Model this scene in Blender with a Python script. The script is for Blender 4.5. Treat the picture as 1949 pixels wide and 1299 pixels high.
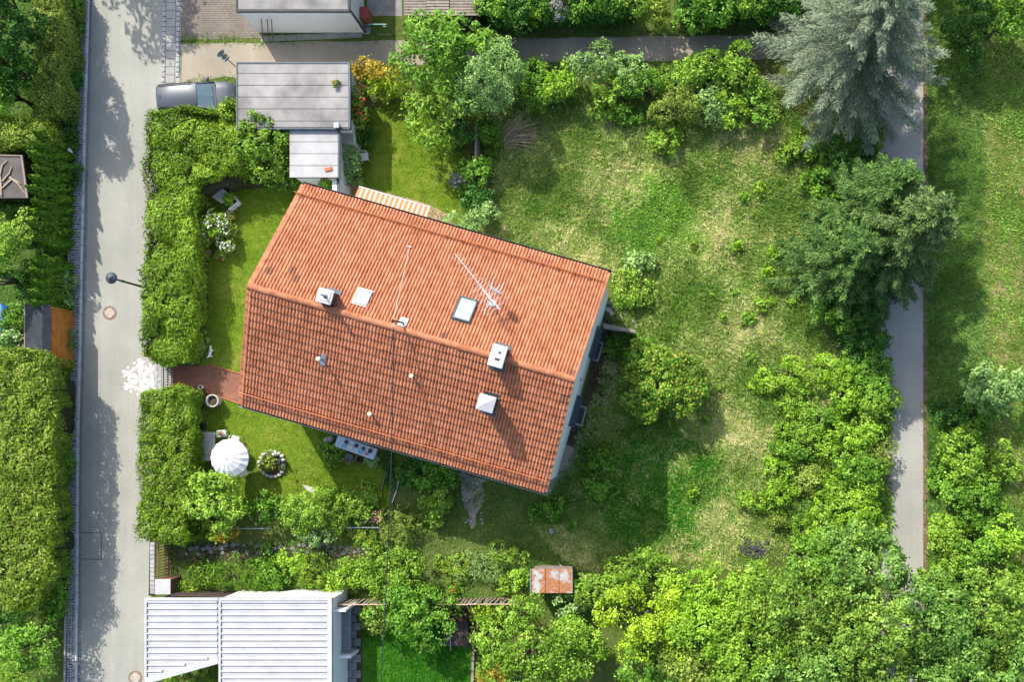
import bpy, bmesh, math, random
import numpy as np
from mathutils import Vector, Matrix

# ------------------------------------------------------------------ clear
for o in list(bpy.data.objects):
    bpy.data.objects.remove(o, do_unlink=True)
SC = bpy.context.scene
COL = SC.collection
R = math.radians

# ------------------------------------------------------------------ camera
H = 55.0            # drone height in metres
S = 33.0            # photograph pixels per metre on the ground
CX, CY = 1215.0, 815.0   # the point straight below the drone
PW, PH = 1949.0, 1299.0
cam_d = bpy.data.cameras.new('camera')
cam = bpy.data.objects.new('camera', cam_d)
COL.objects.link(cam)
cam.location = (0, 0, H)
cam_d.sensor_width = 36.0
cam_d.lens = 36.0 * S * H / PW
cam_d.shift_x = (PW / 2 - CX) / PW
cam_d.shift_y = (CY - PH / 2) / PW
cam_d.clip_start = 0.5
cam_d.clip_end = 1000
SC.camera = cam

# ------------------------------------------------------------------ light
SUN_EL, SUN_AZ = R(41.0), R(-30.0)      # azimuth from +Y towards +X
world = bpy.data.worlds.new('World')
SC.world = world
world.use_nodes = True
wn = world.node_tree
wn.nodes.clear()
sky = wn.nodes.new('ShaderNodeTexSky')
sky.sky_type = 'NISHITA'
sky.sun_disc = False
sky.sun_elevation = SUN_EL
sky.sun_rotation = SUN_AZ % (2 * math.pi)
sky.air_density = 1.0
sky.dust_density = 2.5
sky.ozone_density = 0.6
bg = wn.nodes.new('ShaderNodeBackground')
bg.inputs['Strength'].default_value = 0.15
wo = wn.nodes.new('ShaderNodeOutputWorld')
wn.links.new(sky.outputs[0], bg.inputs[0])
wn.links.new(bg.outputs[0], wo.inputs[0])
sun_d = bpy.data.lights.new('sun', 'SUN')
sun_d.energy = 3.5
sun_d.angle = R(0.55)
sun_d.color = (1.0, 0.94, 0.84)
sun = bpy.data.objects.new('sun', sun_d)
COL.objects.link(sun)
sdir = Vector((math.sin(SUN_AZ) * math.cos(SUN_EL), math.cos(SUN_AZ) * math.cos(SUN_EL), math.sin(SUN_EL)))
sun.rotation_euler = sdir.to_track_quat('Z', 'Y').to_euler()
sun.location = sdir * 80
vs = SC.view_settings
vs.view_transform = 'Standard'
vs.look = 'None'
vs.exposure = 1.15
vs.gamma = 1.0
vs.use_curve_mapping = False
SC.render.engine = 'CYCLES'

# ------------------------------------------------------------------ helpers
def P(px, py, h=0.0):
    k = (H - h) / H / S
    return Vector(((px - CX) * k, -(py - CY) * k, h))

def PG(pts, h=0.0):
    return [P(x, y, h) for x, y in pts]

class MB:
    """collects faces, builds ONE mesh object"""
    def __init__(s):
        s.v, s.f = [], []
    def add(s, verts, faces):
        n = len(s.v)
        s.v += [tuple(q) for q in verts]
        s.f += [tuple(i + n for i in f) for f in faces]
        return s
    def box(s, c, size, rz=0.0, M=None):
        hx, hy, hz = size[0] / 2, size[1] / 2, size[2] / 2
        vs_ = [Vector((x, y, z)) for z in (-hz, hz) for y in (-hy, hy) for x in (-hx, hx)]
        if M is None:
            M = Matrix.Rotation(rz, 3, 'Z')
        vs_ = [M @ q + Vector(c) for q in vs_]
        return s.add(vs_, [(0, 2, 3, 1), (4, 5, 7, 6), (0, 1, 5, 4), (2, 6, 7, 3), (0, 4, 6, 2), (1, 3, 7, 5)])
    def bbox(s, c, size, rz=0.0, b=0.02):
        """box with chamfered top edges"""
        hx, hy, hz = size[0] / 2, size[1] / 2, size[2] / 2
        M = Matrix.Rotation(rz, 3, 'Z')
        rings = [(hx, hy, -hz), (hx, hy, hz - b), (hx - b, hy - b, hz)]
        vs_ = []
        for x, y, z in rings:
            vs_ += [M @ Vector(q) + Vector(c) for q in ((-x, -y, z), (x, -y, z), (x, y, z), (-x, y, z))]
        f = [(3, 2, 1, 0), (8, 9, 10, 11)]
        for r in (0, 4):
            for i in range(4):
                j = (i + 1) % 4
                f.append((r + i, r + j, r + 4 + j, r + 4 + i))
        return s.add(vs_, f)
    def prism(s, poly, z0, z1, top=None):
        n = len(poly)
        top = top or poly
        a = [Vector((p[0], p[1], z0)) for p in poly]
        b = [Vector((p[0], p[1], z1)) for p in top]
        f = [tuple(range(n - 1, -1, -1)), tuple(range(n, 2 * n))]
        ar = sum(poly[i][0] * poly[(i + 1) % n][1] - poly[(i + 1) % n][0] * poly[i][1] for i in range(n))
        for i in range(n):
            j = (i + 1) % n
            f.append((i, j, n + j, n + i))
        if ar < 0:
            f = [tuple(reversed(q)) for q in f]
        return s.add(a + b, f)
    def sheet(s, poly, z):
        ar = sum(poly[i][0] * poly[(i + 1) % len(poly)][1] - poly[(i + 1) % len(poly)][0] * poly[i][1] for i in range(len(poly)))
        q = [(p[0], p[1], z) for p in poly]
        if ar < 0:
            q.reverse()
        return s.add(q, [tuple(range(len(q)))])
    def tube(s, pts, r, n=6, cap=True):
        pts = [Vector(p) for p in pts]
        rs = r if isinstance(r, (list, tuple)) else [r] * len(pts)
        vs_, f = [], []
        up = Vector((0.13, 0.27, 0.95)).normalized()
        for i, p in enumerate(pts):
            d = (pts[min(i + 1, len(pts) - 1)] - pts[max(i - 1, 0)]).normalized()
            a = d.cross(up)
            if a.length < 1e-3:
                a = d.cross(Vector((1, 0, 0)))
            a.normalize()
            b = d.cross(a)
            for k in range(n):
                t = 2 * math.pi * k / n
                vs_.append(p + (a * math.cos(t) + b * math.sin(t)) * rs[i])
        for i in range(len(pts) - 1):
            for k in range(n):
                k2 = (k + 1) % n
                f.append((i * n + k, i * n + k2, (i + 1) * n + k2, (i + 1) * n + k))
        if cap:
            f.append(tuple(range(n - 1, -1, -1)))
            m = (len(pts) - 1) * n
            f.append(tuple(range(m, m + n)))
        f = [tuple(reversed(q)) for q in f]
        return s.add(vs_, f)
    def lathe(s, prof, c=(0, 0, 0), n=20, M=None):
        """prof: list of (radius, z) bottom to top"""
        vs_, f = [], []
        c = Vector(c)
        for r, z in prof:
            for k in range(n):
                t = 2 * math.pi * k / n
                q = Vector((r * math.cos(t), r * math.sin(t), z))
                vs_.append((M @ q if M else q) + c)
        for i in range(len(prof) - 1):
            for k in range(n):
                k2 = (k + 1) % n
                f.append((i * n + k, i * n + k2, (i + 1) * n + k2, (i + 1) * n + k))
        f.append(tuple(range(n - 1, -1, -1)))
        m = (len(prof) - 1) * n
        f.append(tuple(range(m, m + n)))
        return s.add(vs_, f)
    def blob(s, c, r, seed=0, n=8, m=5, rough=0.18, flat=1.0):
        rg = random.Random(seed)
        c = Vector(c)
        rx, ry, rz = r if isinstance(r, (tuple, list)) else (r, r, r)
        vs_ = []
        for i in range(1, m):
            ph = math.pi * i / m
            for k in range(n):
                t = 2 * math.pi * k / n + (i % 2) * 0.3
                w = 1 + rg.uniform(-rough, rough)
                vs_.append(c + Vector((rx * math.sin(ph) * math.cos(t) * w, ry * math.sin(ph) * math.sin(t) * w, rz * math.cos(ph) * w)))
        top = len(vs_)
        vs_.append(c + Vector((0, 0, rz)))
        vs_.append(c - Vector((0, 0, rz)))
        f = []
        for i in range(m - 2):
            for k in range(n):
                k2 = (k + 1) % n
                f.append((i * n + k, (i + 1) * n + k, (i + 1) * n + k2, i * n + k2))
        for k in range(n):
            k2 = (k + 1) % n
            f.append((top, k, k2))
            f.append((top + 1, (m - 2) * n + k2, (m - 2) * n + k))
        return s.add(vs_, f)
    def mesh(s, name, mat, off=None, smooth=False):
        me = bpy.data.meshes.new(name)
        v = s.v
        if off is not None:
            v = [(a - off[0], b - off[1], c - off[2]) for a, b, c in v]
        me.from_pydata(v, [], s.f)
        me.materials.append(mat)
        if smooth:
            me.polygons.foreach_set('use_smooth', [True] * len(me.polygons))
        me.update()
        return me
    def build(s, name, mat, parent=None, smooth=False, local=False):
        off = None
        if parent is not None and not local:
            off = wloc(parent)
        o = bpy.data.objects.new(name, s.mesh(name, mat, off, smooth))
        COL.objects.link(o)
        if parent is not None:
            o.parent = parent
        return o

def wloc(o):
    l = Vector(o.location)
    while o.parent:
        o = o.parent
        l += Vector(o.location)
    return l

def tag(o, label=None, cat=None, group=None, kind=None):
    if label: o['label'] = label
    if cat: o['category'] = cat
    if group: o['group'] = group
    if kind: o['kind'] = kind
    return o

def thing(name, label, cat, loc=(0, 0, 0), rz=0.0, group=None):
    o = bpy.data.objects.new(name, None)
    o.empty_display_size = 0.3
    COL.objects.link(o)
    o.location = loc
    o.rotation_euler = (0, 0, rz)
    return tag(o, label, cat, group)

def copy_tree(o, parent=None):
    c = o.copy()
    COL.objects.link(c)
    c.parent = parent
    for ch in o.children:
        copy_tree(ch, c)
    return c

# ------------------------------------------------------------------ materials
def _mat(name):
    m = bpy.data.materials.new(name)
    m.use_nodes = True
    nt = m.node_tree
    nt.nodes.clear()
    out = nt.nodes.new('ShaderNodeOutputMaterial')
    bs = nt.nodes.new('ShaderNodeBsdfPrincipled')
    nt.links.new(bs.outputs[0], out.inputs[0])
    geo = nt.nodes.new('ShaderNodeNewGeometry')
    return m, nt, bs, out, geo.outputs['Position']

def noise(nt, pos, scale, detail=4, rough=0.6, vec_scale=None):
    n = nt.nodes.new('ShaderNodeTexNoise')
    n.inputs['Scale'].default_value = scale
    n.inputs['Detail'].default_value = detail
    n.inputs['Roughness'].default_value = rough
    if vec_scale:
        mp = nt.nodes.new('ShaderNodeMapping')
        mp.inputs['Scale'].default_value = vec_scale
        nt.links.new(pos, mp.inputs[0])
        pos = mp.outputs[0]
    nt.links.new(pos, n.inputs['Vector'])
    return n.outputs['Fac']

def ramp(nt, fac, stops):
    r = nt.nodes.new('ShaderNodeValToRGB')
    el = r.color_ramp.elements
    while len(el) < len(stops):
        el.new(0.5)
    for e, (p, c) in zip(el, stops):
        e.position = p
        e.color = (c[0], c[1], c[2], 1)
    nt.links.new(fac, r.inputs[0])
    return r.outputs[0]

def mixc(nt, fac, a, b, mode='MIX'):
    m = nt.nodes.new('ShaderNodeMix')
    m.data_type = 'RGBA'
    m.blend_type = mode
    for sock, val in ((m.inputs[0], fac), (m.inputs[6], a), (m.inputs[7], b)):
        if hasattr(val, 'is_linked') or hasattr(val, 'links'):
            nt.links.new(val, sock)
        elif isinstance(val, (int, float)):
            sock.default_value = val
        else:
            sock.default_value = (val[0], val[1], val[2], 1)
    return m.outputs[2]

def bump(nt, bs, h, strength=0.3, dist=0.02):
    b = nt.nodes.new('ShaderNodeBump')
    b.inputs['Strength'].default_value = strength
    b.inputs['Distance'].default_value = dist
    nt.links.new(h, b.inputs['Height'])
    nt.links.new(b.outputs[0], bs.inputs['Normal'])

def sc(c, k):
    return tuple(min(1, x * k) for x in c)

def mk(name, col, var=0.18, scale=2.0, fine=40.0, rough=0.8, metal=0.0, bmp=0.15, spec=0.3):
    m, nt, bs, out, pos = _mat(name)
    c1 = ramp(nt, noise(nt, pos, scale, 5), [(0.3, sc(col, 1 - var)), (0.7, sc(col, 1 + var))])
    f = noise(nt, pos, fine, 3)
    c2 = ramp(nt, f, [(0.3, (0.82, 0.82, 0.82)), (0.7, (1.0, 1.0, 1.0))])
    c = mixc(nt, 1.0, c1, c2, 'MULTIPLY')
    nt.links.new(c, bs.inputs['Base Color'])
    bs.inputs['Roughness'].default_value = rough
    bs.inputs['Metallic'].default_value = metal
    bs.inputs['Specular IOR Level'].default_value = spec
    if bmp:
        bump(nt, bs, f, bmp, 0.01)
    return m

def asphalt(name, col, patch=0.12):
    m, nt, bs, out, pos = _mat(name)
    big = ramp(nt, noise(nt, pos, 0.22, 6, 0.65), [(0.35, sc(col, 1 - patch)), (0.65, sc(col, 1 + patch))])
    streak = ramp(nt, noise(nt, pos, 1.0, 4, 0.6, (1.6, 0.06, 1)), [(0.35, (0.90, 0.90, 0.91)), (0.65, (1, 1, 1))])
    fine = noise(nt, pos, 26.0, 3, 0.8)
    sp = ramp(nt, fine, [(0.30, (0.66, 0.66, 0.66)), (0.52, (0.98, 0.98, 0.98)), (0.75, (1.0, 0.99, 0.97))])
    c = mixc(nt, 1.0, mixc(nt, 1.0, big, streak, 'MULTIPLY'), sp, 'MULTIPLY')
    nt.links.new(c, bs.inputs['Base Color'])
    bs.inputs['Roughness'].default_value = 0.9
    bs.inputs['Specular IOR Level'].default_value = 0.2
    bump(nt, bs, fine, 0.35, 0.01)
    return m

def ground_mat(name, a, b, c_, s1=0.5, s2=4.0, s3=30.0, contrast=(0.35, 0.65)):
    """three natural tones mixed by noise"""
    m, nt, bs, out, pos = _mat(name)
    n1 = noise(nt, pos, s1, 6, 0.65)
    n2 = noise(nt, pos, s2, 5, 0.7)
    n3 = noise(nt, pos, s3, 4, 0.8)
    k = nt.nodes.new('ShaderNodeMath'); k.operation = 'MULTIPLY_ADD'
    nt.links.new(n2, k.inputs[0]); k.inputs[1].default_value = 0.5
    k2 = nt.nodes.new('ShaderNodeMath'); k2.operation = 'MULTIPLY'
    nt.links.new(n1, k2.inputs[0]); k2.inputs[1].default_value = 0.5
    nt.links.new(k2.outputs[0], k.inputs[2])
    base = ramp(nt, k.outputs[0], [(contrast[0], a), (0.5, b), (contrast[1], c_)])
    sp = ramp(nt, n3, [(0.25, (0.5, 0.5, 0.5)), (0.5, (0.95, 0.95, 0.95)), (0.75, (1, 1, 1))])
    c = mixc(nt, 1.0, base, sp, 'MULTIPLY')
    nt.links.new(c, bs.inputs['Base Color'])
    bs.inputs['Roughness'].default_value = 0.95
    bs.inputs['Specular IOR Level'].default_value = 0.1
    bump(nt, bs, n3, 0.7, 0.05)
    return m

def leaf_mat(name, dark, mid, light, transl=0.3, rough=0.45, patch=0.25, spec=0.35):
    m, nt, bs, out, pos = _mat(name)
    at = nt.nodes.new('ShaderNodeAttribute')
    at.attribute_name = 'tone'
    base = ramp(nt, at.outputs['Fac'], [(0.0, sc(dark, 0.75)), (0.5, mid), (1.0, sc(light, 1.12))])
    pt = ramp(nt, noise(nt, pos, 0.55, 3), [(0.35, (1 - patch,) * 3), (0.65, (1.0, 1.0, 1.0))])
    c = mixc(nt, 1.0, base, pt, 'MULTIPLY')
    nt.links.new(c, bs.inputs['Base Color'])
    bs.inputs['Roughness'].default_value = rough
    bs.inputs['Specular IOR Level'].default_value = spec
    tr = nt.nodes.new('ShaderNodeBsdfTranslucent')
    tc = mixc(nt, 1.0, c, (1.0, 0.95, 0.45), 'MULTIPLY')
    nt.links.new(tc, tr.inputs[0])
    mx = nt.nodes.new('ShaderNodeMixShader')
    mx.inputs[0].default_value = transl
    nt.links.new(bs.outputs[0], mx.inputs[1])
    nt.links.new(tr.outputs[0], mx.inputs[2])
    nt.links.new(mx.outputs[0], out.inputs[0])
    return m

def glass_mat(name, col, rough=0.05):
    m, nt, bs, out, pos = _mat(name)
    bs.inputs['Base Color'].default_value = (*col, 1)
    bs.inputs['Roughness'].default_value = rough
    bs.inputs['Specular IOR Level'].default_value = 0.9
    bs.inputs['Coat Weight'].default_value = 0.6
    bs.inputs['Coat Roughness'].default_value = 0.03
    return m

M = {}
M['asphalt'] = asphalt('asphalt_light', (0.293, 0.296, 0.258))
M['asphalt_path'] = asphalt('asphalt_path', (0.293, 0.294, 0.262))
M['gravel'] = asphalt('gravel_path', (0.285, 0.252, 0.195), 0.18)
M['concrete'] = mk('concrete', (0.29, 0.285, 0.265), 0.14, 1.2, 30)
M['granite'] = mk('granite', (0.31, 0.318, 0.318), 0.35, 5.5, 50)
M['kerb_granite'] = mk('kerb_granite', (0.44, 0.46, 0.46), 0.15, 2.5, 50)
M['granite_dark'] = mk('granite_dark', (0.19, 0.19, 0.188), 0.35, 5.5, 50)
M['soil'] = ground_mat('soil', (0.035, 0.028, 0.018), (0.07, 0.055, 0.035), (0.11, 0.09, 0.06))
M['ground'] = ground_mat('wild_ground', (0.042, 0.085, 0.012), (0.080, 0.118, 0.024), (0.15, 0.140, 0.052), 0.35, 2.5, 22)
M['meadow'] = ground_mat('meadow_ground', (0.095, 0.175, 0.020), (0.220, 0.250, 0.060), (0.43, 0.375, 0.190), 0.28, 1.6, 20, (0.40, 0.60))
M['lawn'] = ground_mat('lawn_ground', (0.078, 0.150, 0.008), (0.122, 0.192, 0.012), (0.215, 0.228, 0.040), 0.45, 2.4, 24)
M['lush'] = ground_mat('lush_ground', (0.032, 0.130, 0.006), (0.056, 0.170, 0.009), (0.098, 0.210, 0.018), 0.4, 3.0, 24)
M['verge'] = ground_mat('verge_ground', (0.035, 0.085, 0.012), (0.060, 0.11, 0.02), (0.10, 0.13, 0.035), 0.4, 2.6, 22)
M['hay'] = ground_mat('hay_ground', (0.050, 0.100, 0.012), (0.105, 0.140, 0.026), (0.23, 0.195, 0.085), 0.4, 1.8, 22, (0.40, 0.60))
M['litter'] = ground_mat('leaf_litter', (0.10, 0.065, 0.04), (0.17, 0.115, 0.075), (0.26, 0.19, 0.14), 1.5, 6, 30)
M['white'] = mk('white_render', (0.70, 0.70, 0.685), 0.06, 0.8, 30, 0.85, bmp=0.08)
M['white_metal'] = mk('white_metal', (0.385, 0.39, 0.40), 0.12, 1.1, 20, 0.4, bmp=0.0, spec=0.5)
M['white_plastic'] = mk('white_plastic', (0.62, 0.62, 0.61), 0.05, 3, 30, 0.4, bmp=0.0, spec=0.5)
M['cloth_white'] = mk('cloth_white', (0.58, 0.58, 0.565), 0.04, 2, 30, 0.9, bmp=0.05)
M['bitumen'] = mk('bitumen_weathered', (0.225, 0.22, 0.212), 0.42, 0.55, 26, 0.9)
M['bitumen_pale'] = mk('bitumen_pale', (0.345, 0.345, 0.348), 0.2, 0.8, 26, 0.9)
M['tar'] = mk('tar_dark', (0.045, 0.046, 0.05), 0.2, 3, 30, 0.7)
M['slate'] = mk('slate_metal', (0.055, 0.075, 0.09), 0.25, 3, 20, 0.45, 0.3, 0.05)
M['zinc'] = mk('zinc', (0.30, 0.34, 0.37), 0.15, 3, 20, 0.4, 0.6, 0.03)
M['steel'] = mk('steel', (0.55, 0.56, 0.57), 0.1, 4, 20, 0.35, 0.7, 0.0)
M['steel_blue'] = mk('steel_blue', (0.22, 0.26, 0.29), 0.15, 4, 20, 0.45, 0.4, 0.0)
M['aluminium'] = mk('aluminium_white', (0.58, 0.57, 0.555), 0.06, 4, 20, 0.4, 0.2, 0.0)
M['black'] = mk('black_paint', (0.018, 0.020, 0.022), 0.2, 4, 20, 0.4, 0.0, 0.0, 0.5)
M['dark_green'] = mk('dark_green_paint', (0.012, 0.045, 0.045), 0.2, 4, 20, 0.4, 0, 0, 0.5)
M['teal'] = mk('teal_paint', (0.02, 0.15, 0.13), 0.15, 4, 20, 0.4, 0, 0, 0.5)
M['orange_metal'] = mk('orange_rail', (0.42, 0.135, 0.05), 0.15, 5, 30, 0.5, 0, 0.0)
M['terracotta'] = mk('terracotta', (0.34, 0.12, 0.06), 0.2, 5, 40, 0.8)
M['wood_grey'] = mk('wood_weathered', (0.22, 0.185, 0.155), 0.25, 3, 40, 0.9)
M['wood_brown'] = mk('wood_brown', (0.17, 0.085, 0.045), 0.3, 3, 40, 0.85)
M['wood_pale'] = mk('wood_pale', (0.42, 0.31, 0.22), 0.25, 4, 40, 0.85)
M['wood_orange'] = mk('wood_orange', (0.42, 0.155, 0.022), 0.25, 3, 40, 0.7)
M['wood_dark'] = mk('wood_dark', (0.055, 0.038, 0.034), 0.25, 3, 40, 0.7)
M['bark'] = mk('bark', (0.13, 0.10, 0.075), 0.3, 6, 40, 0.95)
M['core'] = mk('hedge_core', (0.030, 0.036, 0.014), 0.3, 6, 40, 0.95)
M['lid'] = mk('manhole_lid', (0.36, 0.32, 0.265), 0.2, 6, 40, 0.8)
M['rim'] = mk('manhole_rim', (0.20, 0.135, 0.10), 0.2, 6, 40, 0.8)
M['stone'] = mk('stone_grey', (0.27, 0.265, 0.255), 0.3, 4, 30, 0.9)
M['stone_pale'] = mk('stone_pale', (0.42, 0.41, 0.38), 0.25, 5, 30, 0.9)
M['stone_moss'] = mk('stone_moss', (0.17, 0.165, 0.15), 0.4, 3, 30, 0.95)
M['slab'] = mk('slab_grey', (0.20, 0.20, 0.195), 0.3, 2.5, 40, 0.9)
M['brown_stick'] = mk('dry_stick', (0.36, 0.28, 0.19), 0.3, 6, 40, 0.9)
M['red'] = mk('red_paint', (0.26, 0.045, 0.03), 0.2, 5, 30, 0.6)
M['blue'] = mk('blue_plastic', (0.02, 0.11, 0.38), 0.2, 5, 30, 0.5)
M['turquoise'] = mk('turquoise_glaze', (0.10, 0.45, 0.50), 0.1, 5, 30, 0.3)
M['pink'] = mk('pink_glaze', (0.60, 0.14, 0.20), 0.1, 5, 30, 0.4)
M['cream'] = mk('cream_glaze', (0.62, 0.62, 0.42), 0.1, 5, 30, 0.4)
M['grating'] = mk('grating', (0.07, 0.085, 0.095), 0.2, 4, 30, 0.6, 0.3, 0)
M['car_paint'] = mk('car_paint', (0.062, 0.075, 0.095), 0.04, 1, 300, 0.42, 0.1, 0, 0.35)
M['rubber'] = mk('rubber', (0.02, 0.02, 0.02), 0.1, 5, 30, 0.8)
M['glass'] = glass_mat('glass_pane', (0.10, 0.15, 0.165))
M['glass_sky'] = glass_mat('glass_sky', (0.23, 0.29, 0.32), 0.15)
M['chalk'] = mk('chalk_white', (0.60, 0.595, 0.59), 0.05, 10, 18, 1.0, bmp=0)
M['rust'] = None

def tile_material():
    m, nt, bs, out, pos = _mat('roof_tile_clay')
    per = noise(nt, pos, 2.6, 2, 0.5)
    c = ramp(nt, per, [(0.30, (0.28, 0.100, 0.049)), (0.5, (0.365, 0.140, 0.070)), (0.72, (0.45, 0.190, 0.102))])
    big = ramp(nt, noise(nt, pos, 0.3, 5, 0.6), [(0.35, (0.86, 0.84, 0.82)), (0.65, (1, 1, 1))])
    c = mixc(nt, 1.0, c, big, 'MULTIPLY')
    sp = ramp(nt, noise(nt, pos, 20, 4, 0.75), [(0.28, (0.50, 0.47, 0.45)), (0.42, (0.92, 0.92, 0.92)), (0.70, (1, 1, 1))])
    c = mixc(nt, 1.0, c, sp, 'MULTIPLY')
    li = ramp(nt, noise(nt, pos, 9, 3, 0.6), [(0.70, (0, 0, 0)), (0.78, (1, 1, 1))])
    c = mixc(nt, li, c, (0.42, 0.36, 0.30))
    nt.links.new(c, bs.inputs['Base Color'])
    bs.inputs['Roughness'].default_value = 0.75
    bs.inputs['Specular IOR Level'].default_value = 0.25
    bump(nt, bs, noise(nt, pos, 40, 3), 0.15, 0.01)
    return m
M['tile'] = tile_material()

def rust_material():
    m, nt, bs, out, pos = _mat('rusty_sheet')
    n = noise(nt, pos, 1.5, 6, 0.7)
    f = ramp(nt, n, [(0.40, (0, 0, 0)), (0.50, (1, 1, 1))])
    rust = ramp(nt, noise(nt, pos, 7, 5), [(0.3, (0.19, 0.068, 0.022)), (0.7, (0.34, 0.14, 0.055))])
    zin = ramp(nt, noise(nt, pos, 3, 4), [(0.3, (0.26, 0.28, 0.285)), (0.7, (0.38, 0.395, 0.40))])
    c = mixc(nt, f, zin, rust)
    nt.links.new(c, bs.inputs['Base Color'])
    bs.inputs['Roughness'].default_value = 0.75
    return m
M['rust'] = rust_material()

def brick_paving(name, c1, c2, mortar, bw, bh, rot=0.0, msize=0.012):
    m, nt, bs, out, pos = _mat(name)
    mp = nt.nodes.new('ShaderNodeMapping')
    mp.inputs['Rotation'].default_value = (0, 0, rot)
    nt.links.new(pos, mp.inputs[0])
    b = nt.nodes.new('ShaderNodeTexBrick')
    b.inputs['Color1'].default_value = (*c1, 1)
    b.inputs['Color2'].default_value = (*c2, 1)
    b.inputs['Mortar'].default_value = (*mortar, 1)
    b.inputs['Scale'].default_value = 1.0
    b.inputs['Mortar Size'].default_value = msize
    b.inputs['Brick Width'].default_value = bw
    b.inputs['Row Height'].default_value = bh
    nt.links.new(mp.outputs[0], b.inputs['Vector'])
    big = ramp(nt, noise(nt, pos, 0.9, 5), [(0.35, (0.75, 0.75, 0.75)), (0.65, (1, 1, 1))])
    sp = ramp(nt, noise(nt, pos, 30, 3), [(0.3, (0.75, 0.75, 0.75)), (0.6, (1, 1, 1))])
    c = mixc(nt, 1.0, mixc(nt, 1.0, b.outputs['Color'], big, 'MULTIPLY'), sp, 'MULTIPLY')
    nt.links.new(c, bs.inputs['Base Color'])
    bs.inputs['Roughness'].default_value = 0.9
    bump(nt, bs, b.outputs['Fac'], -0.4, 0.01)
    return m
M['brick_red'] = brick_paving('brick_paving_red', (0.30, 0.115, 0.068), (0.22, 0.085, 0.052), (0.14, 0.09, 0.06), 0.22, 0.11, R(8))
M['setts_brown'] = brick_paving('setts_brown', (0.225, 0.185, 0.15), (0.165, 0.14, 0.12), (0.09, 0.08, 0.065), 0.13, 0.13, 0, 0.016)
M['pavers_peach'] = brick_paving('pavers_peach', (0.46, 0.29, 0.19), (0.38, 0.24, 0.16), (0.22, 0.15, 0.10), 0.25, 0.25, R(-16))

# foliage, (dark, mid, light) leaf albedo
LEAF = dict(
    lime=((0.075, 0.150, 0.012), (0.150, 0.245, 0.022), (0.250, 0.340, 0.050)),
    green=((0.040, 0.095, 0.010), (0.084, 0.168, 0.019), (0.160, 0.250, 0.042)),
    mid=((0.056, 0.112, 0.012), (0.122, 0.198, 0.022), (0.215, 0.290, 0.052)),
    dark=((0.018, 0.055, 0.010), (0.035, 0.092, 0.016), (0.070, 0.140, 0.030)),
    pale=((0.090, 0.155, 0.055), (0.155, 0.230, 0.085), (0.240, 0.310, 0.130)),
    olive=((0.075, 0.105, 0.020), (0.130, 0.165, 0.030), (0.210, 0.235, 0.060)),
    thuja=((0.040, 0.078, 0.006), (0.095, 0.152, 0.012), (0.195, 0.255, 0.032)),
    thuja_dark=((0.030, 0.070, 0.006), (0.060, 0.120, 0.010), (0.120, 0.185, 0.020)),
    hedge_dry=((0.050, 0.085, 0.008), (0.105, 0.150, 0.016), (0.200, 0.225, 0.045)),
    yellow=((0.30, 0.235, 0.020), (0.48, 0.37, 0.035), (0.62, 0.50, 0.10)),
    gold=((0.120, 0.190, 0.010), (0.225, 0.300, 0.018), (0.350, 0.410, 0.050)),
    purple=((0.045, 0.022, 0.026), (0.085, 0.045, 0.045), (0.17, 0.10, 0.085)),
    silver=((0.16, 0.19, 0.15), (0.25, 0.28, 0.23), (0.38, 0.40, 0.34)),
    blue_spruce=((0.050, 0.078, 0.058), (0.105, 0.145, 0.114), (0.190, 0.235, 0.190)),
    maple=((0.036, 0.082, 0.015), (0.082, 0.150, 0.030), (0.170, 0.245, 0.070)),
    maple_b=((0.042, 0.086, 0.012), (0.100, 0.160, 0.024), (0.200, 0.260, 0.062)),
    spruce=((0.014, 0.044, 0.012), (0.052, 0.112, 0.030), (0.135, 0.215, 0.066)),
    spruce_tip=((0.022, 0.054, 0.016), (0.074, 0.128, 0.042), (0.170, 0.232, 0.100)),
    straw=((0.17, 0.13, 0.055), (0.28, 0.22, 0.10), (0.40, 0.33, 0.18)),
    flower_white=((0.62, 0.60, 0.58), (0.75, 0.74, 0.72), (0.85, 0.85, 0.83)),
    flower_red=((0.35, 0.010, 0.012), (0.50, 0.018, 0.020), (0.60, 0.06, 0.05)),
    flower_pink=((0.50, 0.22, 0.20), (0.62, 0.36, 0.30), (0.72, 0.50, 0.42)),
    flower_orange=((0.50, 0.13, 0.01), (0.60, 0.22, 0.02), (0.65, 0.35, 0.05)),
    tips=((0.17, 0.25, 0.018), (0.27, 0.33, 0.028), (0.40, 0.37, 0.07)),
)
LM = {}
def lm(key):
    if key not in LM:
        d = LEAF[key]
        if not key.startswith('flower') and key not in ('tips', 'yellow', 'purple', 'straw', 'silver'):
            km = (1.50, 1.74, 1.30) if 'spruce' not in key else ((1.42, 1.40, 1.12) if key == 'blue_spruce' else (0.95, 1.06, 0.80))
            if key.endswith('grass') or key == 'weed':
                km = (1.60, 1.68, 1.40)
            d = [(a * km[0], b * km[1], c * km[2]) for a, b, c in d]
        con = key in ('blue_spruce', 'spruce', 'spruce_tip')
        LM[key] = leaf_mat('leaf_' + key, *d, transl=0.10 if con else 0.22, rough=0.6 if con else 0.42,
                           patch=0.12 if con else 0.25, spec=0.10 if con else 0.14)
    return LM[key]

# ------------------------------------------------------------------ foliage engine
def nrm(a):
    return a / np.maximum(np.linalg.norm(a, axis=1, keepdims=True), 1e-6)

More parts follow.
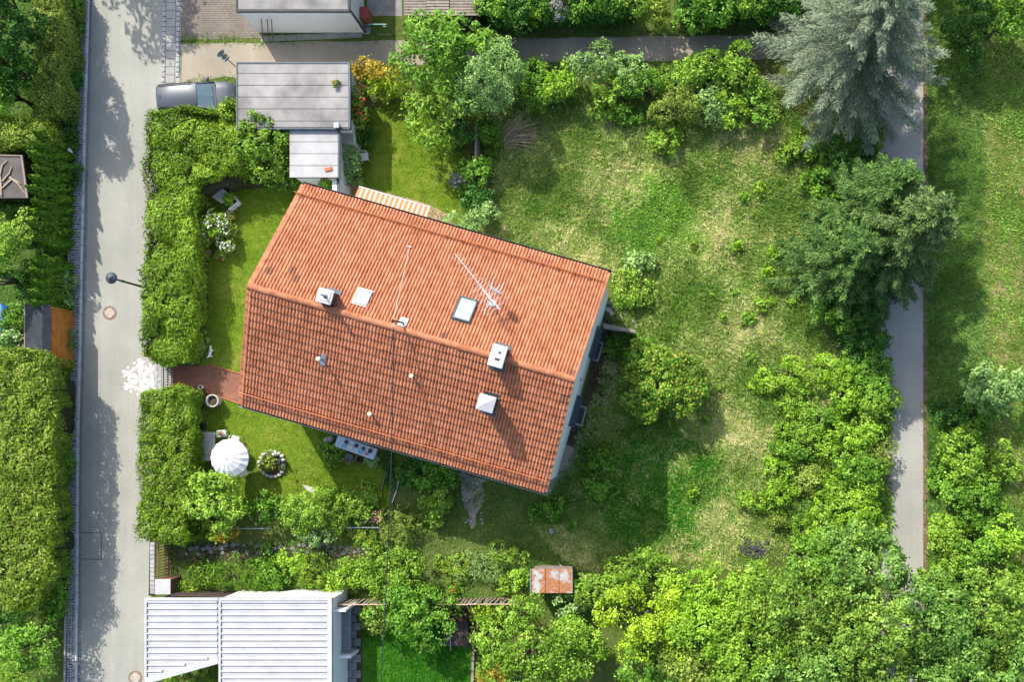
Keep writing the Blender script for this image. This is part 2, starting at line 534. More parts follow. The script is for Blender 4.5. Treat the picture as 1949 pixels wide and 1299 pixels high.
def leaf_mesh(name, mat, C, N, L, W, tone, T=None, rng=None, fold=0.0):
    """C centres, N normals, L/W sizes (arrays), T optional long-axis; one rhombus per leaf"""
    n = len(C)
    if T is None:
        T = rng.normal(size=(n, 3))
    T = T - N * np.sum(T * N, axis=1, keepdims=True)
    T = nrm(T)
    B = np.cross(N, T)
    L = np.asarray(L).reshape(-1, 1) * np.ones((n, 1))
    W = np.asarray(W).reshape(-1, 1) * np.ones((n, 1))
    V = np.empty((n, 4, 3))
    V[:, 0] = C - T * L * 0.5
    V[:, 1] = C + B * W * 0.5 + N * fold * W - T * L * 0.06
    V[:, 2] = C + T * L * 0.5
    V[:, 3] = C - B * W * 0.5 + N * fold * W - T * L * 0.06
    me = bpy.data.meshes.new(name)
    me.vertices.add(n * 4)
    me.vertices.foreach_set('co', V.astype(np.float32).ravel())
    me.loops.add(n * 4)
    me.loops.foreach_set('vertex_index', np.arange(n * 4, dtype=np.int32))
    me.polygons.add(n)
    me.polygons.foreach_set('loop_start', np.arange(0, n * 4, 4, dtype=np.int32))
    a = me.attributes.new('tone', 'FLOAT', 'FACE')
    a.data.foreach_set('value', np.clip(np.asarray(tone), 0, 1).astype(np.float32).ravel())
    me.materials.append(mat)
    me.update(calc_edges=True)
    return me

def link(name, me, parent=None, loc=None):
    o = bpy.data.objects.new(name, me)
    COL.objects.link(o)
    if parent is not None:
        o.parent = parent
    if loc is not None:
        o.location = loc
    return o

def crown_arrays(rng, rx, ry, h, z0, leaf=0.16, clump=0.42, cov=2.4, nlobes=None, up=0.5, spread=0.84, drop=(0.35, 0.75), fmul=1.0):
    """broadleaf crown: lobes -> clumps -> leaves. Local coordinates, root at the origin."""
    leaf *= 1.07
    cov *= 0.74
    rm = math.sqrt(rx * ry)
    hz = max(h - z0, 0.3)
    if nlobes is None:
        nlobes = int(np.clip(5 + rm * rm * 2.2, 6, 26))
    lob = []
    for i in range(nlobes):
        t = rng.uniform(0, 2 * math.pi)
        q = math.sqrt(rng.uniform(0, 1)) * spread if i else 0.12
        fr = rng.uniform(0.22, 0.44) if nlobes > 6 else rng.uniform(0.42, 0.56)
        lr = rm * fr
        lr *= fmul
        lz = min(lr * rng.uniform(0.7, 1.05), hz * 0.5)
        zt = h - (q ** 1.7) * hz * rng.uniform(*drop) - rng.uniform(0, 0.12) * hz
        zc = max(zt - lz, z0 + lz * 0.5)
        lob.append((q * rx * math.cos(t), q * ry * math.sin(t), zc, lr * rx / rm, lr * ry / rm, lz))
    lob = np.array(lob)
    # skirt lobes low down close the crown towards the ground
    ccs, cds = [], []
    for k, (x, y, z, a, b, c) in enumerate(lob):
        area = 2.6 * math.pi * a * b
        m = max(6, int(area / (clump * clump * 1.75)))
        d = nrm(rng.normal(size=(m * 2, 3)))
        d = d[d[:, 2] > -0.45][:m]
        p = np.array([x, y, z]) + d * np.array([a, b, c]) * rng.uniform(0.82, 1.08, (len(d), 1))
        keep = np.ones(len(p), bool)
        for j, (x2, y2, z2, a2, b2, c2) in enumerate(lob):
            if j != k:
                q = (p - np.array([x2, y2, z2])) / np.array([a2, b2, c2])
                keep &= (np.sum(q * q, axis=1) > 0.62)
        p, d = p[keep], d[keep]
        p[:, 2] = np.maximum(p[:, 2], 0.12)
        ccs.append(p); cds.append(d)
    cc = np.concatenate(ccs); cd = np.concatenate(cds)
    nper = max(4, int(cov * 2.2 * math.pi * clump * clump / (leaf * leaf * 0.62) * 0.5))
    n = len(cc) * nper
    cr = clump * rng.uniform(0.5, 1.35, (len(cc), 1))
    ct = rng.normal(0.47, 0.19, (len(cc), 1))
    d = nrm(rng.normal(size=(len(cc), nper, 3)).reshape(-1, 3) + np.repeat(cd, nper, 0) * 0.7 + np.array([0, 0, 0.35]))
    rr = rng.uniform(0.35, 1.0, (n, 1)) ** 0.5
    C = np.repeat(cc, nper, 0) + d * rr * np.repeat(cr, nper, 0) * np.array([1, 1, 0.75])
    N = nrm(d * 0.65 + np.array([0, 0, up]) + rng.normal(size=(n, 3)) * 0.55)
    C += rng.normal(size=(n, 3)) * (rng.uniform(0, 1, (n, 1)) < 0.16) * clump * 0.45
    C[:, 2] = np.maximum(C[:, 2], 0.05)
    L = leaf * rng.uniform(0.65, 1.3, n)
    tone = np.repeat(ct, nper, 0)[:, 0] + rng.normal(0, 0.17, n) + rng.normal(0, 0.07)
    return C, N, L, tone, cc

def stems(rng, cc, h, n=5, r=0.05, single=False):
    mb = MB()
    if single:
        top = Vector((rng.uniform(-.1, .1), rng.uniform(-.1, .1), h * 0.6))
        mb.tube([(0, 0, 0), (top.x * .5, top.y * .5, h * 0.3), top], [r, r * 0.8, r * 0.55], 7)
    idx = rng.choice(len(cc), min(n, len(cc)), replace=False)
    for i in idx:
        e = Vector(cc[i])
        z = h * (0.28 if single else 0.0)
        s = Vector((rng.uniform(-.08, .08), rng.uniform(-.08, .08), z))
        m = s.lerp(e, 0.5) + Vector((0, 0, 0.12 * h))
        mb.tube([s, m, e], [r * 0.55, r * 0.4, r * 0.15], 5)
    return mb

def wavy(poly, amp=6, step=22, seed=1):
    rg = random.Random(seed)
    out = []
    n = len(poly)
    for i in range(n):
        a, b = Vector(poly[i]), Vector(poly[(i + 1) % n])
        k = max(1, int((b - a).length / step))
        for j in range(k):
            p = a.lerp(b, j / k)
            out.append((p.x + rg.uniform(-amp, amp), p.y + rg.uniform(-amp, amp)))
    return out


PLANT_COUNT = [0]
def plant(name, px, py, rx, ry, h, key, label, cat='shrub', leaf=0.145, clump=0.31, cov=2.4, z0=None,
          group=None, single=None, flowers=None, up=0.5, aspect=0.62, nlobes=None, seed=None, spread=0.84, drop=(0.35, 0.75), fmul=1.0):
    """a broadleaf tree or shrub. px, py, rx, ry in photograph pixels of the visible crown"""
    PLANT_COUNT[0] += 1
    rng = np.random.default_rng(seed if seed is not None else int(abs(px) * 131 + abs(py) * 17 + 5))
    hm = h * 0.55
    k = (H - hm) / H / S
    if name == 'scrub_shrub':
        leaf, clump = 0.125, 0.25
    b = P(px, py, hm)
    tree = (cat == 'tree') if single is None else single
    if z0 is None:
        z0 = h * (0.25 if tree else 0.04)
    root = thing(name, label, cat, (b.x, b.y, 0), 0, group)
    C, N, L, tone, cc = crown_arrays(rng, rx * k * 1.06, ry * k * 1.06, h, z0, leaf, clump, cov, nlobes, up, spread, drop, fmul)
    me = leaf_mesh('crown' if tree else 'foliage', lm(key), C, N, L, L * aspect, tone, rng=rng)
    link('crown' if tree else 'foliage', me, root)
    mb = stems(rng, cc, h, 9 if tree else 6, 0.05 + 0.018 * h, tree)
    mb.build('trunk' if tree else 'stem', M['bark'], root, smooth=True, local=True)
    if flowers:
        fk, dens, size = flowers
        top = N[:, 2] > 0.5
        ids = np.where(top)[0]
        ids = rng.choice(ids, min(len(ids), int(dens)), replace=False)
        FC = C[ids] + N[ids] * 0.05
        FN = nrm(N[ids] + np.array([0, 0, 0.8]))
        sz = size * rng.uniform(0.7, 1.3, len(ids))
        link('blossoms', leaf_mesh('blossoms', lm(fk), FC, FN, sz, sz, rng.uniform(0, 1, len(ids)), rng=rng), root)
    return root

def in_poly(x, y, poly):
    ins = np.zeros(len(x), bool)
    n = len(poly)
    for i in range(n):
        x1, y1 = poly[i][0], poly[i][1]
        x2, y2 = poly[(i + 1) % n][0], poly[(i + 1) % n][1]
        c = ((y1 > y) != (y2 > y)) & (x < (x2 - x1) * (y - y1) / (y2 - y1 + 1e-12) + x1)
        ins ^= c
    return ins

def sample_poly(rng, poly, n):
    a = np.array([(p[0], p[1]) for p in poly])
    lo, hi = a.min(0), a.max(0)
    out = []
    tot = 0
    while tot < n:
        q = rng.uniform(lo, hi, (max(n, 64), 2))
        q = q[in_poly(q[:, 0], q[:, 1], poly)]
        out.append(q); tot += len(q)
    return np.concatenate(out)[:n]

def poly_area(poly):
    return abs(sum(poly[i][0] * poly[(i + 1) % len(poly)][1] - poly[(i + 1) % len(poly)][0] * poly[i][1] for i in range(len(poly)))) / 2

def nearest(q, f):
    d = np.full(len(q), 1e9); idx = np.zeros(len(q), int)
    for i in range(0, len(q), 4000):
        D = ((q[i:i + 4000, None, :] - f[None]) ** 2).sum(2)
        idx[i:i + 4000] = D.argmin(1)
        d[i:i + 4000] = np.sqrt(D.min(1))
    return d, idx

def hedge(name, poly_px, h, key, label, cat='hedge', spray=0.2, asp=0.34, cov=2.6, cushion=0.55, lump=0.22,
          slope=0.0, seed=0, group=None, up=0.5, dry=0.0, inset=0.35, under=0.0, rough_px=4.0):
    """clipped hedge. poly_px: outline of the TOP in photograph pixels"""
    rng = np.random.default_rng(4000 + seed)
    poly = PG(wavy(poly_px, rough_px, 15, seed + 60), h)
    cx = sum(p.x for p in poly) / len(poly); cy = sum(p.y for p in poly) / len(poly)
    poly = [(p.x - cx, p.y - cy) for p in poly]
    A = poly_area(poly)
    root = thing(name, label, cat, (cx, cy, 0), 0, group)
    spray *= 1.06
    sarea = spray * spray * asp * 0.5 * 1.12
    nt_ = int(A * cov / sarea)
    q = sample_poly(rng, poly, nt_)
    feat = sample_poly(rng, poly, max(6, int(A / (cushion * cushion))))
    d, idx = nearest(q, feat)
    fh = rng.uniform(-lump, lump, len(feat)); ft = rng.normal(0.48, 0.12, len(feat))
    z = h + fh[idx] - (d / cushion) ** 1.5 * cushion * 0.30 + rng.normal(-0.03, 0.07, nt_)
    dv = np.c_[q - feat[idx], np.zeros(nt_)] / cushion
    Cs = [np.c_[q, z]]
    Ax = [nrm(dv * 0.9 + np.array([0, 0, up]) + rng.normal(size=(nt_, 3)) * 0.55)]
    Nn = [nrm(np.array([0, 0, 1.0]) + dv * 0.8 + rng.normal(size=(nt_, 3)) * 0.45)]
    Tn = [ft[idx] + rng.normal(0, 0.17, nt_)]
    # sides
    n = len(poly)
    sgn = 1 if sum(poly[i][0] * poly[(i + 1) % n][1] - poly[(i + 1) % n][0] * poly[i][1] for i in range(n)) > 0 else -1
    for i in range(n):
        a, b = np.array(poly[i]), np.array(poly[(i + 1) % n])
        e = b - a; ln = np.linalg.norm(e)
        if ln < 0.05: continue
        o = np.array([e[1], -e[0]]) / ln * sgn
        m = int(ln * h * cov * 0.8 / sarea)
        t = rng.uniform(0, 1, m); zz = rng.uniform(0.05, 1, m) ** 0.8 * h
        off = rng.normal(0.0, 0.09, m) + 0.10 * np.sin(t * ln * 2.4 + zz * 2.0 + i)
        p2 = a + e * t[:, None] + o * off[:, None] + o[None] * (0.04 - under * (1 - zz / h))[:, None]
        Cs.append(np.c_[p2, zz])
        on = np.array([o[0], o[1], 0.0])
        Ax.append(nrm(on * 0.5 + np.array([0, 0, 0.9]) + rng.normal(size=(m, 3)) * 0.4))
        Nn.append(nrm(on * 0.8 + np.array([0, 0, 0.5]) + rng.normal(size=(m, 3)) * 0.4))
        Tn.append(rng.normal(0.45, 0.2, m))
    C = np.concatenate(Cs); A_ = np.concatenate(Ax); N = np.concatenate(Nn); tn = np.concatenate(Tn)
    L = spray * rng.uniform(0.6, 1.35, len(C))
    link('foliage', leaf_mesh('foliage', lm(key), C, N, L, L * asp, tn, T=A_, rng=rng), root)
    # the woody inside
    c2 = np.array(poly).mean(0)
    core = []
    for p in poly:
        v = np.array(p) - c2
        ln = np.linalg.norm(v)
        core.append(tuple(c2 + v * max(0.3, (ln - inset * 1.3 - under) / ln)))
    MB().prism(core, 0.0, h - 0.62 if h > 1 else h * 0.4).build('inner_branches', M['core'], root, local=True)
    if dry:
        nd = int(A * dry)
        i = rng.choice(nt_, nd, replace=False)
        Cd = Cs[0][i] + np.array([0, 0, 0.05])
        link('dry_sprays', leaf_mesh('dry_sprays', lm('straw'), Cd, Nn[0][i], spray * 0.9, spray * 0.35, rng.uniform(0.3, 1, nd), T=Ax[0][i], rng=rng), root)
    return root

def column_conifer(name, px, py, h, r, key, label, group, seed):
    """slender thuja: px, py is the base on the ground"""
    rng = np.random.default_rng(7000 + seed)
    b = P(px, py, 0)
    root = thing(name, label, 'tree', (b.x, b.y, 0), 0, group)
    n = 1900
    t = rng.uniform(0, 1, n)
    a = rng.uniform(0, 2 * math.pi, n)
    rad = r * (1 - t ** 2.2) * (0.9 + 0.18 * np.sin(a * 5 + t * 9)) + rng.normal(0, 0.03, n)
    o = np.c_[np.cos(a), np.sin(a), np.zeros(n)]
    C = o * rad[:, None]; C[:, 2] = 0.05 + t * h
    A_ = nrm(o * 0.55 + np.array([0, 0, 1.0]) + rng.normal(size=(n, 3)) * 0.25)
    N = nrm(o + np.array([0, 0, 0.45]) + rng.normal(size=(n, 3)) * 0.35)
    L = 0.24 * rng.uniform(0.6, 1.3, n)
    link('crown', leaf_mesh('crown', lm(key), C, N, L, L * 0.4, rng.normal(0.45, 0.2, n), T=A_, rng=rng), root)
    MB().tube([(0, 0, 0), (0, 0, h * 0.5), (0, 0, h * 0.92)], [0.09, 0.06, 0.015], 6).build('trunk', M['bark'], root, local=True)
    return root

def spruce(name, bx, by, h, rad, key, label, seed, droop=0.35, whorl=0.42, twig=0.34, nb=9, base_z=0.6, tw=0.085, step=0.13, sub=3, side_k=0.30):
    """bx, by: trunk base in photograph pixels"""
    rng = np.random.default_rng(9000 + seed)
    b = P(bx, by, 0)
    root = thing(name, label, 'tree', (b.x, b.y, 0))
    Cs, As, Ns, Ls, Ts = [], [], [], [], []
    br = MB()
    z = base_z
    while z < h - 0.25:
        t = (z - base_z) / (h - base_z)
        ln0 = rad * (1 - t) ** 0.82 + 0.18
        k = max(5, int(nb * (0.55 + 0.6 * (1 - t))))
        ph = rng.uniform(0, 6.28)
        for i in range(k):
            a = ph + 6.283 * i / k + rng.normal(0, 0.16)
            ln = ln0 * rng.uniform(0.62, 1.16)
            o = np.array([math.cos(a), math.sin(a), 0.0]); sd = np.array([-o[1], o[0], 0.0])
            zz = z + rng.uniform(-0.28, 0.28)
            dr = droop * rng.uniform(.55, 1.4); bend = rng.normal(0, .16)
            m = max(3, int(ln / step))
            s = np.linspace(0.12, 1.0, m)
            rise = 0.30 * t
            cz = zz + ln * (rise * s - dr * (s ** 1.5) * (1 - t * 0.6) + 0.22 * dr * s ** 4)
            pts = o[None] * (s * ln)[:, None] + sd[None] * (bend * ln * s ** 2)[:, None]; pts[:, 2] = cz
            if len(br.v) < 9000:
                br.tube([(0, 0, zz), tuple(pts[m // 2]), tuple(pts[-1])], [0.035 + 0.006 * ln, 0.02, 0.006], 4, cap=False)
            dirv = np.gradient(pts, axis=0); dirv = nrm(dirv)
            tb = rng.normal(0.45, 0.10)
            for side in (-1, 1):
                tl = (ln * side_k + 0.12) * (1.05 - s) ** 0.6 * rng.uniform(0.6, 1.15, m) + 0.10
                ax = nrm(dirv * 0.75 + sd[None] * side * 0.8 + np.array([0, 0, -0.16]) + rng.normal(size=(m, 3)) * 0.13)
                for q in range(sub):
                    f = (q + 0.5) / sub
                    C = pts + ax * (tl * f)[:, None] + rng.normal(size=(m, 3)) * 0.025
                    a2 = nrm(ax + dirv * 0.35 * (q % 2) - sd[None] * side * 0.25 * (q % 2) + rng.normal(size=(m, 3)) * 0.20)
                    Cs.append(C); As.append(a2)
                    Ns.append(nrm(np.array([0, 0, 1.0]) + rng.normal(size=(m, 3)) * 0.45))
                    Ls.append(np.minimum(twig, tl * 0.9 + 0.10) * rng.uniform(0.7, 1.2, m))
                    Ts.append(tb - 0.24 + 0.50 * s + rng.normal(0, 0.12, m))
        z += whorl * rng.uniform(0.8, 1.2) * (0.75 + 0.35 * (1 - t))
    # leader
    n = 60
    tt = rng.uniform(0, 1, n)
    C = np.c_[rng.normal(0, 0.05, n), rng.normal(0, 0.05, n), h - 0.7 * tt]
    Cs.append(C); As.append(nrm(rng.normal(size=(n, 3)) * 0.6 + np.array([0, 0, 0.8]))); Ns.append(nrm(rng.normal(size=(n, 3)))); Ls.append(np.full(n, 0.22)); Ts.append(rng.normal(0.6, 0.15, n))
    C, A_, N, L, T_ = (np.concatenate(q) for q in (Cs, As, Ns, Ls, Ts))
    link('crown', leaf_mesh('crown', lm(key), C, N, L, tw, T_, T=A_, rng=rng), root)
    MB().tube([(0, 0, 0), (0, 0, h * 0.5), (0, 0, h)], [0.02 * h, 0.012 * h, 0.01], 8).build('trunk', M['bark'], root, True, True)
    tag(br.build('branches', M['bark'], root, local=True), kind='stuff')
    return root

def blades(name, polys_px, per_m2, ln, wd, key, label, cat, seed, lean=0.9, tuft=6, tonefun=None, clumpy=0.0, spread=0.10, wind=(0, 0), excl=(), feather=False, soft=(), tone_k=0.24):
    """uncountable grass: one object"""
    rng = np.random.default_rng(11000 + seed)
    Cs, As, Ls, Ts = [], [], [], []
    for poly_px in polys_px:
        poly = [(p.x, p.y) for p in PG(poly_px)]
        n = int(poly_area(poly) * per_m2)
        q = sample_poly(rng, poly, n)
        for e in excl:
            ep = [(p.x, p.y) for p in PG(e)]
            q = q[~in_poly(q[:, 0], q[:, 1], ep)]
        for e in soft:
            ep = np.array([(p.x, p.y) for p in PG(e)])
            rr_ = np.linalg.norm(q - ep.mean(0), axis=1) / math.sqrt(poly_area([tuple(v) for v in ep]) / math.pi)
            rr_ += .22 * np.sin(q[:, 0] * 1.7 + 1.1 * q[:, 1]) + .15 * np.sin(q[:, 1] * 2.9 - q[:, 0] * 2.1)
            q = q[rng.uniform(0, 1, len(q)) > np.clip((1.15 - rr_) * 1.5, 0, .92)]
        if feather:
            pc = np.array(poly).mean(0)
            mr = math.sqrt(poly_area(poly) / math.pi)
            rr_ = np.linalg.norm(q - pc, axis=1) / mr
            rr_ += .22 * np.sin(q[:, 0] * 1.7 + 1.1 * q[:, 1]) + .15 * np.sin(q[:, 1] * 2.9 - q[:, 0] * 2.1)
            q = q[rng.uniform(0, 1, len(q)) < np.clip((1.15 - rr_) * 1.6, 0, 1)]
        n = len(q)
        wv = np.sin(q[:, 0] * 0.9 + 1.3 * np.sin(q[:, 1] * 0.7)) + np.sin(q[:, 1] * 1.1 + 1.7 * np.sin(q[:, 0] * 0.5 + 2))
        wv += 0.8 * np.sin(q[:, 0] * 2.7 + q[:, 1] * 1.9) * np.sin(q[:, 1] * 3.1 - q[:, 0])
        wv = wv / 2.8
        if clumpy:
            keep = rng.uniform(0, 1, n) < np.clip(0.6 + clumpy * wv, 0.08, 1)
            q, wv = q[keep], wv[keep]
            n = len(q)
        a = rng.uniform(0, 6.283, n * tuft)
        qq = np.repeat(q, tuft, 0); w2 = np.repeat(wv, tuft)
        sw = np.sin(qq[:, 0] * .8 + 2 * np.sin(qq[:, 1] * .37)) * 1.6
        wx_, wy_ = wind[0] * np.cos(sw) - wind[1] * np.sin(sw), wind[0] * np.sin(sw) + wind[1] * np.cos(sw)
        d = np.c_[np.cos(a) + wx_, np.sin(a) + wy_, np.zeros(n * tuft)]
        l = ln * rng.uniform(0.5, 1.35, n * tuft) * (1 + 0.25 * w2)
        A_ = nrm(d * lean * rng.uniform(0.5, 1.4, (n * tuft, 1)) + np.array([0, 0, 0.75]))
        C = np.c_[qq, np.zeros(n * tuft)] + rng.normal(size=(n * tuft, 3)) * np.array([spread, spread, 0]) + A_ * (l * 0.5)[:, None]
        Cs.append(C); As.append(A_); Ls.append(l)
        tn = 0.46 - tone_k * w2 + np.repeat(rng.normal(0, 0.16, n), tuft) + rng.normal(0, 0.12, n * tuft)
        Ts.append(tn)
    C, A_, L, T_ = (np.concatenate(q) for q in (Cs, As, Ls, Ts))
    hv = nrm(np.c_[-A_[:, 1], A_[:, 0], np.zeros(len(A_))])
    N = nrm(np.cross(A_, hv)); N[N[:, 2] < 0] *= -1
    o = link(name, leaf_mesh(name, lm(key), C, N, L, wd, T_, T=A_, rng=rng))
    return tag(o, label, cat, kind='stuff')

LEAF['grass'] = ((0.055, 0.140, 0.012), (0.110, 0.190, 0.020), (0.200, 0.230, 0.055))
LEAF['meadow_grass'] = ((0.045, 0.130, 0.016), (0.135, 0.200, 0.042), (0.400, 0.350, 0.200))
LEAF['verge_grass'] = ((0.045, 0.115, 0.018), (0.090, 0.175, 0.034), (0.180, 0.240, 0.075))
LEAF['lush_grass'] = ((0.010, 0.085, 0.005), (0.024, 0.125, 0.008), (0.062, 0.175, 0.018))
LEAF['weed'] = ((0.050, 0.135, 0.014), (0.105, 0.210, 0.026), (0.190, 0.290, 0.060))
LEAF['hay_grass'] = ((0.050, 0.125, 0.014), (0.125, 0.185, 0.034), (0.330, 0.290, 0.150))

# ================================================================== THE SETTING
def struct(name, poly_px, z, mat):
    o = MB().sheet([(p.x, p.y) for p in PG(poly_px)], z).build(name, mat)
    return tag(o, kind='structure')

g = MB().sheet([(-300, -300), (300, -300), (300, 300), (-300, 300)], 0.0).build('ground', M['ground'])
tag(g, kind='structure')

MEADOW = [(930, 215), (1240, 205), (1510, 215), (1560, 330), (1540, 470), (1560, 640), (1690, 690), (1690, 1010), (1430, 1075),
          (1110, 1100), (1010, 1000), (1080, 900), (1170, 640), (1170, 520), (960, 460), (940, 330)]
struct('meadow', wavy(MEADOW, 9, 40, 3), 0.004, M['meadow'])
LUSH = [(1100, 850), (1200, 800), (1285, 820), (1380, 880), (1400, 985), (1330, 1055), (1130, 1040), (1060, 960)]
LUSH2 = [(1140, 345), (1290, 325), (1350, 380), (1360, 470), (1250, 520), (1140, 470)]
LAWN_A = [(384, 330), (600, 338), (640, 600), (770, 860), (738, 968), (640, 985), (540, 960), (455, 985), (384, 900)]
struct('garden_lawn', wavy(LAWN_A, 4, 26, 6), 0.004, M['lawn'])
LAWN_B = [(668, 215), (790, 190), (850, 260), (886, 310), (878, 440), (640, 375), (690, 350)]
struct('back_lawn', wavy(LAWN_B, 4, 22, 7), 0.004, M['lawn'])
struct('shady_soil', [(-60, -120), (150, -120), (134, 440), (130, 660), (-60, 660)], 0.003, M['verge'])
LAWN_C = [(690, 1170), (905, 1180), (905, 1400), (690, 1400)]
struct('neighbour_lawn', LAWN_C, 0.004, M['lush'])
LAWN_D = [(-60, 1225), (45, 1245), (75, 1400), (-60, 1400)]
struct('corner_lawn', LAWN_D, 0.004, M['lawn'])
VERGE = [(1764, -120), (1868, -120), (1872, 300), (1870, 640), (1890, 1000), (1880, 1420), (1764, 1420)]
struct('grass_verge', VERGE, 0.004, M['verge'])
HAY = [(1868, -120), (2150, -120), (2150, 1420), (1880, 1420), (1890, 1000), (1870, 640), (1872, 300)]
struct('hay_field', wavy(HAY, 14, 50, 21), 0.006, M['hay'])

def lerp_tab(tab, y):
    for (y0, x0), (y1, x1) in zip(tab, tab[1:]):
        if y <= y1:
            return x0 + (x1 - x0) * (y - y0) / (y1 - y0)
    return tab[-1][1]
KERB = [(-120, 171), (0, 169), (220, 163.5), (440, 158.5), (640, 154.5), (820, 149.5), (1299, 146.5), (1420, 146)]
COB = [(-120, 161), (0, 157), (220, 147), (290, 143), (440, 135.5), (820, 133.5), (1299, 127), (1420, 126)]
ROADR = [(-120, 311), (0, 310), (200, 307), (700, 297), (1040, 289), (1420, 286)]
ys = list(range(-120, 1421, 44))
road = struct('road', [(lerp_tab(KERB, y) + 3.5, y) for y in ys] + [(lerp_tab(ROADR, y), y) for y in reversed(ys)], 0.012, M['asphalt'])
# soil under the cobbles
struct('kerb_bed', [(lerp_tab(COB, y) - 2, y) for y in ys] + [(lerp_tab(KERB, y) + 2, y) for y in reversed(ys)], 0.006, M['soil'])

# kerb of granite stones, a step of 0.1 m, with the cobbled strip behind it
kerb = thing('kerb', 'pale granite kerb stones along the left side of the street', 'kerb', P(150, 650))
tag(kerb, kind='structure'); del kerb['category']
y = -60.0
while y < 1360:
    y2 = y + 33.0
    a, b = P(lerp_tab(KERB, y) - 0.2, y + 0.4), P(lerp_tab(KERB, y2) - 0.2, y2 - 0.4)
    d = b - a
    MB().bbox(((a + b) / 2) + Vector((0, 0, 0.035)), (d.length, 0.15, 0.19), math.atan2(d.y, d.x), 0.02).build('kerb_stone', M['kerb_granite'], kerb)
    y = y2
rg = random.Random(5)
mb = MB(); mb2 = MB()
y = -60.0
while y < 1360:
    x0, x1 = lerp_tab(COB, y) + 1, lerp_tab(KERB, y) - 2.8
    n = max(2, int(round((x1 - x0) / 4.9)))
    for i in range(n):
        x = x0 + (x1 - x0) * (i + 0.5) / n + rg.uniform(-.4, .4)
        mb.bbox(P(x, y + rg.uniform(-.5, .5)) + Vector((0, 0, 0.045 + rg.uniform(-.012, .012))), ((x1 - x0) / n / S * 0.86, 4.6 / S * 0.86, 0.13), rg.uniform(-.12, .12), 0.025)
    x0, x1 = lerp_tab(KERB, y) + 2.8, lerp_tab(KERB, y) + 7.6
    mb2.bbox(P((x0 + x1) / 2, y) + Vector((0, 0, 0.004 + rg.uniform(-.004, .004))), (4.6 / S, 4.4 / S * 0.88, 0.06), rg.uniform(-.08, .08), 0.015)
    y += 4.9
tag(mb.build('cobbles', M['granite'], kerb), kind='stuff')
tag(mb2.build('gutter_cobbles', M['granite_dark'], kerb), kind='stuff')
# low edging wall behind the cobbles
mb = MB()
pts = [P(lerp_tab(COB, y) - 1.2, y) for y in range(280, 1360, 60)]
for a, b in zip(pts, pts[1:]):
    d = b - a
    mb.box((a + b) / 2 + Vector((0, 0, 0.08)), (d.length * 0.995, 0.09, 0.22), math.atan2(d.y, d.x))
tag(mb.build('edging_wall', M['concrete']), 'low concrete edging behind the cobbled strip under the thuja row', 'edging wall')

# pavement at the top: slabs between two rows of setts
struct('pavement', [(310, -120), (346, -120), (343, 190), (306, 205)], 0.014, M['concrete'])
pav = [o for o in bpy.data.objects if o.name == 'pavement'][0]
def piece(name, px, py, w, d, t, rz, mat, parent, z=0.0, b=0.012):
    return MB().bbox(P(px, py) + Vector((0, 0, z + t / 2)), (w / S, d / S, t), rz, b).build(name, mat, parent)
y = -40
while y < 198:
    for xx0, xx1 in ((313.5, 311), (340, 338)):
        x = xx0 + (xx1 - xx0) * y / 190
        if xx0 > 330 and y > 150: continue
        piece('sett', x + rg.uniform(-.4, .4), y, 6.4, 8.2, 0.06, rg.uniform(-.05, .05), M['granite'], pav, 0.0 + rg.uniform(0, .008))
    y += 9.6
y = -40
while y < 190:
    piece('paving_slab', 326 - y * 0.012, y + 7, 17.5, 14.6, 0.045, 0.01, M['concrete'], pav, rg.uniform(0, .004))
    y += 15.3
struct('sett_driveway', [(344, -120), (540, -120), (520, 40), (500, 72), (344, 76)], 0.010, M['setts_brown'])
struct('gravel_path', wavy([(345, 82), (480, 82), (640, 78), (760, 76), (940, 74), (1180, 70), (1460, 66), (1700, 60), (1700, 108), (1460, 112),
       (1180, 116), (940, 121), (760, 125), (640, 130), (470, 152), (430, 146), (345, 160)], 1.5, 30, 9), 0.008, M['gravel'])
struct('asphalt_path', [(1668, -120), (1757, -120), (1757, 1420), (1676, 1420), (1678, 700)], 0.010, M['asphalt_path'])
struct('leaf_litter_strip', wavy([(1756, -120), (1767, -120), (1766, 1420), (1756, 1420)], 1.2, 12, 10), 0.007, M['litter'])
MB_PATCH = [(152, 1014), (193, 1014), (193, 1066), (152, 1066)]
mb = MB()
for a, b in (((152, 1015), (193, 1015)), ((193, 1015), (193, 1066)), ((193, 1066), (155, 1065))):
    A_, B_ = P(*a), P(*b)
    d = B_ - A_
    mb.box((A_ + B_) / 2 + Vector((0, 0, 0.0135)), (d.length, 0.035, 0.006), math.atan2(d.y, d.x))
mb.build('tar_joint', M['tar'], road)

# entrance: paving strip and red brick path
struct('entrance_strip', [(293, 692), (329, 694), (329, 744), (292, 744)], 0.016, M['concrete'])
ent = [o for o in bpy.data.objects if o.name == 'entrance_strip'][0]
for i in range(6):
    for j, x in enumerate((297.5, 304.5)):
        piece('paver', x, 698 + i * 8.4, 6.4, 7.8, 0.03, 0, M['granite'], ent, 0.008)
BRICK = [(328, 697), (398, 696), (470, 716), (480, 780), (455, 768), (380, 741), (328, 743)]
struct('brick_path', BRICK, 0.012, M['brick_red'])
bp = [o for o in bpy.data.objects if o.name == 'brick_path'][0]
for a, b in (((398, 695), (470, 715)), ((380, 742), (456, 769)), ((328, 744), (380, 742))):
    A_, B_ = P(*a), P(*b)
    d = B_ - A_
    MB().box((A_ + B_) / 2 + Vector((0, 0, 0.03)), (d.length, 0.06, 0.08), math.atan2(d.y, d.x)).build('edging', M['terracotta'], bp)
struct('south_terrace', [(636, 812), (735, 838), (724, 860), (640, 836)], 0.010, M['brick_red'])
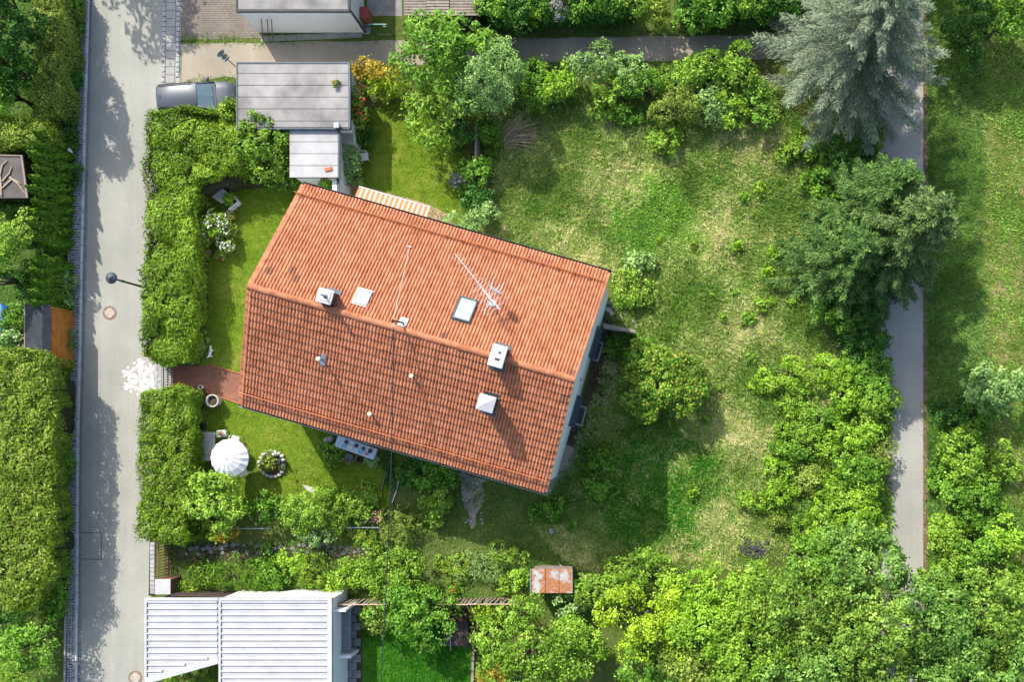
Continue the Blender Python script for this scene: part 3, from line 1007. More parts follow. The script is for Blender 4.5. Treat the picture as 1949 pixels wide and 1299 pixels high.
struct('back_terrace', wavy([(668, 350), (720, 362), (800, 383), (855, 408), (870, 440), (650, 390)], 1.5, 20, 11), 0.010, M['pavers_peach'])
struct('bottom_paving', [(640, 1150), (690, 1156), (690, 1420), (600, 1420)], 0.006, M['soil'])
bpv = [o for o in bpy.data.objects if o.name == 'bottom_paving'][0]
for i in range(18):
    for j in range(4):
        x = 634 + j * 15.2 + (7 if i % 2 else 0)
        if x > 683: continue
        piece('paving_slab', x, 1163 + i * 15.2, 14.4, 14.4, 0.04, rg.uniform(-.02, .02), M['slab'], bpv, rg.uniform(0, .01))
struct('cobble_side_strip', [(285, 1030), (298, 1030), (296, 1135), (283, 1135)], 0.014, M['soil'])
cs = [o for o in bpy.data.objects if o.name == 'cobble_side_strip'][0]
for i in range(12):
    piece('sett', 290.5, 1036 + i * 8.3, 8.6, 7.6, 0.045, rg.uniform(-.04, .04), M['granite'], cs, rg.uniform(0, .006))
struct('gravel_patch', wavy([(872, 900), (918, 912), (924, 950), (905, 985), (900, 1010), (892, 985), (880, 950)], 3.5, 9, 12), 0.006, M['gravel'])
struct('house_gravel', wavy([(1045, 900), (1075, 850), (1100, 860), (1095, 915), (1060, 950), (1040, 945)], 5, 14, 13), 0.006, M['gravel'])
struct('mossy_strip', wavy([(1150, 600), (1180, 600), (1190, 690), (1150, 760), (1130, 850), (1080, 900), (1065, 880), (1120, 720)], 6, 18, 14), 0.005, M['soil'])
struct('flower_bed_soil', wavy([(360, 330), (398, 330), (392, 480), (385, 690), (362, 690)], 3, 16, 15), 0.009, M['soil'])
struct('shrub_bed_soil', wavy([(372, 740), (392, 745), (394, 830), (388, 985), (372, 985)], 3, 16, 16), 0.009, M['soil'])
struct('stone_path_bed', wavy([(335, 1035), (700, 1040), (760, 1050), (750, 1065), (560, 1062), (335, 1072)], 5, 20, 17), 0.005, M['soil'])
struct('carport_bed', wavy([(400, 325), (500, 330), (560, 345), (470, 362), (400, 350)], 3, 14, 18), 0.010, M['soil'])

# ================================================================== THE MAIN HOUSE
ZE, ZR = 5.4, 8.3
r0, r1 = P(475, 543, ZR), P(1095, 722, ZR)
eaves = [P(575, 352, ZE), P(1160, 523, ZE), P(1040, 945, ZE), P(455, 765, ZE)]
rd = (r1 - r0)
HA = math.atan2(rd.y, rd.x)
hc = (sum(eaves, Vector()) / 4 + (r0 + r1) / 2) / 2
hc.z = 0
house = thing('house', 'white house with a red clay tile gable roof', 'house', hc, HA)
HRot = Matrix.Rotation(-HA, 3, 'Z')
def hl(p):
    q = HRot @ (Vector(p) - hc)
    return q
HLn = rd.length / 2 + 0.02
le = [hl(p) for p in eaves]
HW = (abs(le[0].y) + abs(le[1].y) + abs(le[2].y) + abs(le[3].y)) / 4
PITCH = math.atan2(ZR - ZE, HW)
SL = math.hypot(HW, ZR - ZE)
def hpt(px, py, h):
    return hl(P(px, py, h))
def roofpt(px, py, lift=0.0):
    """photograph pixel -> local point on the roof surface"""
    z = 7.0
    for _ in range(30):
        q = hl(P(px, py, z))
        z = ZR - abs(q.y) * (ZR - ZE) / HW + lift
    return Vector((q.x, q.y, z))
def hbuild(mb, name, mat, parent=house, smooth=False):
    return mb.build(name, mat, parent, smooth, True)

# walls: a pentagon gable solid with openings set into it
wx0, wx1, wy = -HLn + 0.25, HLn - 0.10, HW - 0.55
zt = ZR - 0.12 - 0.0
ze_w = ZR - wy * (ZR - ZE) / HW - 0.14
mb = MB()
for sgn, yy in ((1, wy), (-1, -wy)):
    mb.add([(wx0, yy, 0), (wx1, yy, 0), (wx1, yy, ze_w), (wx0, yy, ze_w)], [(0, 1, 2, 3) if sgn < 0 else (3, 2, 1, 0)])
hbuild(mb, 'long_wall', M['white'])
for x, nm in ((wx0, 'gable_wall'), (wx1, 'gable_wall')):
    q = [(x, -wy, 0), (x, wy, 0), (x, wy, ze_w), (x, 0, zt - 0.05), (x, -wy, ze_w)]
    hbuild(MB().add(q, [(0, 1, 2, 3, 4) if x > 0 else (4, 3, 2, 1, 0)]), nm, M['white'])
# roof deck under the tiles
mb = MB()
zb = 0.10
mb.add([(-HLn + 0.02, -HW + .02, ZE - zb), (HLn - .02, -HW + .02, ZE - zb), (HLn - .02, 0, ZR - zb), (-HLn + .02, 0, ZR - zb),
        (-HLn + .02, HW - .02, ZE - zb), (HLn - .02, HW - .02, ZE - zb)], [(0, 1, 2, 3), (3, 2, 5, 4)])
mb.add([(-HLn + 0.02, -HW + .02, ZE - zb - .1), (HLn - .02, -HW + .02, ZE - zb - .1), (HLn - .02, 0, ZR - zb - .1), (-HLn + .02, 0, ZR - zb - .1),
        (-HLn + .02, HW - .02, ZE - zb - .1), (HLn - .02, HW - .02, ZE - zb - .1)], [(3, 2, 1, 0), (4, 5, 2, 3)])
hbuild(mb, 'roof_deck', M['wood_dark'])

# tiles: two humps wide, one mesh shared
NC, NR = 48, 16
TW = 2 * (HLn - 0.10) / NC
TL = (SL - 0.02) / NR
def tile_verts(hump=0.085):
    prof = []
    for hmp in range(2):
        for t in (0.0, 0.10, 0.28, 0.5, 0.72, 0.90):
            prof.append(((hmp + t) / 2 * TW, hump * (math.sin(math.pi * t) ** 0.42 if 0 < t < 1 else 0)))
    prof.append((TW, 0.0))
    v, f = [], []
    n = len(prof)
    for yy, dz in ((TL * 1.10, 0.0), (0.0, 0.078)):        # upper end tucked under, lower end raised on the next tile
        v += [(x, yy, z + dz) for x, z in prof]
    v += [(x, 0.002, z + 0.078 - 0.074) for x, z in prof]    # front lip
    for i in range(n - 1):
        f.append((n + i, n + i + 1, i + 1, i))
        f.append((2 * n + i, 2 * n + i + 1, n + i + 1, n + i))
    return v, f
tv, tf = tile_verts()
tile_me = MB().add(tv, tf).mesh('roof_tile', M['tile'], smooth=False)
def tile_matrix(side, c, r):
    """side +1 = upper slope (+y), -1 = lower slope. r = 0 at the ridge"""
    s0 = (NR - 1 - r) * TL
    up_y = -side
    x = -HLn + 0.10 + c * TW
    ax = Vector((1, 0, 0)) if side < 0 else Vector((-1, 0, 0))
    ay = Vector((0, up_y * math.cos(PITCH), math.sin(PITCH)))
    az = ax.cross(ay)
    o = Vector((x if side < 0 else x + TW, side * HW, ZE)) + ay * s0
    return Matrix(((ax.x, ay.x, az.x, o.x), (ax.y, ay.y, az.y, o.y), (ax.z, ay.z, az.z, o.z), (0, 0, 0, 1)))
odd_me = tile_me.copy(); odd_me.materials[0] = mk('roof_tile_replaced', (0.43, 0.165, 0.075), 0.12, 6, 40, 0.75)
old_me = tile_me.copy(); old_me.materials[0] = mk('roof_tile_sooty', (0.20, 0.085, 0.05), 0.2, 6, 40, 0.8)
rest = MB()
n_ind = 0
rgt = random.Random(2)
holes = [(roofpt(690, 566), 0.36, 0.42), (roofpt(885, 590), 0.5, 0.72)]
for r in range(NR):
    for side in (1, -1):
        for c in range(NC):
            mtx = tile_matrix(side, c, r)
            mtx = mtx @ Matrix.Translation((rgt.uniform(-.006, .006), rgt.uniform(-.008, .008), rgt.uniform(-.004, .006)))
            if n_ind < 300:
                rv = rgt.random()
                o = bpy.data.objects.new('roof_tile', odd_me if rv < .04 else (old_me if rv < .055 else tile_me))
                COL.objects.link(o)
                o.parent = house
                o.matrix_local = mtx
                n_ind += 1
            else:
                rest.add([mtx @ Vector(q) for q in tv], tf)
tag(hbuild(rest, 'roof_tiles', M['tile']), kind='stuff')

# ridge tiles
nrt = 42
rl = 2 * HLn / nrt
def ridge_mesh():
    mb = MB()
    prof = []
    for k in range(9):
        t = math.pi * (k / 8)
        prof.append((0.175 * math.cos(t), 0.15 * math.sin(t)))
    for x, s in ((0, 1.06), (0.06, 1.06), (0.07, 1.0), (rl * 1.03, 0.93)):
        mb.v += [(x, yy * s, zz * s) for yy, zz in prof]
    for i in range(3):
        for k in range(8):
            mb.f.append((i * 9 + k, i * 9 + k + 1, i * 9 + 10 + k, i * 9 + 9 + k))
    mb.f.append(tuple(range(8, -1, -1)))
    mb.f.append(tuple(range(27, 36)))
    mb.f = [tuple(reversed(q)) for q in mb.f]
    return mb.mesh('ridge_tile', M['tile'], smooth=False)
rme = ridge_mesh()
for i in range(nrt):
    o = bpy.data.objects.new('ridge_tile', rme)
    COL.objects.link(o)
    o.parent = house
    o.location = (-HLn + i * rl, rgt.uniform(-.008, .008), ZR + 0.02 + rgt.uniform(-.006, .006))
# verge tiles and bargeboards
for x in (-HLn + 0.03, HLn - 0.08):
    for side in (1, -1):
        mbv = MB()
        for r in range(NR):
            a0, a1 = r * TL, (r + 1) * TL + 0.01
            for k, (sa, sb, dz) in enumerate(((a0, a1, 0.0),)):
                ya, yb = side * (HW - sa * math.cos(PITCH)), side * (HW - sb * math.cos(PITCH))
                za, zb_ = ZE + sa * math.sin(PITCH) + 0.120, ZE + sb * math.sin(PITCH) + 0.060
                w = 0.085
                mbv.add([(x - w, ya, za), (x + w, ya, za), (x + w, yb, zb_), (x - w, yb, zb_),
                         (x - w, ya, za - .16), (x + w, ya, za - .16), (x + w, yb, zb_ - .16), (x - w, yb, zb_ - .16)],
                        [(0, 1, 2, 3) if side < 0 else (3, 2, 1, 0), (0, 4, 5, 1), (1, 5, 6, 2), (2, 6, 7, 3), (3, 7, 4, 0), (4, 7, 6, 5)])
        hbuild(mbv, 'verge_tiles', M['tile'])
# gutters
for side in (1, -1):
    mbg = MB()
    prof = []
    for k in range(7):
        t = math.pi * (1 + k / 6)
        prof.append((0.085 * math.cos(t), 0.085 * math.sin(t)))
    yc = side * (HW + 0.075)
    zc = ZE - 0.03
    for x in (-HLn - 0.02, HLn + 0.02):
        mbg.v += [(x, yc + a, zc + b) for a, b in prof]
    for k in range(6):
        mbg.f += [(k, k + 1, 8 + k, 7 + k), (7 + k, 8 + k, k + 1, k)]
    mbg.tube([(-HLn - 0.02, yc + side * 0.088, zc), (HLn + .02, yc + side * .088, zc)], 0.014, 5)
    mbg.box((-HLn - 0.02, yc, zc - 0.04), (0.01, 0.16, 0.09)); mbg.box((HLn + 0.02, yc, zc - 0.04), (0.01, 0.16, 0.09))
    gt = hbuild(mbg, 'gutter', M['slate'] if side > 0 else M['zinc'])
    xd = HLn - 0.35
    hbuild(MB().tube([(xd, yc, zc - 0.08), (xd, side * (wy + 0.12), zc - 0.7), (xd, side * (wy + 0.08), zc - 1.0), (xd, side * (wy + 0.08), 0.0)], 0.05, 8), 'downpipe', M['zinc'])
# orange downspout end at the lower right corner
q = hpt(1041, 946, 5.2)
# snow guards
for side, s_up in ((1, 0.62), (-1, 0.66)):
    yb = side * (HW - s_up * math.cos(PITCH)); zb2 = ZE + s_up * math.sin(PITCH) + 0.13
    nv = Vector((0, side * math.sin(PITCH), math.cos(PITCH)))
    x0, x1 = -HLn - 0.10 if side > 0 else -HLn + 0.05, HLn - 0.12
    hgt = 0.24 if side > 0 else 0.24
    lean = Vector((0, 0, 1))
    base = Vector((0, yb, zb2))
    mbs = MB()
    for t in (0.03, 0.5, 1.0):
        p = base + lean * hgt * t
        mbs.tube([(x0, p.y, p.z), (x1, p.y, p.z)], 0.017 if t != 0.5 else 0.010, 5)
    sg = hbuild(mbs, 'snow_guard', M['orange_metal'])
    mbs = MB()
    x = x0 + 0.08
    while x < x1:
        p = base; p2 = base + lean * hgt
        mbs.tube([(x, p.y, p.z), (x, p2.y, p2.z)], 0.008, 4, False)
        x += 0.105
    hbuild(mbs, 'bars', M['orange_metal'], sg)
    x = x0 + 0.35
    bme = MB()
    bme.box((0, -side * 0.10, 0.0), (0.035, 0.42, 0.012)).box((0, 0.0, hgt / 2), (0.03, 0.03, hgt))
    bme.tube([(0, 0, hgt), (0, -side * 0.28, 0.09)], 0.012, 4)
    bme = bme.mesh('bracket', M['orange_metal'])
    while x < x1:
        o = link('bracket', bme, sg, (x, yb, zb2))
        x += 0.86

# roof windows
def roof_window(px, py, w, l, pane_mat, frame_mat, open_shadow=False):
    p = roofpt(px, py, 0.12)
    side = 1 if p.y > 0 else -1
    ax = Vector((1, 0, 0)); ay = Vector((0, -side * math.cos(PITCH), math.sin(PITCH))); az = ax.cross(ay)
    if side > 0:
        ax = Vector((-1, 0, 0)); az = ax.cross(ay)
    mt = Matrix(((ax.x, ay.x, az.x), (ax.y, ay.y, az.y), (ax.z, ay.z, az.z)))
    def bb(c, s):
        m_ = MB(); m_.box(mt @ Vector(c) + p, s, M=mt); return m_
    root = hbuild(bb((0, 0, 0.0), (w + 0.16, l + 0.24, 0.05)), 'roof_window', frame_mat)
    fr = MB()
    for c, s in (((0, l / 2 + 0.03, 0.06), (w + 0.12, 0.07, 0.09)), ((0, -l / 2 - 0.03, 0.06), (w + 0.12, 0.07, 0.09)),
                 ((w / 2 + 0.03, 0, 0.06), (0.06, l, 0.09)), ((-w / 2 - 0.03, 0, 0.06), (0.06, l, 0.09))):
        fr.box(mt @ Vector(c) + p, s, M=mt)
    hbuild(fr, 'frame', frame_mat, root)
    hbuild(bb((0, 0, 0.055), (w, l, 0.02)), 'pane', pane_mat, root)
    return root
roof_window(690, 566, 0.60, 0.74, M['glass_sky'], M['aluminium'])
rw = roof_window(885, 590, 0.80, 1.22, M['glass_sky'], M['slate'])
p = roofpt(893, 562, 0.05)

def chimney(px, py, ztop, w, l, cap_w, cap_l, body_mat, kind, cap_mat):
    """px, py centre of the cap as seen"""
    c = hpt(px, py, ztop)
    zbase = min(ZR - max(0, abs(c.y) + l / 2) * (ZR - ZE) / HW, ZR) - 0.15
    root = hbuild(MB().box((c.x, c.y, (zbase + ztop - 0.06) / 2), (w, l, ztop - 0.06 - zbase)), 'chimney', body_mat)
    cap = MB()
    if kind == 'pyramid':
        cap.prism([(c.x - cap_w / 2, c.y - cap_l / 2), (c.x + cap_w / 2, c.y - cap_l / 2), (c.x + cap_w / 2, c.y + cap_l / 2), (c.x - cap_w / 2, c.y + cap_l / 2)], ztop - 0.06, ztop)
        a = [(c.x - cap_w / 2, c.y - cap_l / 2, ztop + .002), (c.x + cap_w / 2, c.y - cap_l / 2, ztop + .002), (c.x + cap_w / 2, c.y + cap_l / 2, ztop + .002), (c.x - cap_w / 2, c.y + cap_l / 2, ztop + .002), (c.x, c.y, ztop + 0.16)]
        cap.add(a, [(0, 1, 4), (1, 2, 4), (2, 3, 4), (3, 0, 4)])
    else:
        cap.bbox((c.x, c.y, ztop - 0.03), (cap_w, cap_l, 0.08), 0, 0.02)
    cp = hbuild(cap, 'cap', cap_mat, root)
    if kind == 'holes':
        hbuild(MB().lathe([(0.055, 0), (0.055, 0.02)], (c.x + 0.06, c.y + 0.18, ztop + 0.006), 14), 'flue', M['black'], root)
        mb_ = MB(); mb_.bbox((c.x + 0.03, c.y - 0.16, ztop + 0.018), (0.22, 0.10, 0.02), 0, 0.004)
        hbuild(mb_, 'flue', M['black'], root)
    if kind == 'pipe':
        hbuild(MB().bbox((c.x, c.y + 0.02, ztop + 0.03), (cap_w * 0.72, cap_l * 0.72, 0.06), 0, 0.02), 'plate', cap_mat, root)
        hbuild(MB().lathe([(0.12, 0), (0.10, 0.06), (0.05, 0.10), (0.05, 0.62), (0.07, 0.63), (0.07, 0.70)], (c.x + 0.05, c.y, ztop + 0.06), 12), 'flue_pipe', M['steel_blue'], root)
    # lead flashing on the slope
    for side in (1, -1):
        yy = c.y + side * (l / 2 + 0.10)
        z = ZR - abs(yy) * (ZR - ZE) / HW + 0.165
        s2 = -1 if yy > 0 else 1
        ay = Vector((0, s2 * math.cos(PITCH), math.sin(PITCH))); ax = Vector((1, 0, 0)); az = ax.cross(ay)
        mt = Matrix(((ax.x, ay.x, az.x), (ax.y, ay.y, az.y), (ax.z, ay.z, az.z)))
        hbuild(MB().box((c.x, yy, z), (w + 0.12, 0.26, 0.012), M=mt), 'flashing', M['slate'], root)
    return root
chimney(618, 564, 9.0, 0.66, 0.60, 0.76, 0.70, M['wood_dark'], 'pipe', M['aluminium'])
chimney(947, 678, 9.15, 0.62, 0.94, 0.76, 1.10, M['slate'], 'holes', M['white_metal'])
chimney(925, 768, 8.65, 0.66, 0.66, 0.84, 0.80, M['slate'], 'pyramid', M['white_metal'])

def vent(px, py, h, cap_mat, base_px=None, metal=False):
    """vent pipe; px, py = the cap as seen"""
    b = roofpt(*(base_px or (px + 3, py + 1)))
    root = hbuild(MB().lathe([(0.10, -0.10), (0.075, 0.05), (0.055, 0.10), (0.055, h)], b, 12), 'vent_pipe', M['steel_blue'] if metal else M['terracotta'], smooth=False)
    hbuild(MB().lathe([(0.085, 0), (0.11, 0.02), (0.11, 0.05), (0.06, 0.085)], b + Vector((0, 0, h)), 14), 'cap', cap_mat, root)
    if metal:
        ay = Vector((0, math.cos(PITCH), math.sin(PITCH))); ax = Vector((1, 0, 0)); az = ax.cross(ay)
        mt = Matrix(((ax.x, ay.x, az.x), (ax.y, ay.y, az.y), (ax.z, ay.z, az.z)))
        hbuild(MB().box(b + Vector((0, 0, 0.165)), (0.27, 0.62, 0.02), M=mt), 'flashing', M['steel_blue'], root)
    return root
vent(603, 682, 0.85, M['cream'], (617, 686), True)
vent(780, 715, 0.42, M['cream'], (787, 717))
vent(701, 788, 0.42, M['cream'], (708, 789))

# windows and doors in the right gable wall
def gable_window(px, py, zc, w, h, name='window'):
    p = hl(P(px, py, zc)); y0 = p.y
    x = wx1
    root = hbuild(MB().box((x + 0.035, y0, zc), (0.06, w, h)), name, M['black'])
    for yy in (-w / 4, w / 4):
        hbuild(MB().box((x + 0.07, y0 + yy, zc), (0.02, w / 2 - 0.12, h - 0.18)), 'pane', M['glass'], root)
    hbuild(MB().box((x + 0.14, y0, zc - h / 2 - 0.03), (0.26, w + 0.1, 0.05)), 'sill', M['slate'], root)
    # roller shutter box above
    hbuild(MB().box((x + 0.06, y0, zc + h / 2 + 0.10), (0.12, w + 0.06, 0.18)), 'shutter_box', M['slate'], root)
    return root
gable_window(1139, 655, 1.9, 1.7, 1.3)
gable_window(1094, 783, 1.9, 1.7, 1.3)
q = hl(P(1104, 723, 3.4))
hbuild(MB().lathe([(0.13, 0), (0.13, 0.03), (0.09, 0.05)], (wx1 + 0.005, q.y, 3.6), 14, Matrix.Rotation(R(90), 3, 'Y')), 'wall_vent', M['steel_blue'])
# house porch wall at the lower eave
a = hl(P(888, 902, 2.4))
hbuild(MB().box((a.x, -wy - 0.30, 1.2), (1.8, 0.6, 2.4)), 'porch', M['white'])
# wing wall
a, b = P(1148, 618, 1.9), P(1209, 631, 1.9)
d = b - a
ww = MB(); ww.box(((a + b) / 2).xy.to_3d() + Vector((0, 0, 0.93)), (d.length, 0.10, 1.86), math.atan2(d.y, d.x))
ww = ww.build('screen_wall', M['white'])
tag(ww, 'thin white garden screen wall standing out from the house gable', 'wall')
MB().box(((a + b) / 2).xy.to_3d() + Vector((0, 0, 1.885)), (d.length + 0.04, 0.15, 0.05), math.atan2(d.y, d.x)).build('coping', M['wood_grey'], ww)
# light wells with gratings
for px, py, which in ((1133, 668, 'upper'), (1102, 791, 'lower')):
    c = P(px, py)
    lw = thing('light_well', 'basement light well with dark grating, %s of the two beside the gable wall' % which, 'light well', c, HA, 'basement light wells')
    fr = MB()
    w, l = 0.62, 1.15
    for cc_, ss in (((w / 2, 0, 0.05), (0.09, l, 0.10)), ((-w / 2, 0, 0.05), (0.09, l, 0.10)), ((0, l / 2 - .045, 0.05), (w - .09, 0.09, 0.10)), ((0, -l / 2 + .045, 0.05), (w - .09, 0.09, 0.10))):
        fr.box(cc_, ss)
    fr.build('frame', M['concrete'], lw, local=True)
    MB().box((0, 0, 0.015), (w - 0.09, l - 0.18, 0.02)).build('pit_shade', M['black'], lw, local=True)  # black plate: the shade of the shaft is put into its colour
    gm = MB()
    for i in range(13):
        gm.box((0, -l / 2 + 0.13 + i * (l - 0.26) / 12, 0.07), (w - 0.09, 0.02, 0.03))
    for i in range(5):
        gm.box((-w / 2 + 0.1 + i * (w - 0.2) / 4, 0, 0.062), (0.015, l - 0.18, 0.02))
    gm.build('grating', M['grating'], lw, local=True)

# electricity roof mast with its cable
mbp = roofpt(769, 616)
mt_ = thing('roof_mast', 'dark electricity mast with bent head on the roof ridge', 'mast', Matrix.Rotation(HA, 3, 'Z') @ mbp + hc)
mw = Vector(mt_.location)
top = P(748, 611, mw.z + 1.15)
MB().tube([mw - Vector((0, 0, 0.1)), mw + Vector((0, 0, 0.5)), top], [0.05, 0.045, 0.045], 8).build('pole', M['slate'], mt_)
MB().lathe([(0.07, -.05), (0.085, 0.04), (0.03, 0.10)], top, 10).build('head', M['black'], mt_)
ayw = Matrix.Rotation(HA, 3, 'Z') @ Vector((0, -math.cos(PITCH), math.sin(PITCH)))
axw = Matrix.Rotation(HA, 3, 'Z') @ Vector((-1, 0, 0)); azw = axw.cross(ayw)
mtw = Matrix(((axw.x, ayw.x, azw.x), (axw.y, ayw.y, azw.y), (axw.z, ayw.z, azw.z)))
MB().box(mw + Vector((0, 0.05, 0.165)), (0.40, 0.50, 0.015), M=mtw).build('flashing', M['zinc'], mt_)
stay = Matrix.Rotation(HA, 3, 'Z') @ roofpt(780, 470, 0.16) + hc
MB().tube([top, stay], 0.012, 5).build('stay_wire', M['steel'], mt_)
MB().box(stay, (0.22, 0.06, 0.16), HA).build('stay_anchor', M['steel'], mt_)
MB().tube([top + Vector((0.0, -0.05, 0)), top + Vector((0.03, -0.30, -0.03))], 0.03, 6).build('insulator', M['stone_pale'], mt_)
# pole that carries the far end of the cable, beyond the lower edge of the view
pole_b = P(770, 1560)
up_ = thing('utility_pole', 'wooden utility pole carrying the overhead cable beyond the lower garden', 'pole', pole_b)
MB().tube([pole_b, pole_b + Vector((0, 0, 8.0))], [0.13, 0.09], 10).build('shaft', M['wood_grey'], up_)
MB().tube([pole_b + Vector((0, 0, 7.8)), pole_b + Vector((0, 0.18, 7.85))], 0.03, 6).build('insulator', M['stone_pale'], up_)
a = top + Vector((0.03, -0.30, -0.03)); b = pole_b + Vector((0, 0.18, 7.85))
pts = []
for i in range(25):
    t = i / 24
    q = a.lerp(b, t); q.z -= 4 * 1.1 * t * (1 - t)
    pts.append(q)
cb = MB().tube(pts, 0.026, 5).build('overhead_cable', M['black'])
tag(cb, 'black overhead cable running from the roof mast down over the garden', 'cable')

# aerial and dish
ab = roofpt(938, 578)
abw = Matrix.Rotation(HA, 3, 'Z') @ ab + hc
an = thing('roof_antenna', 'white metal television aerial with satellite dish on the upper roof slope', 'antenna', abw)
zt2 = abw.z + 2.0
tip = P(927, 566, zt2)
mast_top = Vector((abw.x, abw.y, zt2 + 0.1))
MB().tube([abw - Vector((0, 0, .1)), mast_top], 0.028, 8).build('mast', M['steel'], an)
MB().box(abw + Vector((0, 0, 0.165)), (0.36, 0.36, 0.02), M=mtw).build('flashing', M['zinc'], an)
def boom(p0, p1, n, w0, w1, r, name, wvec=None):
    p0, p1 = Vector(p0), Vector(p1)
    d = (p1 - p0); pr = Vector((-d.y, d.x, 0)).normalized() if wvec is None else wvec
    bm = MB().tube([p0, p1], r, 6).build(name, M['aluminium'], an)
    el = MB()
    for i in range(n):
        t = (i + 0.5) / n
        w = w0 + (w1 - w0) * t
        c = p0.lerp(p1, t)
        el.tube([c - pr * w, c + pr * w], 0.011, 4)
    el.build('elements', M['aluminium'], bm)
boom(P(951, 590, zt2 - 0.15), P(866, 483, zt2 + 0.05), 11, 0.42, 0.24, 0.020, 'long_boom')
boom(P(952, 588, zt2 - 0.75), P(906, 540, zt2 - 0.70), 5, 0.75, 0.62, 0.016, 'cross_boom')
MB().tube([P(921, 600, zt2 - 0.4), P(940, 528, zt2 - 0.35)], 0.016, 5).build('rod', M['aluminium'], an)
MB().tube([P(932, 590, zt2 - 0.9), P(960, 538, zt2 - 0.85)], 0.014, 5).build('rod', M['aluminium'], an)
# dish seen nearly edge-on, facing to the lower left
dc = P(942, 556, zt2 - 0.55)
dn = Vector((0.55, 0.80, 0.22)).normalized()
mtd = dn.to_track_quat('Z', 'Y').to_matrix()
dish = MB()
dish.lathe([(0.02, 0.0), (0.14, 0.012), (0.27, 0.05), (0.36, 0.10), (0.355, 0.11), (0.26, 0.065), (0.13, 0.028), (0.01, 0.016)], dc, 22, mtd)
dish.build('dish', M['white_metal'], an, smooth=True)
MB().tube([dc + dn * 0.02, dc + dn * 0.45 + Vector((0, 0, -.1))], 0.018, 6).tube([dc, Vector((abw.x, abw.y, dc.z))], 0.025, 6).build('feed_arm', M['steel'], an)

# ================================================================== OTHER BUILDINGS
def rect_px(x0, y0, x1, y1, h):
    a, b = P(x0, y0, h), P(x1, y1, h)
    return min(a.x, b.x), min(a.y, b.y), max(a.x, b.x), max(a.y, b.y)

def wbox(x0, y0, x1, y1, z0, z1):
    return MB().box(((x0 + x1) / 2, (y0 + y1) / 2, (z0 + z1) / 2), (x1 - x0, y1 - y0, z1 - z0))

# ---- carport garage with bitumen roof
h = 2.7
x0, y0, x1, y1 = rect_px(451, 119, 665, 245, h)
gar = thing('garage', 'flat roofed garage covered in weathered grey roofing felt strips', 'garage', ((x0 + x1) / 2, (y0 + y1) / 2, 0))
for a in ((x0 + .25, y0 + .1, x1 - .15, y0 + .25), (x0 + .25, y1 - .35, x1 - .15, y1 - .2), (x1 - .3, y0 + .25, x1 - .15, y1 - .35)):
    wbox(*a, 0, h - 0.22).build('wall', M['white'], gar)
wbox(x0, y0, x1, y1, h - 0.22, h - 0.03).build('roof_slab', M['tar'], gar)
ny = 6
yy = y1 - 0.06
hs = [0.155, 0.185, 0.185, 0.185, 0.19, 0.10]
tot = (y1 - y0 - 0.12)
for i, f in enumerate(hs):
    wbox(x0 + 0.06, yy - f * tot + 0.03, x1 - 0.06, yy, h - 0.03, h + 0.006 * (i % 2) + 0.002).build('felt_strip', M['bitumen'], gar)
    yy -= f * tot
for a in ((x0 - .03, y0 - .03, x1 + .03, y0 + .05), (x0 - .03, y1 - .05, x1 + .03, y1 + .03), (x0 - .03, y0 + .05, x0 + .05, y1 - .05), (x1 - .05, y0 + .05, x1 + .06, y1 - .05)):
    wbox(*a, h - 0.20, h + 0.035).build('roof_edge', M['slate'], gar)
# vent on its corner
c = P(640, 238, h + 0.35)
vn = MB().box((c.x, c.y, h + 0.16), (0.22, 0.22, 0.31)).build('roof_vent', M['slate'], gar)
MB().bbox((c.x, c.y, h + 0.34), (0.32, 0.32, 0.06), 0.1, 0.02).build('cap', M['steel_blue'], vn)
# ---- lower annex
h2 = 2.5
x0, y0, x1, y1 = rect_px(551, 247, 645, 338, h2)
anx = thing('annex', 'small shed annex with pale grey felt roof below the garage', 'shed', ((x0 + x1) / 2, (y0 + y1) / 2, 0))
wbox(x0 + .15, y0 + .12, x1 - .15, y1 - .02, 0, h2 - 0.14).build('wall', M['white'], anx)
wbox(x0, y0, x1, y1, h2 - 0.14, h2 - 0.03).build('roof_slab', M['tar'], anx)
tot = (y1 - y0)
for i in range(4):
    wbox(x0 + .01, y0 + tot * i / 4 + .015, x1 - .06, y0 + tot * (i + 1) / 4 - .015, h2 - .03, h2 + .004).build('felt_strip', M['bitumen_pale'], anx)
wbox(x1 - .05, y0 - .05, x1 + .05, y1, h2 - .1, h2 + .04).build('roof_edge', M['slate'], anx)
b_ = P(625, 322, h2 + .05)
tag(MB().bbox((b_.x, b_.y, h2 + .034), (0.42, 0.20, 0.05), R(14), .01).build('roof_brick', M['terracotta']), 'loose red brick lying on the pale annex roof', 'brick')
# small white wall beside the annex, to the right, and garden wall to the house
x0, y0, x1, y1 = rect_px(632, 338, 645, 374, 2.2)
gw = wbox(x0, y0, x1, y1, 0, 2.16).build('garden_wall', M['white'])
tag(gw, 'narrow white wall between the pale annex and the house', 'wall')
wbox(x1 - .12, y0, x1 + .02, y1, 2.16, 2.2).build('coping', M['slate'], gw)
x0, y0, x1, y1 = rect_px(647, 249, 671, 272, 1.6)
mb = wbox(x0, y0, x1, y1, 0, 1.55)
ws = mb.build('storage_box', M['white']); tag(ws, 'low white storage box in the corner behind the garage', 'storage box')
wbox(x0 - .02, y0 - .02, x1 + .04, y1 + .02, 1.552, 1.6).build('lid', M['concrete'], ws)
a, b = P(641, 342, 1.2), P(671, 358, 1.2)
rl_ = MB().tube([Vector((a.x, a.y, 0)), Vector((a.x, a.y, 1.2)), b, Vector((b.x, b.y, 0))], 0.03, 6).build('hand_rail', M['red'])
tag(rl_, 'rusty red hand rail beside the striped awning', 'rail')

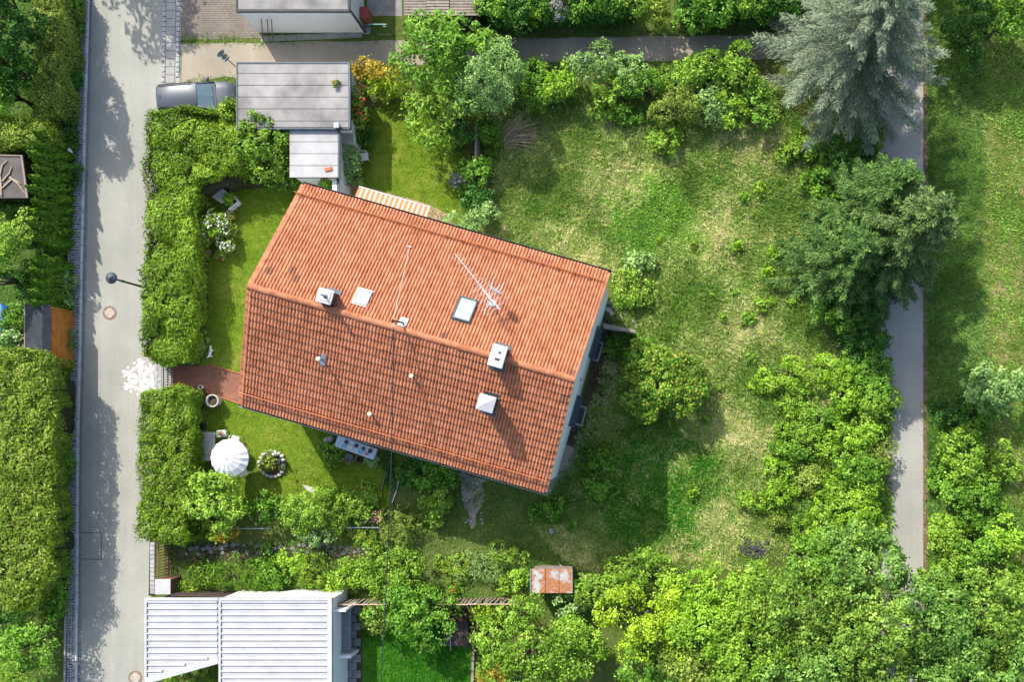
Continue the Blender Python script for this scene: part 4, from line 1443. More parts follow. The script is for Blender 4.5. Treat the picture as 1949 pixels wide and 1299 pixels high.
# ---- neighbour house at the top
h = 3.0
x0, y0, x1, y1 = rect_px(450, -160, 664, 20, h)
nb_ = thing('neighbour_house', 'white rendered building with flat grey roof at the top edge', 'house', ((x0 + x1) / 2, (y0 + y1) / 2, 0))
wbox(x0 + .04, y0 + .04, x1 - .04, y1 - .04, 0, h - .14).build('wall', M['white'], nb_)
wbox(x0 + .02, y0 + .02, x1 - .02, y1 - .02, h - .14, h - .02).build('roof', M['bitumen'], nb_)
for a in ((x0 - .03, y0 - .05, x1 + .03, y0 + .08), (x0 - .03, y0 + .08, x0 + .05, y1), (x1 - .06, y0 + .08, x1 + .05, y1)):
    wbox(*a, h - .16, h + .03).build('roof_edge', M['tar'], nb_)
MB().tube([Vector((x1 + .08, y0 + .02, 0)), Vector((x1 + .08, y0 + .02, h - .1))], 0.06, 8).build('downpipe', M['slate'], nb_)
# strip of concrete plinth
a, b = P(497, 74), P(690, 66)
pl = MB(); pl.box(((a + b) / 2) + Vector((0, 0, .02)), ((b - a).length, 0.32, .04), math.atan2((b - a).y, (b - a).x)); tag(pl.build('plinth_strip', M['concrete']), 'concrete strip along the foot of the white neighbour wall', 'strip')
for k, xx in enumerate((492, 503, 511)):  # brown rods added in place of the diagonal shadows on this wall
    a = P(xx + 8, 70, 0); b = P(xx - 9, 34, 2.3)
    la = MB().tube([Vector((a.x, a.y - .15 - .04 * k, 0.0)), Vector((b.x + .35, y0 - .10, 2.1))], 0.025, 5).build('shadow_rod', M['wood_brown'])
    tag(la, ('leftmost', 'middle', 'rightmost')[k] + ' of three thin brown rods added as slanting shadows on the white wall', 'pole', 'poles leaning on the white wall')
# right of it: paved yard, bin, step
yr = P(704, -10)
tag(MB().sheet([(p.x, p.y) for p in PG([(694, -120), (765, -120), (765, 30), (700, 30)])], .006).build('dark_yard', M['slab']), kind='structure')
c = P(693, 24, .9)
bn = thing('brick_pillar', 'red brown brick pillar block beside the white neighbour building', 'pillar', (c.x, c.y, 0))
MB().bbox((c.x, c.y, .45), (.46, .62, .9), 0, .03).build('body', M['terracotta'], bn)
MB().bbox((c.x, c.y, .925), (.50, .66, .05), 0, .02).build('top_slab', M['red'], bn)
for i in range(2):
    st = P(697, 42 + i * 14, .2)
    tag(MB().bbox((st.x, st.y, .1 - .04 * i), (.40, .38, .2 - .08 * i), 0, .02).build('door_step', M['concrete']), ('upper', 'lower')[i] + ' pale concrete step beside the green gate frame', 'step', 'concrete steps')
# green gate frame
gt = thing('garden_gate', 'open green tubular gate frame beside the gravel path', 'gate', P(727, 65))
gq = [P(716, 67, .03), P(749, 67, .03), P(737, 46, 1.5), P(703, 46, 1.5)]
b0, b1 = P(716, 67), P(748, 67)
mbf = MB()
mbf.tube([b0 + Vector((0, 0, .0)), b0 + Vector((0, 0, 1.5)), b1 + Vector((0, 0, 1.5)), b1], 0.035, 6)
mbf.tube([b0 + Vector((0, 0, .12)), b1 + Vector((0, 0, .12))], .025, 6)
mbf.build('frame', M['teal'], gt)
mbf = MB()
for i in range(1, 9):
    t = i / 9
    q = b0.lerp(b1, t)
    mbf.tube([q + Vector((0, 0, .12)), q + Vector((0, 0, 1.5))], .004, 3, False)
mbf.build('wire_mesh', M['dark_green'], gt)
q = b0.lerp(b1, .85)
MB().box(q + Vector((0, -.03, 1.3)), (.16, .02, .09)).build('latch_plate', M['white_metal'], gt)

# ---- timber shed at the top
h = 2.6
x0, y0, x1, y1 = rect_px(768, -130, 911, 28, h)
sh = thing('timber_shed', 'weathered timber shed with grey board roof behind the laurel tree', 'shed', ((x0 + x1) / 2, (y0 + y1) / 2, 0))
for i in range(22):
    x = x0 + .2 + (x1 - x0 - .4) * (i + .5) / 22
    MB().box((x, y0 + .20, 1.2), ((x1 - x0 - .4) / 22 * .9, .04, 2.4)).build('wall_board', M['wood_dark'], sh)
wbox(x0 + .2, y0 + .24, x1 - .2, y1 - .2, 0, 2.4).build('wall', M['wood_dark'], sh)
xs = [x0, x0 + (x1 - x0) * .30, x0 + (x1 - x0) * .61, x1]
for k in range(3):
    for i in range(9):
        ya = y0 + i * .155
        za = h - .10 + i * .014 + (.06 if k == 1 else 0)
        MB().box(((xs[k] + xs[k + 1]) / 2, ya + .08, za), (xs[k + 1] - xs[k] - .03, .148, .035), M=Matrix.Rotation(R(-7), 3, 'X')).build('roof_board', M['wood_grey'], sh)
    if y1 - y0 > 1.5:
        wbox(xs[k] + .02, y0 + 1.42, xs[k + 1] - .02, y1, h - .05, h + .08).build('roof_panel', M['wood_grey'], sh)

# ---- white corrugated garage and carport at the bottom
h = 2.9
x0, y0, x1, y1 = rect_px(418, 1140, 632, 1420, h)
wg = thing('white_garage', 'white garage with ribbed white metal roof at the bottom edge', 'garage', ((x0 + x1) / 2, (y0 + y1) / 2, 0))
wbox(x0 + .05, y0, x1 - .02, y1 - .02, 0, h - .12).build('wall', M['white'], wg)
wbox(x0, y0, x1, y1, h - .12, h - .06).build('roof_deck', M['white_metal'], wg)
def ribbed(x0, x1, yt, pitch, n, parent, cut=None):
    for i in range(n):
        ya, yb = yt - i * pitch, yt - (i + 1) * pitch
        xa, xb = x0, x1
        if cut:
            lim = cut(yb)
            if lim is not None: xb = min(x1, lim)
            if xb - xa < .1: continue
        prof = [(0.0, .0), (.015, .085), (.10, .09), (.125, .012), (pitch * .55, .018), (pitch * .58, .030), (pitch * .68, .030), (pitch * .71, .018), (pitch * .985, .018)]
        mbx = MB()
        for x in (xa, xb):
            mbx.v += [(x, ya - a, h - .055 + b) for a, b in prof]
        n_ = len(prof)
        for k in range(n_ - 1):
            mbx.f.append((k, k + 1, n_ + k + 1, n_ + k)[::-1])
            mbx.f[-1] = (k + 1, n_ + k + 1, n_ + k, k)
        mbx.build('roof_panel', M['white_metal'], parent)
pitch = 12.0 / S * (H - h) / H
ribbed(x0 + .10, x1 - .28, y1 - .14, pitch, 22, wg)
for a in ((x0 - .02, y1 - .12, x1, y1 + .03), (x0 - .04, y0, x0 + .08, y1 - .12), (x1 - .26, y0, x1, y1 - .12)):
    wbox(*a, h - .2, h + .05).build('roof_edge', M['white_metal'], wg)
# right side: frame with louvred shutter, wing
fx0 = x1
ya, yb = P(648, 1155, 1.4).y, P(655, 1248, 1.4).y
wbox(fx0 - .02, ya - .1, fx0 + .62, ya + .02, 0, 2.5).build('side_wing', M['white'], wg)
wbox(fx0 - .02, yb - .14, fx0 + .62, yb + .02, 0, 1.6).build('side_wing', M['white'], wg)
fl = MB()
for i in range(22):
    fl.box((fx0 + .24, yb + .02 + (ya - yb - .12) * (i + .5) / 22, 1.2), (.48, .05, .02), M=Matrix.Rotation(R(25), 3, 'X'))
sh_ = wbox(fx0 + .0, yb + .02, fx0 + .5, ya - .1, 1.05, 1.15).build('louvre_cover', M['steel_blue'], wg)
fl.build('slats', M['zinc'], sh_)
# carport
cx0, cy0, cx1, cy1 = rect_px(277, 1140, 417, 1420, h)
cp_ = thing('white_carport', 'white carport roof with slanted front edge beside the street', 'carport', ((cx0 + cx1) / 2, cy1 - 2, 0))
ysl0, ysl1 = P(277, 1297, h).y, P(417, 1258, h).y
def cut(yv):
    if yv > ysl1: return None
    t = (yv - ysl0) / (ysl1 - ysl0)
    return cx0 + .08 + (cx1 - cx0) * max(0, t)
poly = [(cx0, cy1), (cx1 - .02, cy1), (cx1 - .02, ysl1), (cx0, ysl0)]
MB().prism(poly, h - .10, h - .06).build('roof_deck', M['white_metal'], cp_)
ribbed(cx0 + .08, cx1 - .1, cy1 - .14, pitch, 13, cp_, lambda y_: (cut(y_)))
for a in ((cx0 - .03, cy1 - .12, cx1 - .03, cy1 + .02), (cx0 - .04, ysl0, cx0 + .08, cy1 - .12)):
    wbox(*a, h - .2, h + .05).build('roof_edge', M['white_metal'], cp_)
a, b = Vector((cx0, ysl0, h - .07)), Vector((cx1 - .03, ysl1, h - .07))
d = b - a
MB().box((a + b) / 2, (d.length, .34, .26), math.atan2(d.y, d.x)).build('front_beam', M['white_metal'], cp_)
for q in ((cx0 + .12, cy1 - .3), (cx0 + .12, ysl0 + .4), (cx1 - .2, ysl1 + .3)):
    MB().box((q[0], q[1], (h - .11) / 2), (.12, .12, h - .11)).build('post', M['white_metal'], cp_)
# dark panel between cupboard and garage
a, b = P(325, 1134, 1.6), P(440, 1137, 1.6)
pf = MB(); d = b - a
pf.box(((a + b) / 2).xy.to_3d() + Vector((0, 0, .8)), (d.length, .08, 1.6), math.atan2(d.y, d.x))
tag(pf.build('timber_screen', M['wood_dark']), 'dark brown timber screen along the white carport', 'screen')
# bin cupboard
c = P(310, 1118, 1.3)
bc = thing('bin_cupboard', 'white topped bin cupboard beside the brown picket gate', 'cupboard', (c.x, c.y, 0))
MB().bbox((c.x, c.y, .64), (.84, .84, 1.28), 0, .02).build('body', M['wood_brown'], bc)
MB().bbox((c.x, c.y, 1.305), (.88, .86, .05), 0, .01).build('lid', M['white_metal'], bc)
# sidewalk blue bin on lower right of garage
c = P(637, 1290, .9)
bb_ = thing('blue_bin', 'dark blue bin half hidden behind the white garage wing', 'bin', (c.x, c.y, 0))
MB().bbox((c.x, c.y, .45), (.4, .5, .9), 0, .04).build('body', M['blue'], bb_)
MB().bbox((c.x, c.y, .93), (.44, .54, .06), 0, .02).build('lid', M['wood_dark'], bb_)

# ---- rusty hut
h = 1.9
x0, y0, x1, y1 = rect_px(1010, 1084, 1089, 1130, h)
rh = thing('rusty_hut', 'small hut with rust stained sheet metal roof in the wild garden', 'hut', ((x0 + x1) / 2, (y0 + y1) / 2, 0))
wbox(x0 + .08, y0 + .08, x1 - .08, y1 - .08, 0, h - .06).build('wall', M['wood_grey'], rh)
w = (x1 - x0) / 3
for i in range(3):
    wbox(x0 + i * w + .015, y0, x0 + (i + 1) * w - .015, y1, h - .06 + .003 * i, h - .02 + .003 * i).build('roof_sheet', M['rust'], rh)
for i in range(4):
    wbox(x0 + i * w - .025, y0 - .01, x0 + i * w + .025, y1 + .01, h - .055, h + .035).build('roof_seam', M['rust'] if i in (1, 2) else M['zinc'], rh)
a, b = P(1063, 1072, 0), P(1078, 1090, 0.9)
tag(MB().tube([a, b], .06, 4).build('leaning_plank', M['wood_grey']), 'grey plank leaning against the rusty hut', 'plank')

# ---- left: dark shed with fallen branches
h = 2.4
qd = [(-60, 294), (42, 296), (53, 377), (-60, 377)]
pp = [(p.x, p.y) for p in PG(qd, h)]
ds = thing('dark_shed', 'shed with dark felt roof under fallen branches', 'shed', (pp[1][0] - 1, (pp[1][1] + pp[2][1]) / 2, 0))
inn = [(pp[0][0], pp[0][1] - .1), (pp[1][0] - .15, pp[1][1] - .1), (pp[2][0] - .15, pp[2][1] + .1), (pp[3][0], pp[3][1] + .1)]
MB().prism(inn, 0, h - .1).build('wall', M['wood_dark'], ds)
MB().prism(pp, h - .1, h).build('roof', mk('felt_brown', (0.085, 0.075, 0.072), .25, 2, 30), ds)
a, b = PG([(42, 296)], h)[0], PG([(53, 377)], h)[0]
d = b - a
MB().box((a + b) / 2 + Vector((0, 0, .02)), (d.length, .1, .1), math.atan2(d.y, d.x)).build('edge_board', M['wood_grey'], ds)
a = PG([(-60, 294)], h)[0]; b = PG([(42, 296)], h)[0]; d = b - a
MB().box((a + b) / 2 + Vector((0, -.02, .02)), (d.length, .06, .08), math.atan2(d.y, d.x)).build('edge_board', M['wood_grey'], ds)
br = [[(5, 358), (22, 342), (18, 338)], [(18, 337), (36, 352), (48, 368)], [(20, 340), (32, 345), (39, 349)], [(0, 335), (4, 315), (14, 305)], [(5, 345), (18, 330), (23, 316)], [(3, 372), (2, 345), (0, 325)]]
bl = ['thick forked branch on the dark shed roof edge', 'longest pale branch lying towards the shed roof corner', 'short twig beside the longest branch on the dark shed', 'curved branch at the upper left of the dark shed roof', 'thin upright twig in the middle of the dark shed roof', 'thin branch along the left edge of the dark shed roof']
for b_, l_ in zip(br, bl):
    tag(MB().tube([P(x, y, h + .05) for x, y in b_], [.05, .04, .018], 5).build('fallen_branch', M['brown_stick']), l_, 'branch', 'branches on the dark shed')
c = P(53, 322, .8)
wt = MB().bbox((c.x, c.y, .7), (.36, .5, .2), .1, .03); wt.tube([(c.x, c.y, 0), (c.x, c.y, .62)], .12, 8)
tag(wt.build('water_butt', M['zinc']), 'small grey water tub beside the dark shed', 'tub')

# ---- left: playhouse with black roof and orange boards
h = 2.3
pp = [(p.x, p.y) for p in PG([(45, 580), (97, 581), (97, 700), (45, 700)], h)]
ph = thing('playhouse', 'garden shed with black felt roof and orange timber side', 'shed', ((pp[0][0] + pp[1][0]) / 2, (pp[0][1] + pp[2][1]) / 2, 0))
MB().prism([(pp[0][0] + .15, pp[0][1] - .15), (pp[1][0] - .06, pp[1][1] - .15), (pp[2][0] - .06, pp[2][1] + .15), (pp[3][0] + .15, pp[3][1] + .15)], 0, h - .1).build('wall', M['wood_orange'], ph)
mx = pp[0][0] + (pp[1][0] - pp[0][0]) * .78
felt = mk('felt_black', (0.022, 0.028, 0.036), .45, 2.5, 30, .75)
MB().add([(pp[0][0], pp[0][1], h - .12), (mx, pp[0][1], h + .22), (mx, pp[2][1], h + .22), (pp[0][0], pp[2][1], h - .12)], [(3, 2, 1, 0)]).build('roof_slope', felt, ph)
MB().add([(mx, pp[0][1], h + .22), (pp[1][0], pp[0][1], h - .02), (pp[1][0], pp[2][1], h - .02), (mx, pp[2][1], h + .22)], [(3, 2, 1, 0)]).build('roof_slope', felt, ph)
for i in range(5):
    z = .25 + i * .42
    wbox(pp[1][0] - .06, pp[2][1] + .15, pp[1][0] - .03 + .0 * i, pp[0][1] - .15, z - .2, z + .2).build('side_board', M['wood_orange'], ph)
wbox(pp[1][0] - .05, pp[0][1] - .2, pp[1][0] + .02, pp[0][1] - .12, 0, h - .1).build('corner_post', M['wood_orange'], ph)
wbox(pp[0][0] - .04, pp[2][1], pp[0][0] + .03, pp[0][1], h - .18, h - .08).build('edge_board', M['wood_grey'], ph)
c = P(0, 605, .5)
bt = thing('blue_tarp', 'blue plastic tarp bundle at the left edge', 'tarp', (c.x, c.y, 0))
MB().blob((c.x, c.y, .3), (.45, .75, .3), 3).build('sheet', M['blue'], bt)

# ---- street lamps
def street_lamp():
    base = P(291, 552)
    t = thing('street_lamp', 'black street lamp with round shade reaching out of the hedge', 'street lamp', base)
    zt = 4.3
    top = Vector((base.x, base.y, zt))
    MB().tube([base, base + Vector((0, 0, 2.2)), top], [.075, .06, .045], 10).build('pole', M['black'], t)
    MB().lathe([(.09, 0), (.09, .12), (.06, .16)], base, 10).build('foot', M['black'], t)
    MB().lathe([(.075, -.04), (.075, .04)], base + Vector((0, 0, 3.2)), 10).build('collar', M['black'], t)
    hd = MB().lathe([(.30, 0), (.31, .03), (.24, .13), (.10, .20), (.05, .26)], top, 24).build('shade', M['slate'], t, True)
    MB().tube([top + Vector((0, 0, .22)), P(208, 537, zt + .25)], .05, 8).build('finial', M['black'], t)
street_lamp()
base = P(141, 292)
t = thing('path_lamp', 'slim grey lamp column with pale head beside the cobbled strip', 'lamp', base)
tp = P(137, 290, 0.95)
MB().tube([base, tp], [.045, .03], 8).build('pole', M['steel'], t)
MB().tube([tp, P(131, 284, 1.15)], [.05, .10], 8).build('lamp_head', M['white_plastic'], t)
# sign post
base = P(459, 136)
t = thing('sign_post', 'grey post with round sign and two plates beside the garage roof', 'sign', base)
MB().tube([base, base + Vector((0, 0, 2.75))], .03, 8).build('post', M['steel_blue'], t)
nrmv = Vector((-.75, .66, 0))
mts = nrmv.to_track_quat('Z', 'Y').to_matrix()
MB().lathe([(.24, -.01), (.24, .012)], base + Vector((0, 0, 2.62)) + nrmv * .04, 24, mts).build('round_plate', M['steel_blue'], t)
MB().box(base + Vector((0, 0, 2.16)) + nrmv * .04, (.34, .42, .02), M=mts).build('plate', M['steel_blue'], t)
MB().box(base + Vector((0, 0, 1.82)) + nrmv * .04, (.34, .18, .02), M=mts).build('plate', M['steel_blue'], t)
# manholes
for px, py, lab in ((209, 596, 'round manhole cover with rusty rim near the street lamp'), (258, 1291, 'round manhole cover beside the white carport corner')):
    c = P(px, py)
    t = thing('manhole_cover', lab, 'manhole cover', c)
    MB().lathe([(.40, .008), (.40, .024), (.33, .026), (.33, .020)], c, 32).build('rim', M['rim'], t)
    mbm = MB(); mbm.lathe([(.29, .010), (.29, .034)], c, 28)
    mbm.build('lid', M['lid'], t)
    mbm = MB()
    for k in range(4):
        a = k * math.pi / 2 + .8
        mbm.box(c + Vector((math.cos(a) * .255, math.sin(a) * .255, .036)), (.05, .05, .004), a)
    mbm.build('pick_holes', M['tar'], t)

# chalk snowflake on the road
cm = P(268, 720)
ch = MB()
def ribbon(pts, w, z=.0175):
    w0 = w / 2
    L_, R_ = [], []
    for i, p in enumerate(pts):
        d = Vector(pts[min(i + 1, len(pts) - 1)]) - Vector(pts[max(i - 1, 0)])
        n_ = Vector((-d.y, d.x)).normalized() if d.length > 0 else Vector((0, 1))
        L_.append((p[0] + n_.x * w0, p[1] + n_.y * w0, z)); R_.append((p[0] - n_.x * w0, p[1] - n_.y * w0, z))
    k = len(pts)
    return L_ + R_, [(i, i + 1, k + i + 1, k + i)[::-1] for i in range(k - 1)]
zr = [.0172]
def rb(pts, w):
    zr[0] += .00006
    v, f = ribbon(pts, w, zr[0])
    ch.add(v, f)
def spiral(cx_, cy_, r, a0, turns, w, sg=1):
    pts = []
    for i in range(26):
        t = i / 25
        a = a0 + sg * turns * 6.283 * t
        rr = r * (1 - t * .88)
        pts.append((cx_ + rr * math.cos(a), cy_ + rr * math.sin(a)))
    rb(pts, w)
for k in range(6):
    a = R(90 + 60 * k) + .12
    sg_ = 1 if k % 2 else -1
    for rr, sr in ((.42, .17), (.76, .20), (1.02, .12)):
        spiral(cm.x + math.cos(a) * rr, cm.y + math.sin(a) * rr, sr, a, 1.8, .045, sg_)
        spiral(cm.x + math.cos(a + sg_ * .16) * rr, cm.y + math.sin(a + sg_ * .16) * rr, sr * 1.15, a + 2, .7, .03, sg_)
    for da in (-.34, .34):
        spiral(cm.x + math.cos(a + da) * .66, cm.y + math.sin(a + da) * .66, .14, a + da * 3, 1.5, .036, 1 if da > 0 else -1)
        spiral(cm.x + math.cos(a + da * .8) * .95, cm.y + math.sin(a + da * .8) * .95, .09, a + da * 3, 1.4, .034, 1 if da > 0 else -1)
    rb([(cm.x + math.cos(a) * t, cm.y + math.sin(a) * t) for t in (.05, .35, .7, 1.0)], .04)
for k in range(7):
    a = 6.283 * k / 7
    spiral(cm.x + math.cos(a) * .22, cm.y + math.sin(a) * .22, .09, a, 1.3, .032)
cho = ch.build('chalk_snowflake', M['chalk'])
tag(cho, 'white chalk snowflake of curls drawn on the road by the gate', 'chalk drawing')

# fences: brown gate and entrance gate
def bar_fence(name, label, cat, px, ya, yb, h, mat, pitch_px, rails, group=None):
    a, b = P(px, ya), P(px, yb)
    t = thing(name, label, cat, (a + b) / 2, 0, group)
    for z in rails:
        MB().box((a + b) / 2 + Vector((0, 0, z)), (.04, (b - a).length, .05)).build('rail', mat, t)
    bar = None
    n = int(abs(yb - ya) / pitch_px)
    for i in range(n + 1):
        q = a.lerp(b, i / n)
        if bar is None:
            bar = MB().box((0, 0, h / 2), (.022, .03, h)).mesh('bar', mat)
        link('bar', bar, t, q - (a + b) / 2)
    for q in (a, b):
        MB().box(q + Vector((0, 0, h / 2)), (.07, .07, h + .04)).build('post', mat, t)
    return t
bar_fence('picket_gate', 'rust brown metal bar gate between the hedge and the bin cupboard', 'gate', 319, 1028, 1104, 1.1, M['wood_brown'], 5.2, (.12, 1.06))
bar_fence('picket_gate', 'brown bar fence just behind the brown metal bar gate', 'fence', 328, 1028, 1100, 0.9, M['wood_dark'], 9, (.1, .86))
eg = bar_fence('entrance_gate', 'black iron entrance gate in front of the red brick path', 'gate', 328.5, 697, 743, 1.1, M['black'], 4.2, (.10, .55, 1.08))

# wooden fence along the bottom gardens
def slat_fence(xa, xb, py, h, label, lean=0.0, group='weathered slat fences'):
    a, b = P(xa, py), P(xb, py)
    t = thing('slat_fence', label, 'fence', (a + b) / 2, 0, group)
    n = int((xb - xa) / 7.0)
    me_ = MB().box((0, .03, h / 2), (.11, .025, h)).mesh('slat', M['wood_grey'])
    for i in range(n):
        q = a.lerp(b, (i + .5) / n) - (a + b) / 2
        o = link('slat', me_, t, q)
        o.rotation_euler = (rg.uniform(-.03, .03), rg.uniform(-.05, .05), rg.uniform(-.1, .1))
    for z in (.25, h - .12):
        MB().box((a + b) / 2 + Vector((0, -.01, z)), ((b - a).length, .04, .09)).build('rail', M['wood_brown'], t)
    MB().box((a + b) / 2 + Vector((0, .03, h + .02)), ((b - a).length, .055, .03)).build('top_rail', M['wood_pale'], t)
slat_fence(662, 752, 1141, 1.9, 'left length of weathered slat fence beside the white garage')
slat_fence(845, 902, 1141, 1.9, 'middle length of weathered slat fence near the purple shrub')
slat_fence(903, 1000, 1140, 1.95, 'right length of weathered slat fence ending near the rusty hut')
for i in range(2):
    a = P(962 + i * 25, 1150); b = P(955 + i * 26, 1141, 1.2)
    tag(MB().tube([a + Vector((0, -.5, 0)), b], .05, 5).build('fence_prop', M['wood_brown']), ('left', 'right')[i] + ' brown timber prop bracing the right slat fence', 'prop', 'fence props')
# glass balustrade line in the garden
for xa, xb, lab in ((655, 726, 'right thin metal edging rail beside the firewood'), (380, 520, 'left thin metal edging rail among the shrubs')):
    a, b = P(xa, 1003 if xa > 600 else 1006), P(xb, 1004 if xa > 600 else 1005)
    t = thing('edging_rail', lab, 'rail', (a + b) / 2, 0, 'metal edging rails')
    MB().box((a + b) / 2 + Vector((0, 0, .45)), ((b - a).length, .05, .05)).build('rail', M['zinc'], t)
    for f in (.02, .5, .98):
        q = a.lerp(b, f); MB().box(q + Vector((0, 0, .212)), (.04, .04, .424)).build('post', M['zinc'], t)
# low wall behind the laurel
a, b = P(906, 236, 1.2), P(905, 300, 1.2)
tag(MB().box(Vector(((a.x + b.x) / 2, (a.y + b.y) / 2, .6)), (.12, abs(a.y - b.y), 1.2)).build('garden_screen', M['wood_grey']), 'grey wooden screen under the laurel beside the back lawn', 'screen')

# ================================================================== THINGS
# ---- car
def car():
    c = P(388, 197)
    t = thing('parked_car', 'blue grey estate car parked with its nose under the garage roof', 'car', c, R(3.5))
    # body: sections along x (rear -2.2 .. front 2.25)
    def loft(secs, name, mat, parent=t, smooth=True):
        mb_ = MB(); n = len(secs[0])
        for s_ in secs: mb_.v += s_
        for i in range(len(secs) - 1):
            for k in range(n):
                k2 = (k + 1) % n
                mb_.f.append((i * n + k, (i + 1) * n + k, (i + 1) * n + k2, i * n + k2))
        mb_.f.append(tuple(range(n))); mb_.f.append(tuple(range((len(secs) - 1) * n, len(secs) * n))[::-1])
        return mb_.build(name, mat, parent, smooth, True)
    def sec(x, w, zb, zt, r=.12):
        return [(x, -w + .04, zb), (x, -w, zb + .2), (x, -w, zt - r), (x, -w + r * .7, zt - r * .25), (x, -w * .5, zt), (x, 0, zt + .015), (x, w * .5, zt), (x, w - r * .7, zt - r * .25), (x, w, zt - r), (x, w, zb + .2), (x, w - .04, zb)][::-1]
    loft([sec(-2.22, .70, .42, .80), sec(-2.14, .82, .28, .98), sec(-1.6, .90, .22, 1.02), sec(-.2, .91, .2, 1.0), sec(.85, .91, .2, 1.0), sec(1.1, .90, .2, .99), sec(1.7, .87, .22, .92), sec(2.08, .78, .26, .80), sec(2.25, .60, .34, .62)], 'body', M['car_paint'])
    # cabin
    def csec(x, w, wt, zb, zt):
        return [(x, -w, zb), (x, -wt, zt - .05), (x, -wt + .09, zt), (x, 0, zt + .03), (x, wt - .09, zt), (x, wt, zt - .05), (x, w, zb)][::-1]
    # roof panel
    rfs = [(-2.02, .60, 1.44), (-1.9, .64, 1.50), (-1.2, .67, 1.53), (-.3, .68, 1.54), (.20, .665, 1.51), (.28, .65, 1.49)]
    mb_ = MB()
    for x, w, z in rfs:
        mb_.v += [(x, -w, z - .06), (x, -w + .10, z), (x, 0, z + .03), (x, w - .10, z), (x, w, z - .06)]
    for i in range(len(rfs) - 1):
        for k in range(4):
            mb_.f.append((i * 5 + k, (i + 1) * 5 + k, (i + 1) * 5 + k + 1, i * 5 + k + 1))
    mb_.build('roof', M['car_paint'], t, True, True)
    # glass
    MB().add([(.285, -.63, 1.46), (.285, .63, 1.46), (1.08, .76, 1.005), (1.08, -.76, 1.005), (.285, 0, 1.50), (1.12, 0, 1.01)], [(0, 3, 5, 4), (4, 5, 2, 1)]).build('windscreen', M['glass'], t, False, True)
    MB().add([(-2.03, -.57, 1.42), (-2.03, .57, 1.42), (-2.14, .70, .99), (-2.14, -.70, .99)], [(0, 1, 2, 3)]).build('rear_window', M['glass'], t, False, True)
    for s_ in (-1, 1):
        MB().add([(-2.0, s_ * .605, 1.39), (.27, s_ * .66, 1.43), (1.0, s_ * .83, 1.0), (-2.05, s_ * .80, 1.0)], [(0, 1, 2, 3) if s_ < 0 else (3, 2, 1, 0)]).build('side_window', M['glass'], t, False, True)
        for xa, xb in ((-.95, -.90), (-.02, .04)):
            MB().add([(xa, s_ * .655, 1.44), (xb, s_ * .655, 1.44), (xb, s_ * .845, .995), (xa, s_ * .845, .995)], [(0, 1, 2, 3) if s_ < 0 else (3, 2, 1, 0)]).build('pillar', M['black'], t, False, True)
        MB().tube([(.26, s_ * .655, 1.47), (1.08, s_ * .80, 1.0)], .045, 6).build('front_pillar', M['car_paint'], t, True, True)
        MB().tube([(-1.85, s_ * .62, 1.51), (-1.8, s_ * .62, 1.57), (-.1, s_ * .655, 1.60), (.0, s_ * .655, 1.54)], .034, 6).build('roof_rail', M['black'], t, True, True)
        mr = MB().blob((.72, s_ * 1.00, 1.02), (.10, .13, .09), 4, 10, 6, 0.02).build('mirror', M['car_paint'], t, True, True)
        MB().box((.75, s_ * .90, .99), (.06, .12, .04)).build('arm', M['black'], mr, False, True)
        for x in (-1.35, 1.38):
            wh = MB().lathe([(.20, -.10), (.32, -.09), (.335, 0), (.32, .09), (.20, .10)], (x, s_ * .82, .335), 22, Matrix.Rotation(R(90), 3, 'X')).build('wheel', M['rubber'], t, True, True)
            MB().lathe([(.19, -.105), (.10, -.112), (.19, .105)], (x, s_ * .82, .335), 14, Matrix.Rotation(R(90), 3, 'X')).build('rim', M['steel'], wh, False, True)
        MB().blob((2.02, s_ * .60, .68), (.14, .16, .07), 6, 8, 5, .02).build('headlight', M['glass_sky'], t, True, True)
        MB().box((-2.16, s_ * .66, .86), (.06, .12, .20)).build('tail_light', M['red'], t, False, True)
    MB().box((1.10, 0, 1.0), (.10, 1.44, .03)).build('scuttle', M['black'], t, False, True)
    MB().tube([(1.07, -.1, 1.03), (.98, .55, 1.10)], .012, 5).build('wiper', M['black'], t, False, True)
    MB().tube([(1.07, -.6, 1.03), (.98, .0, 1.10)], .012, 5).build('wiper', M['black'], t, False, True)
    MB().tube([(-1.7, 0, 1.54), (-1.9, 0, 1.68)], .012, 5).build('aerial', M['black'], t, False, True)
car()

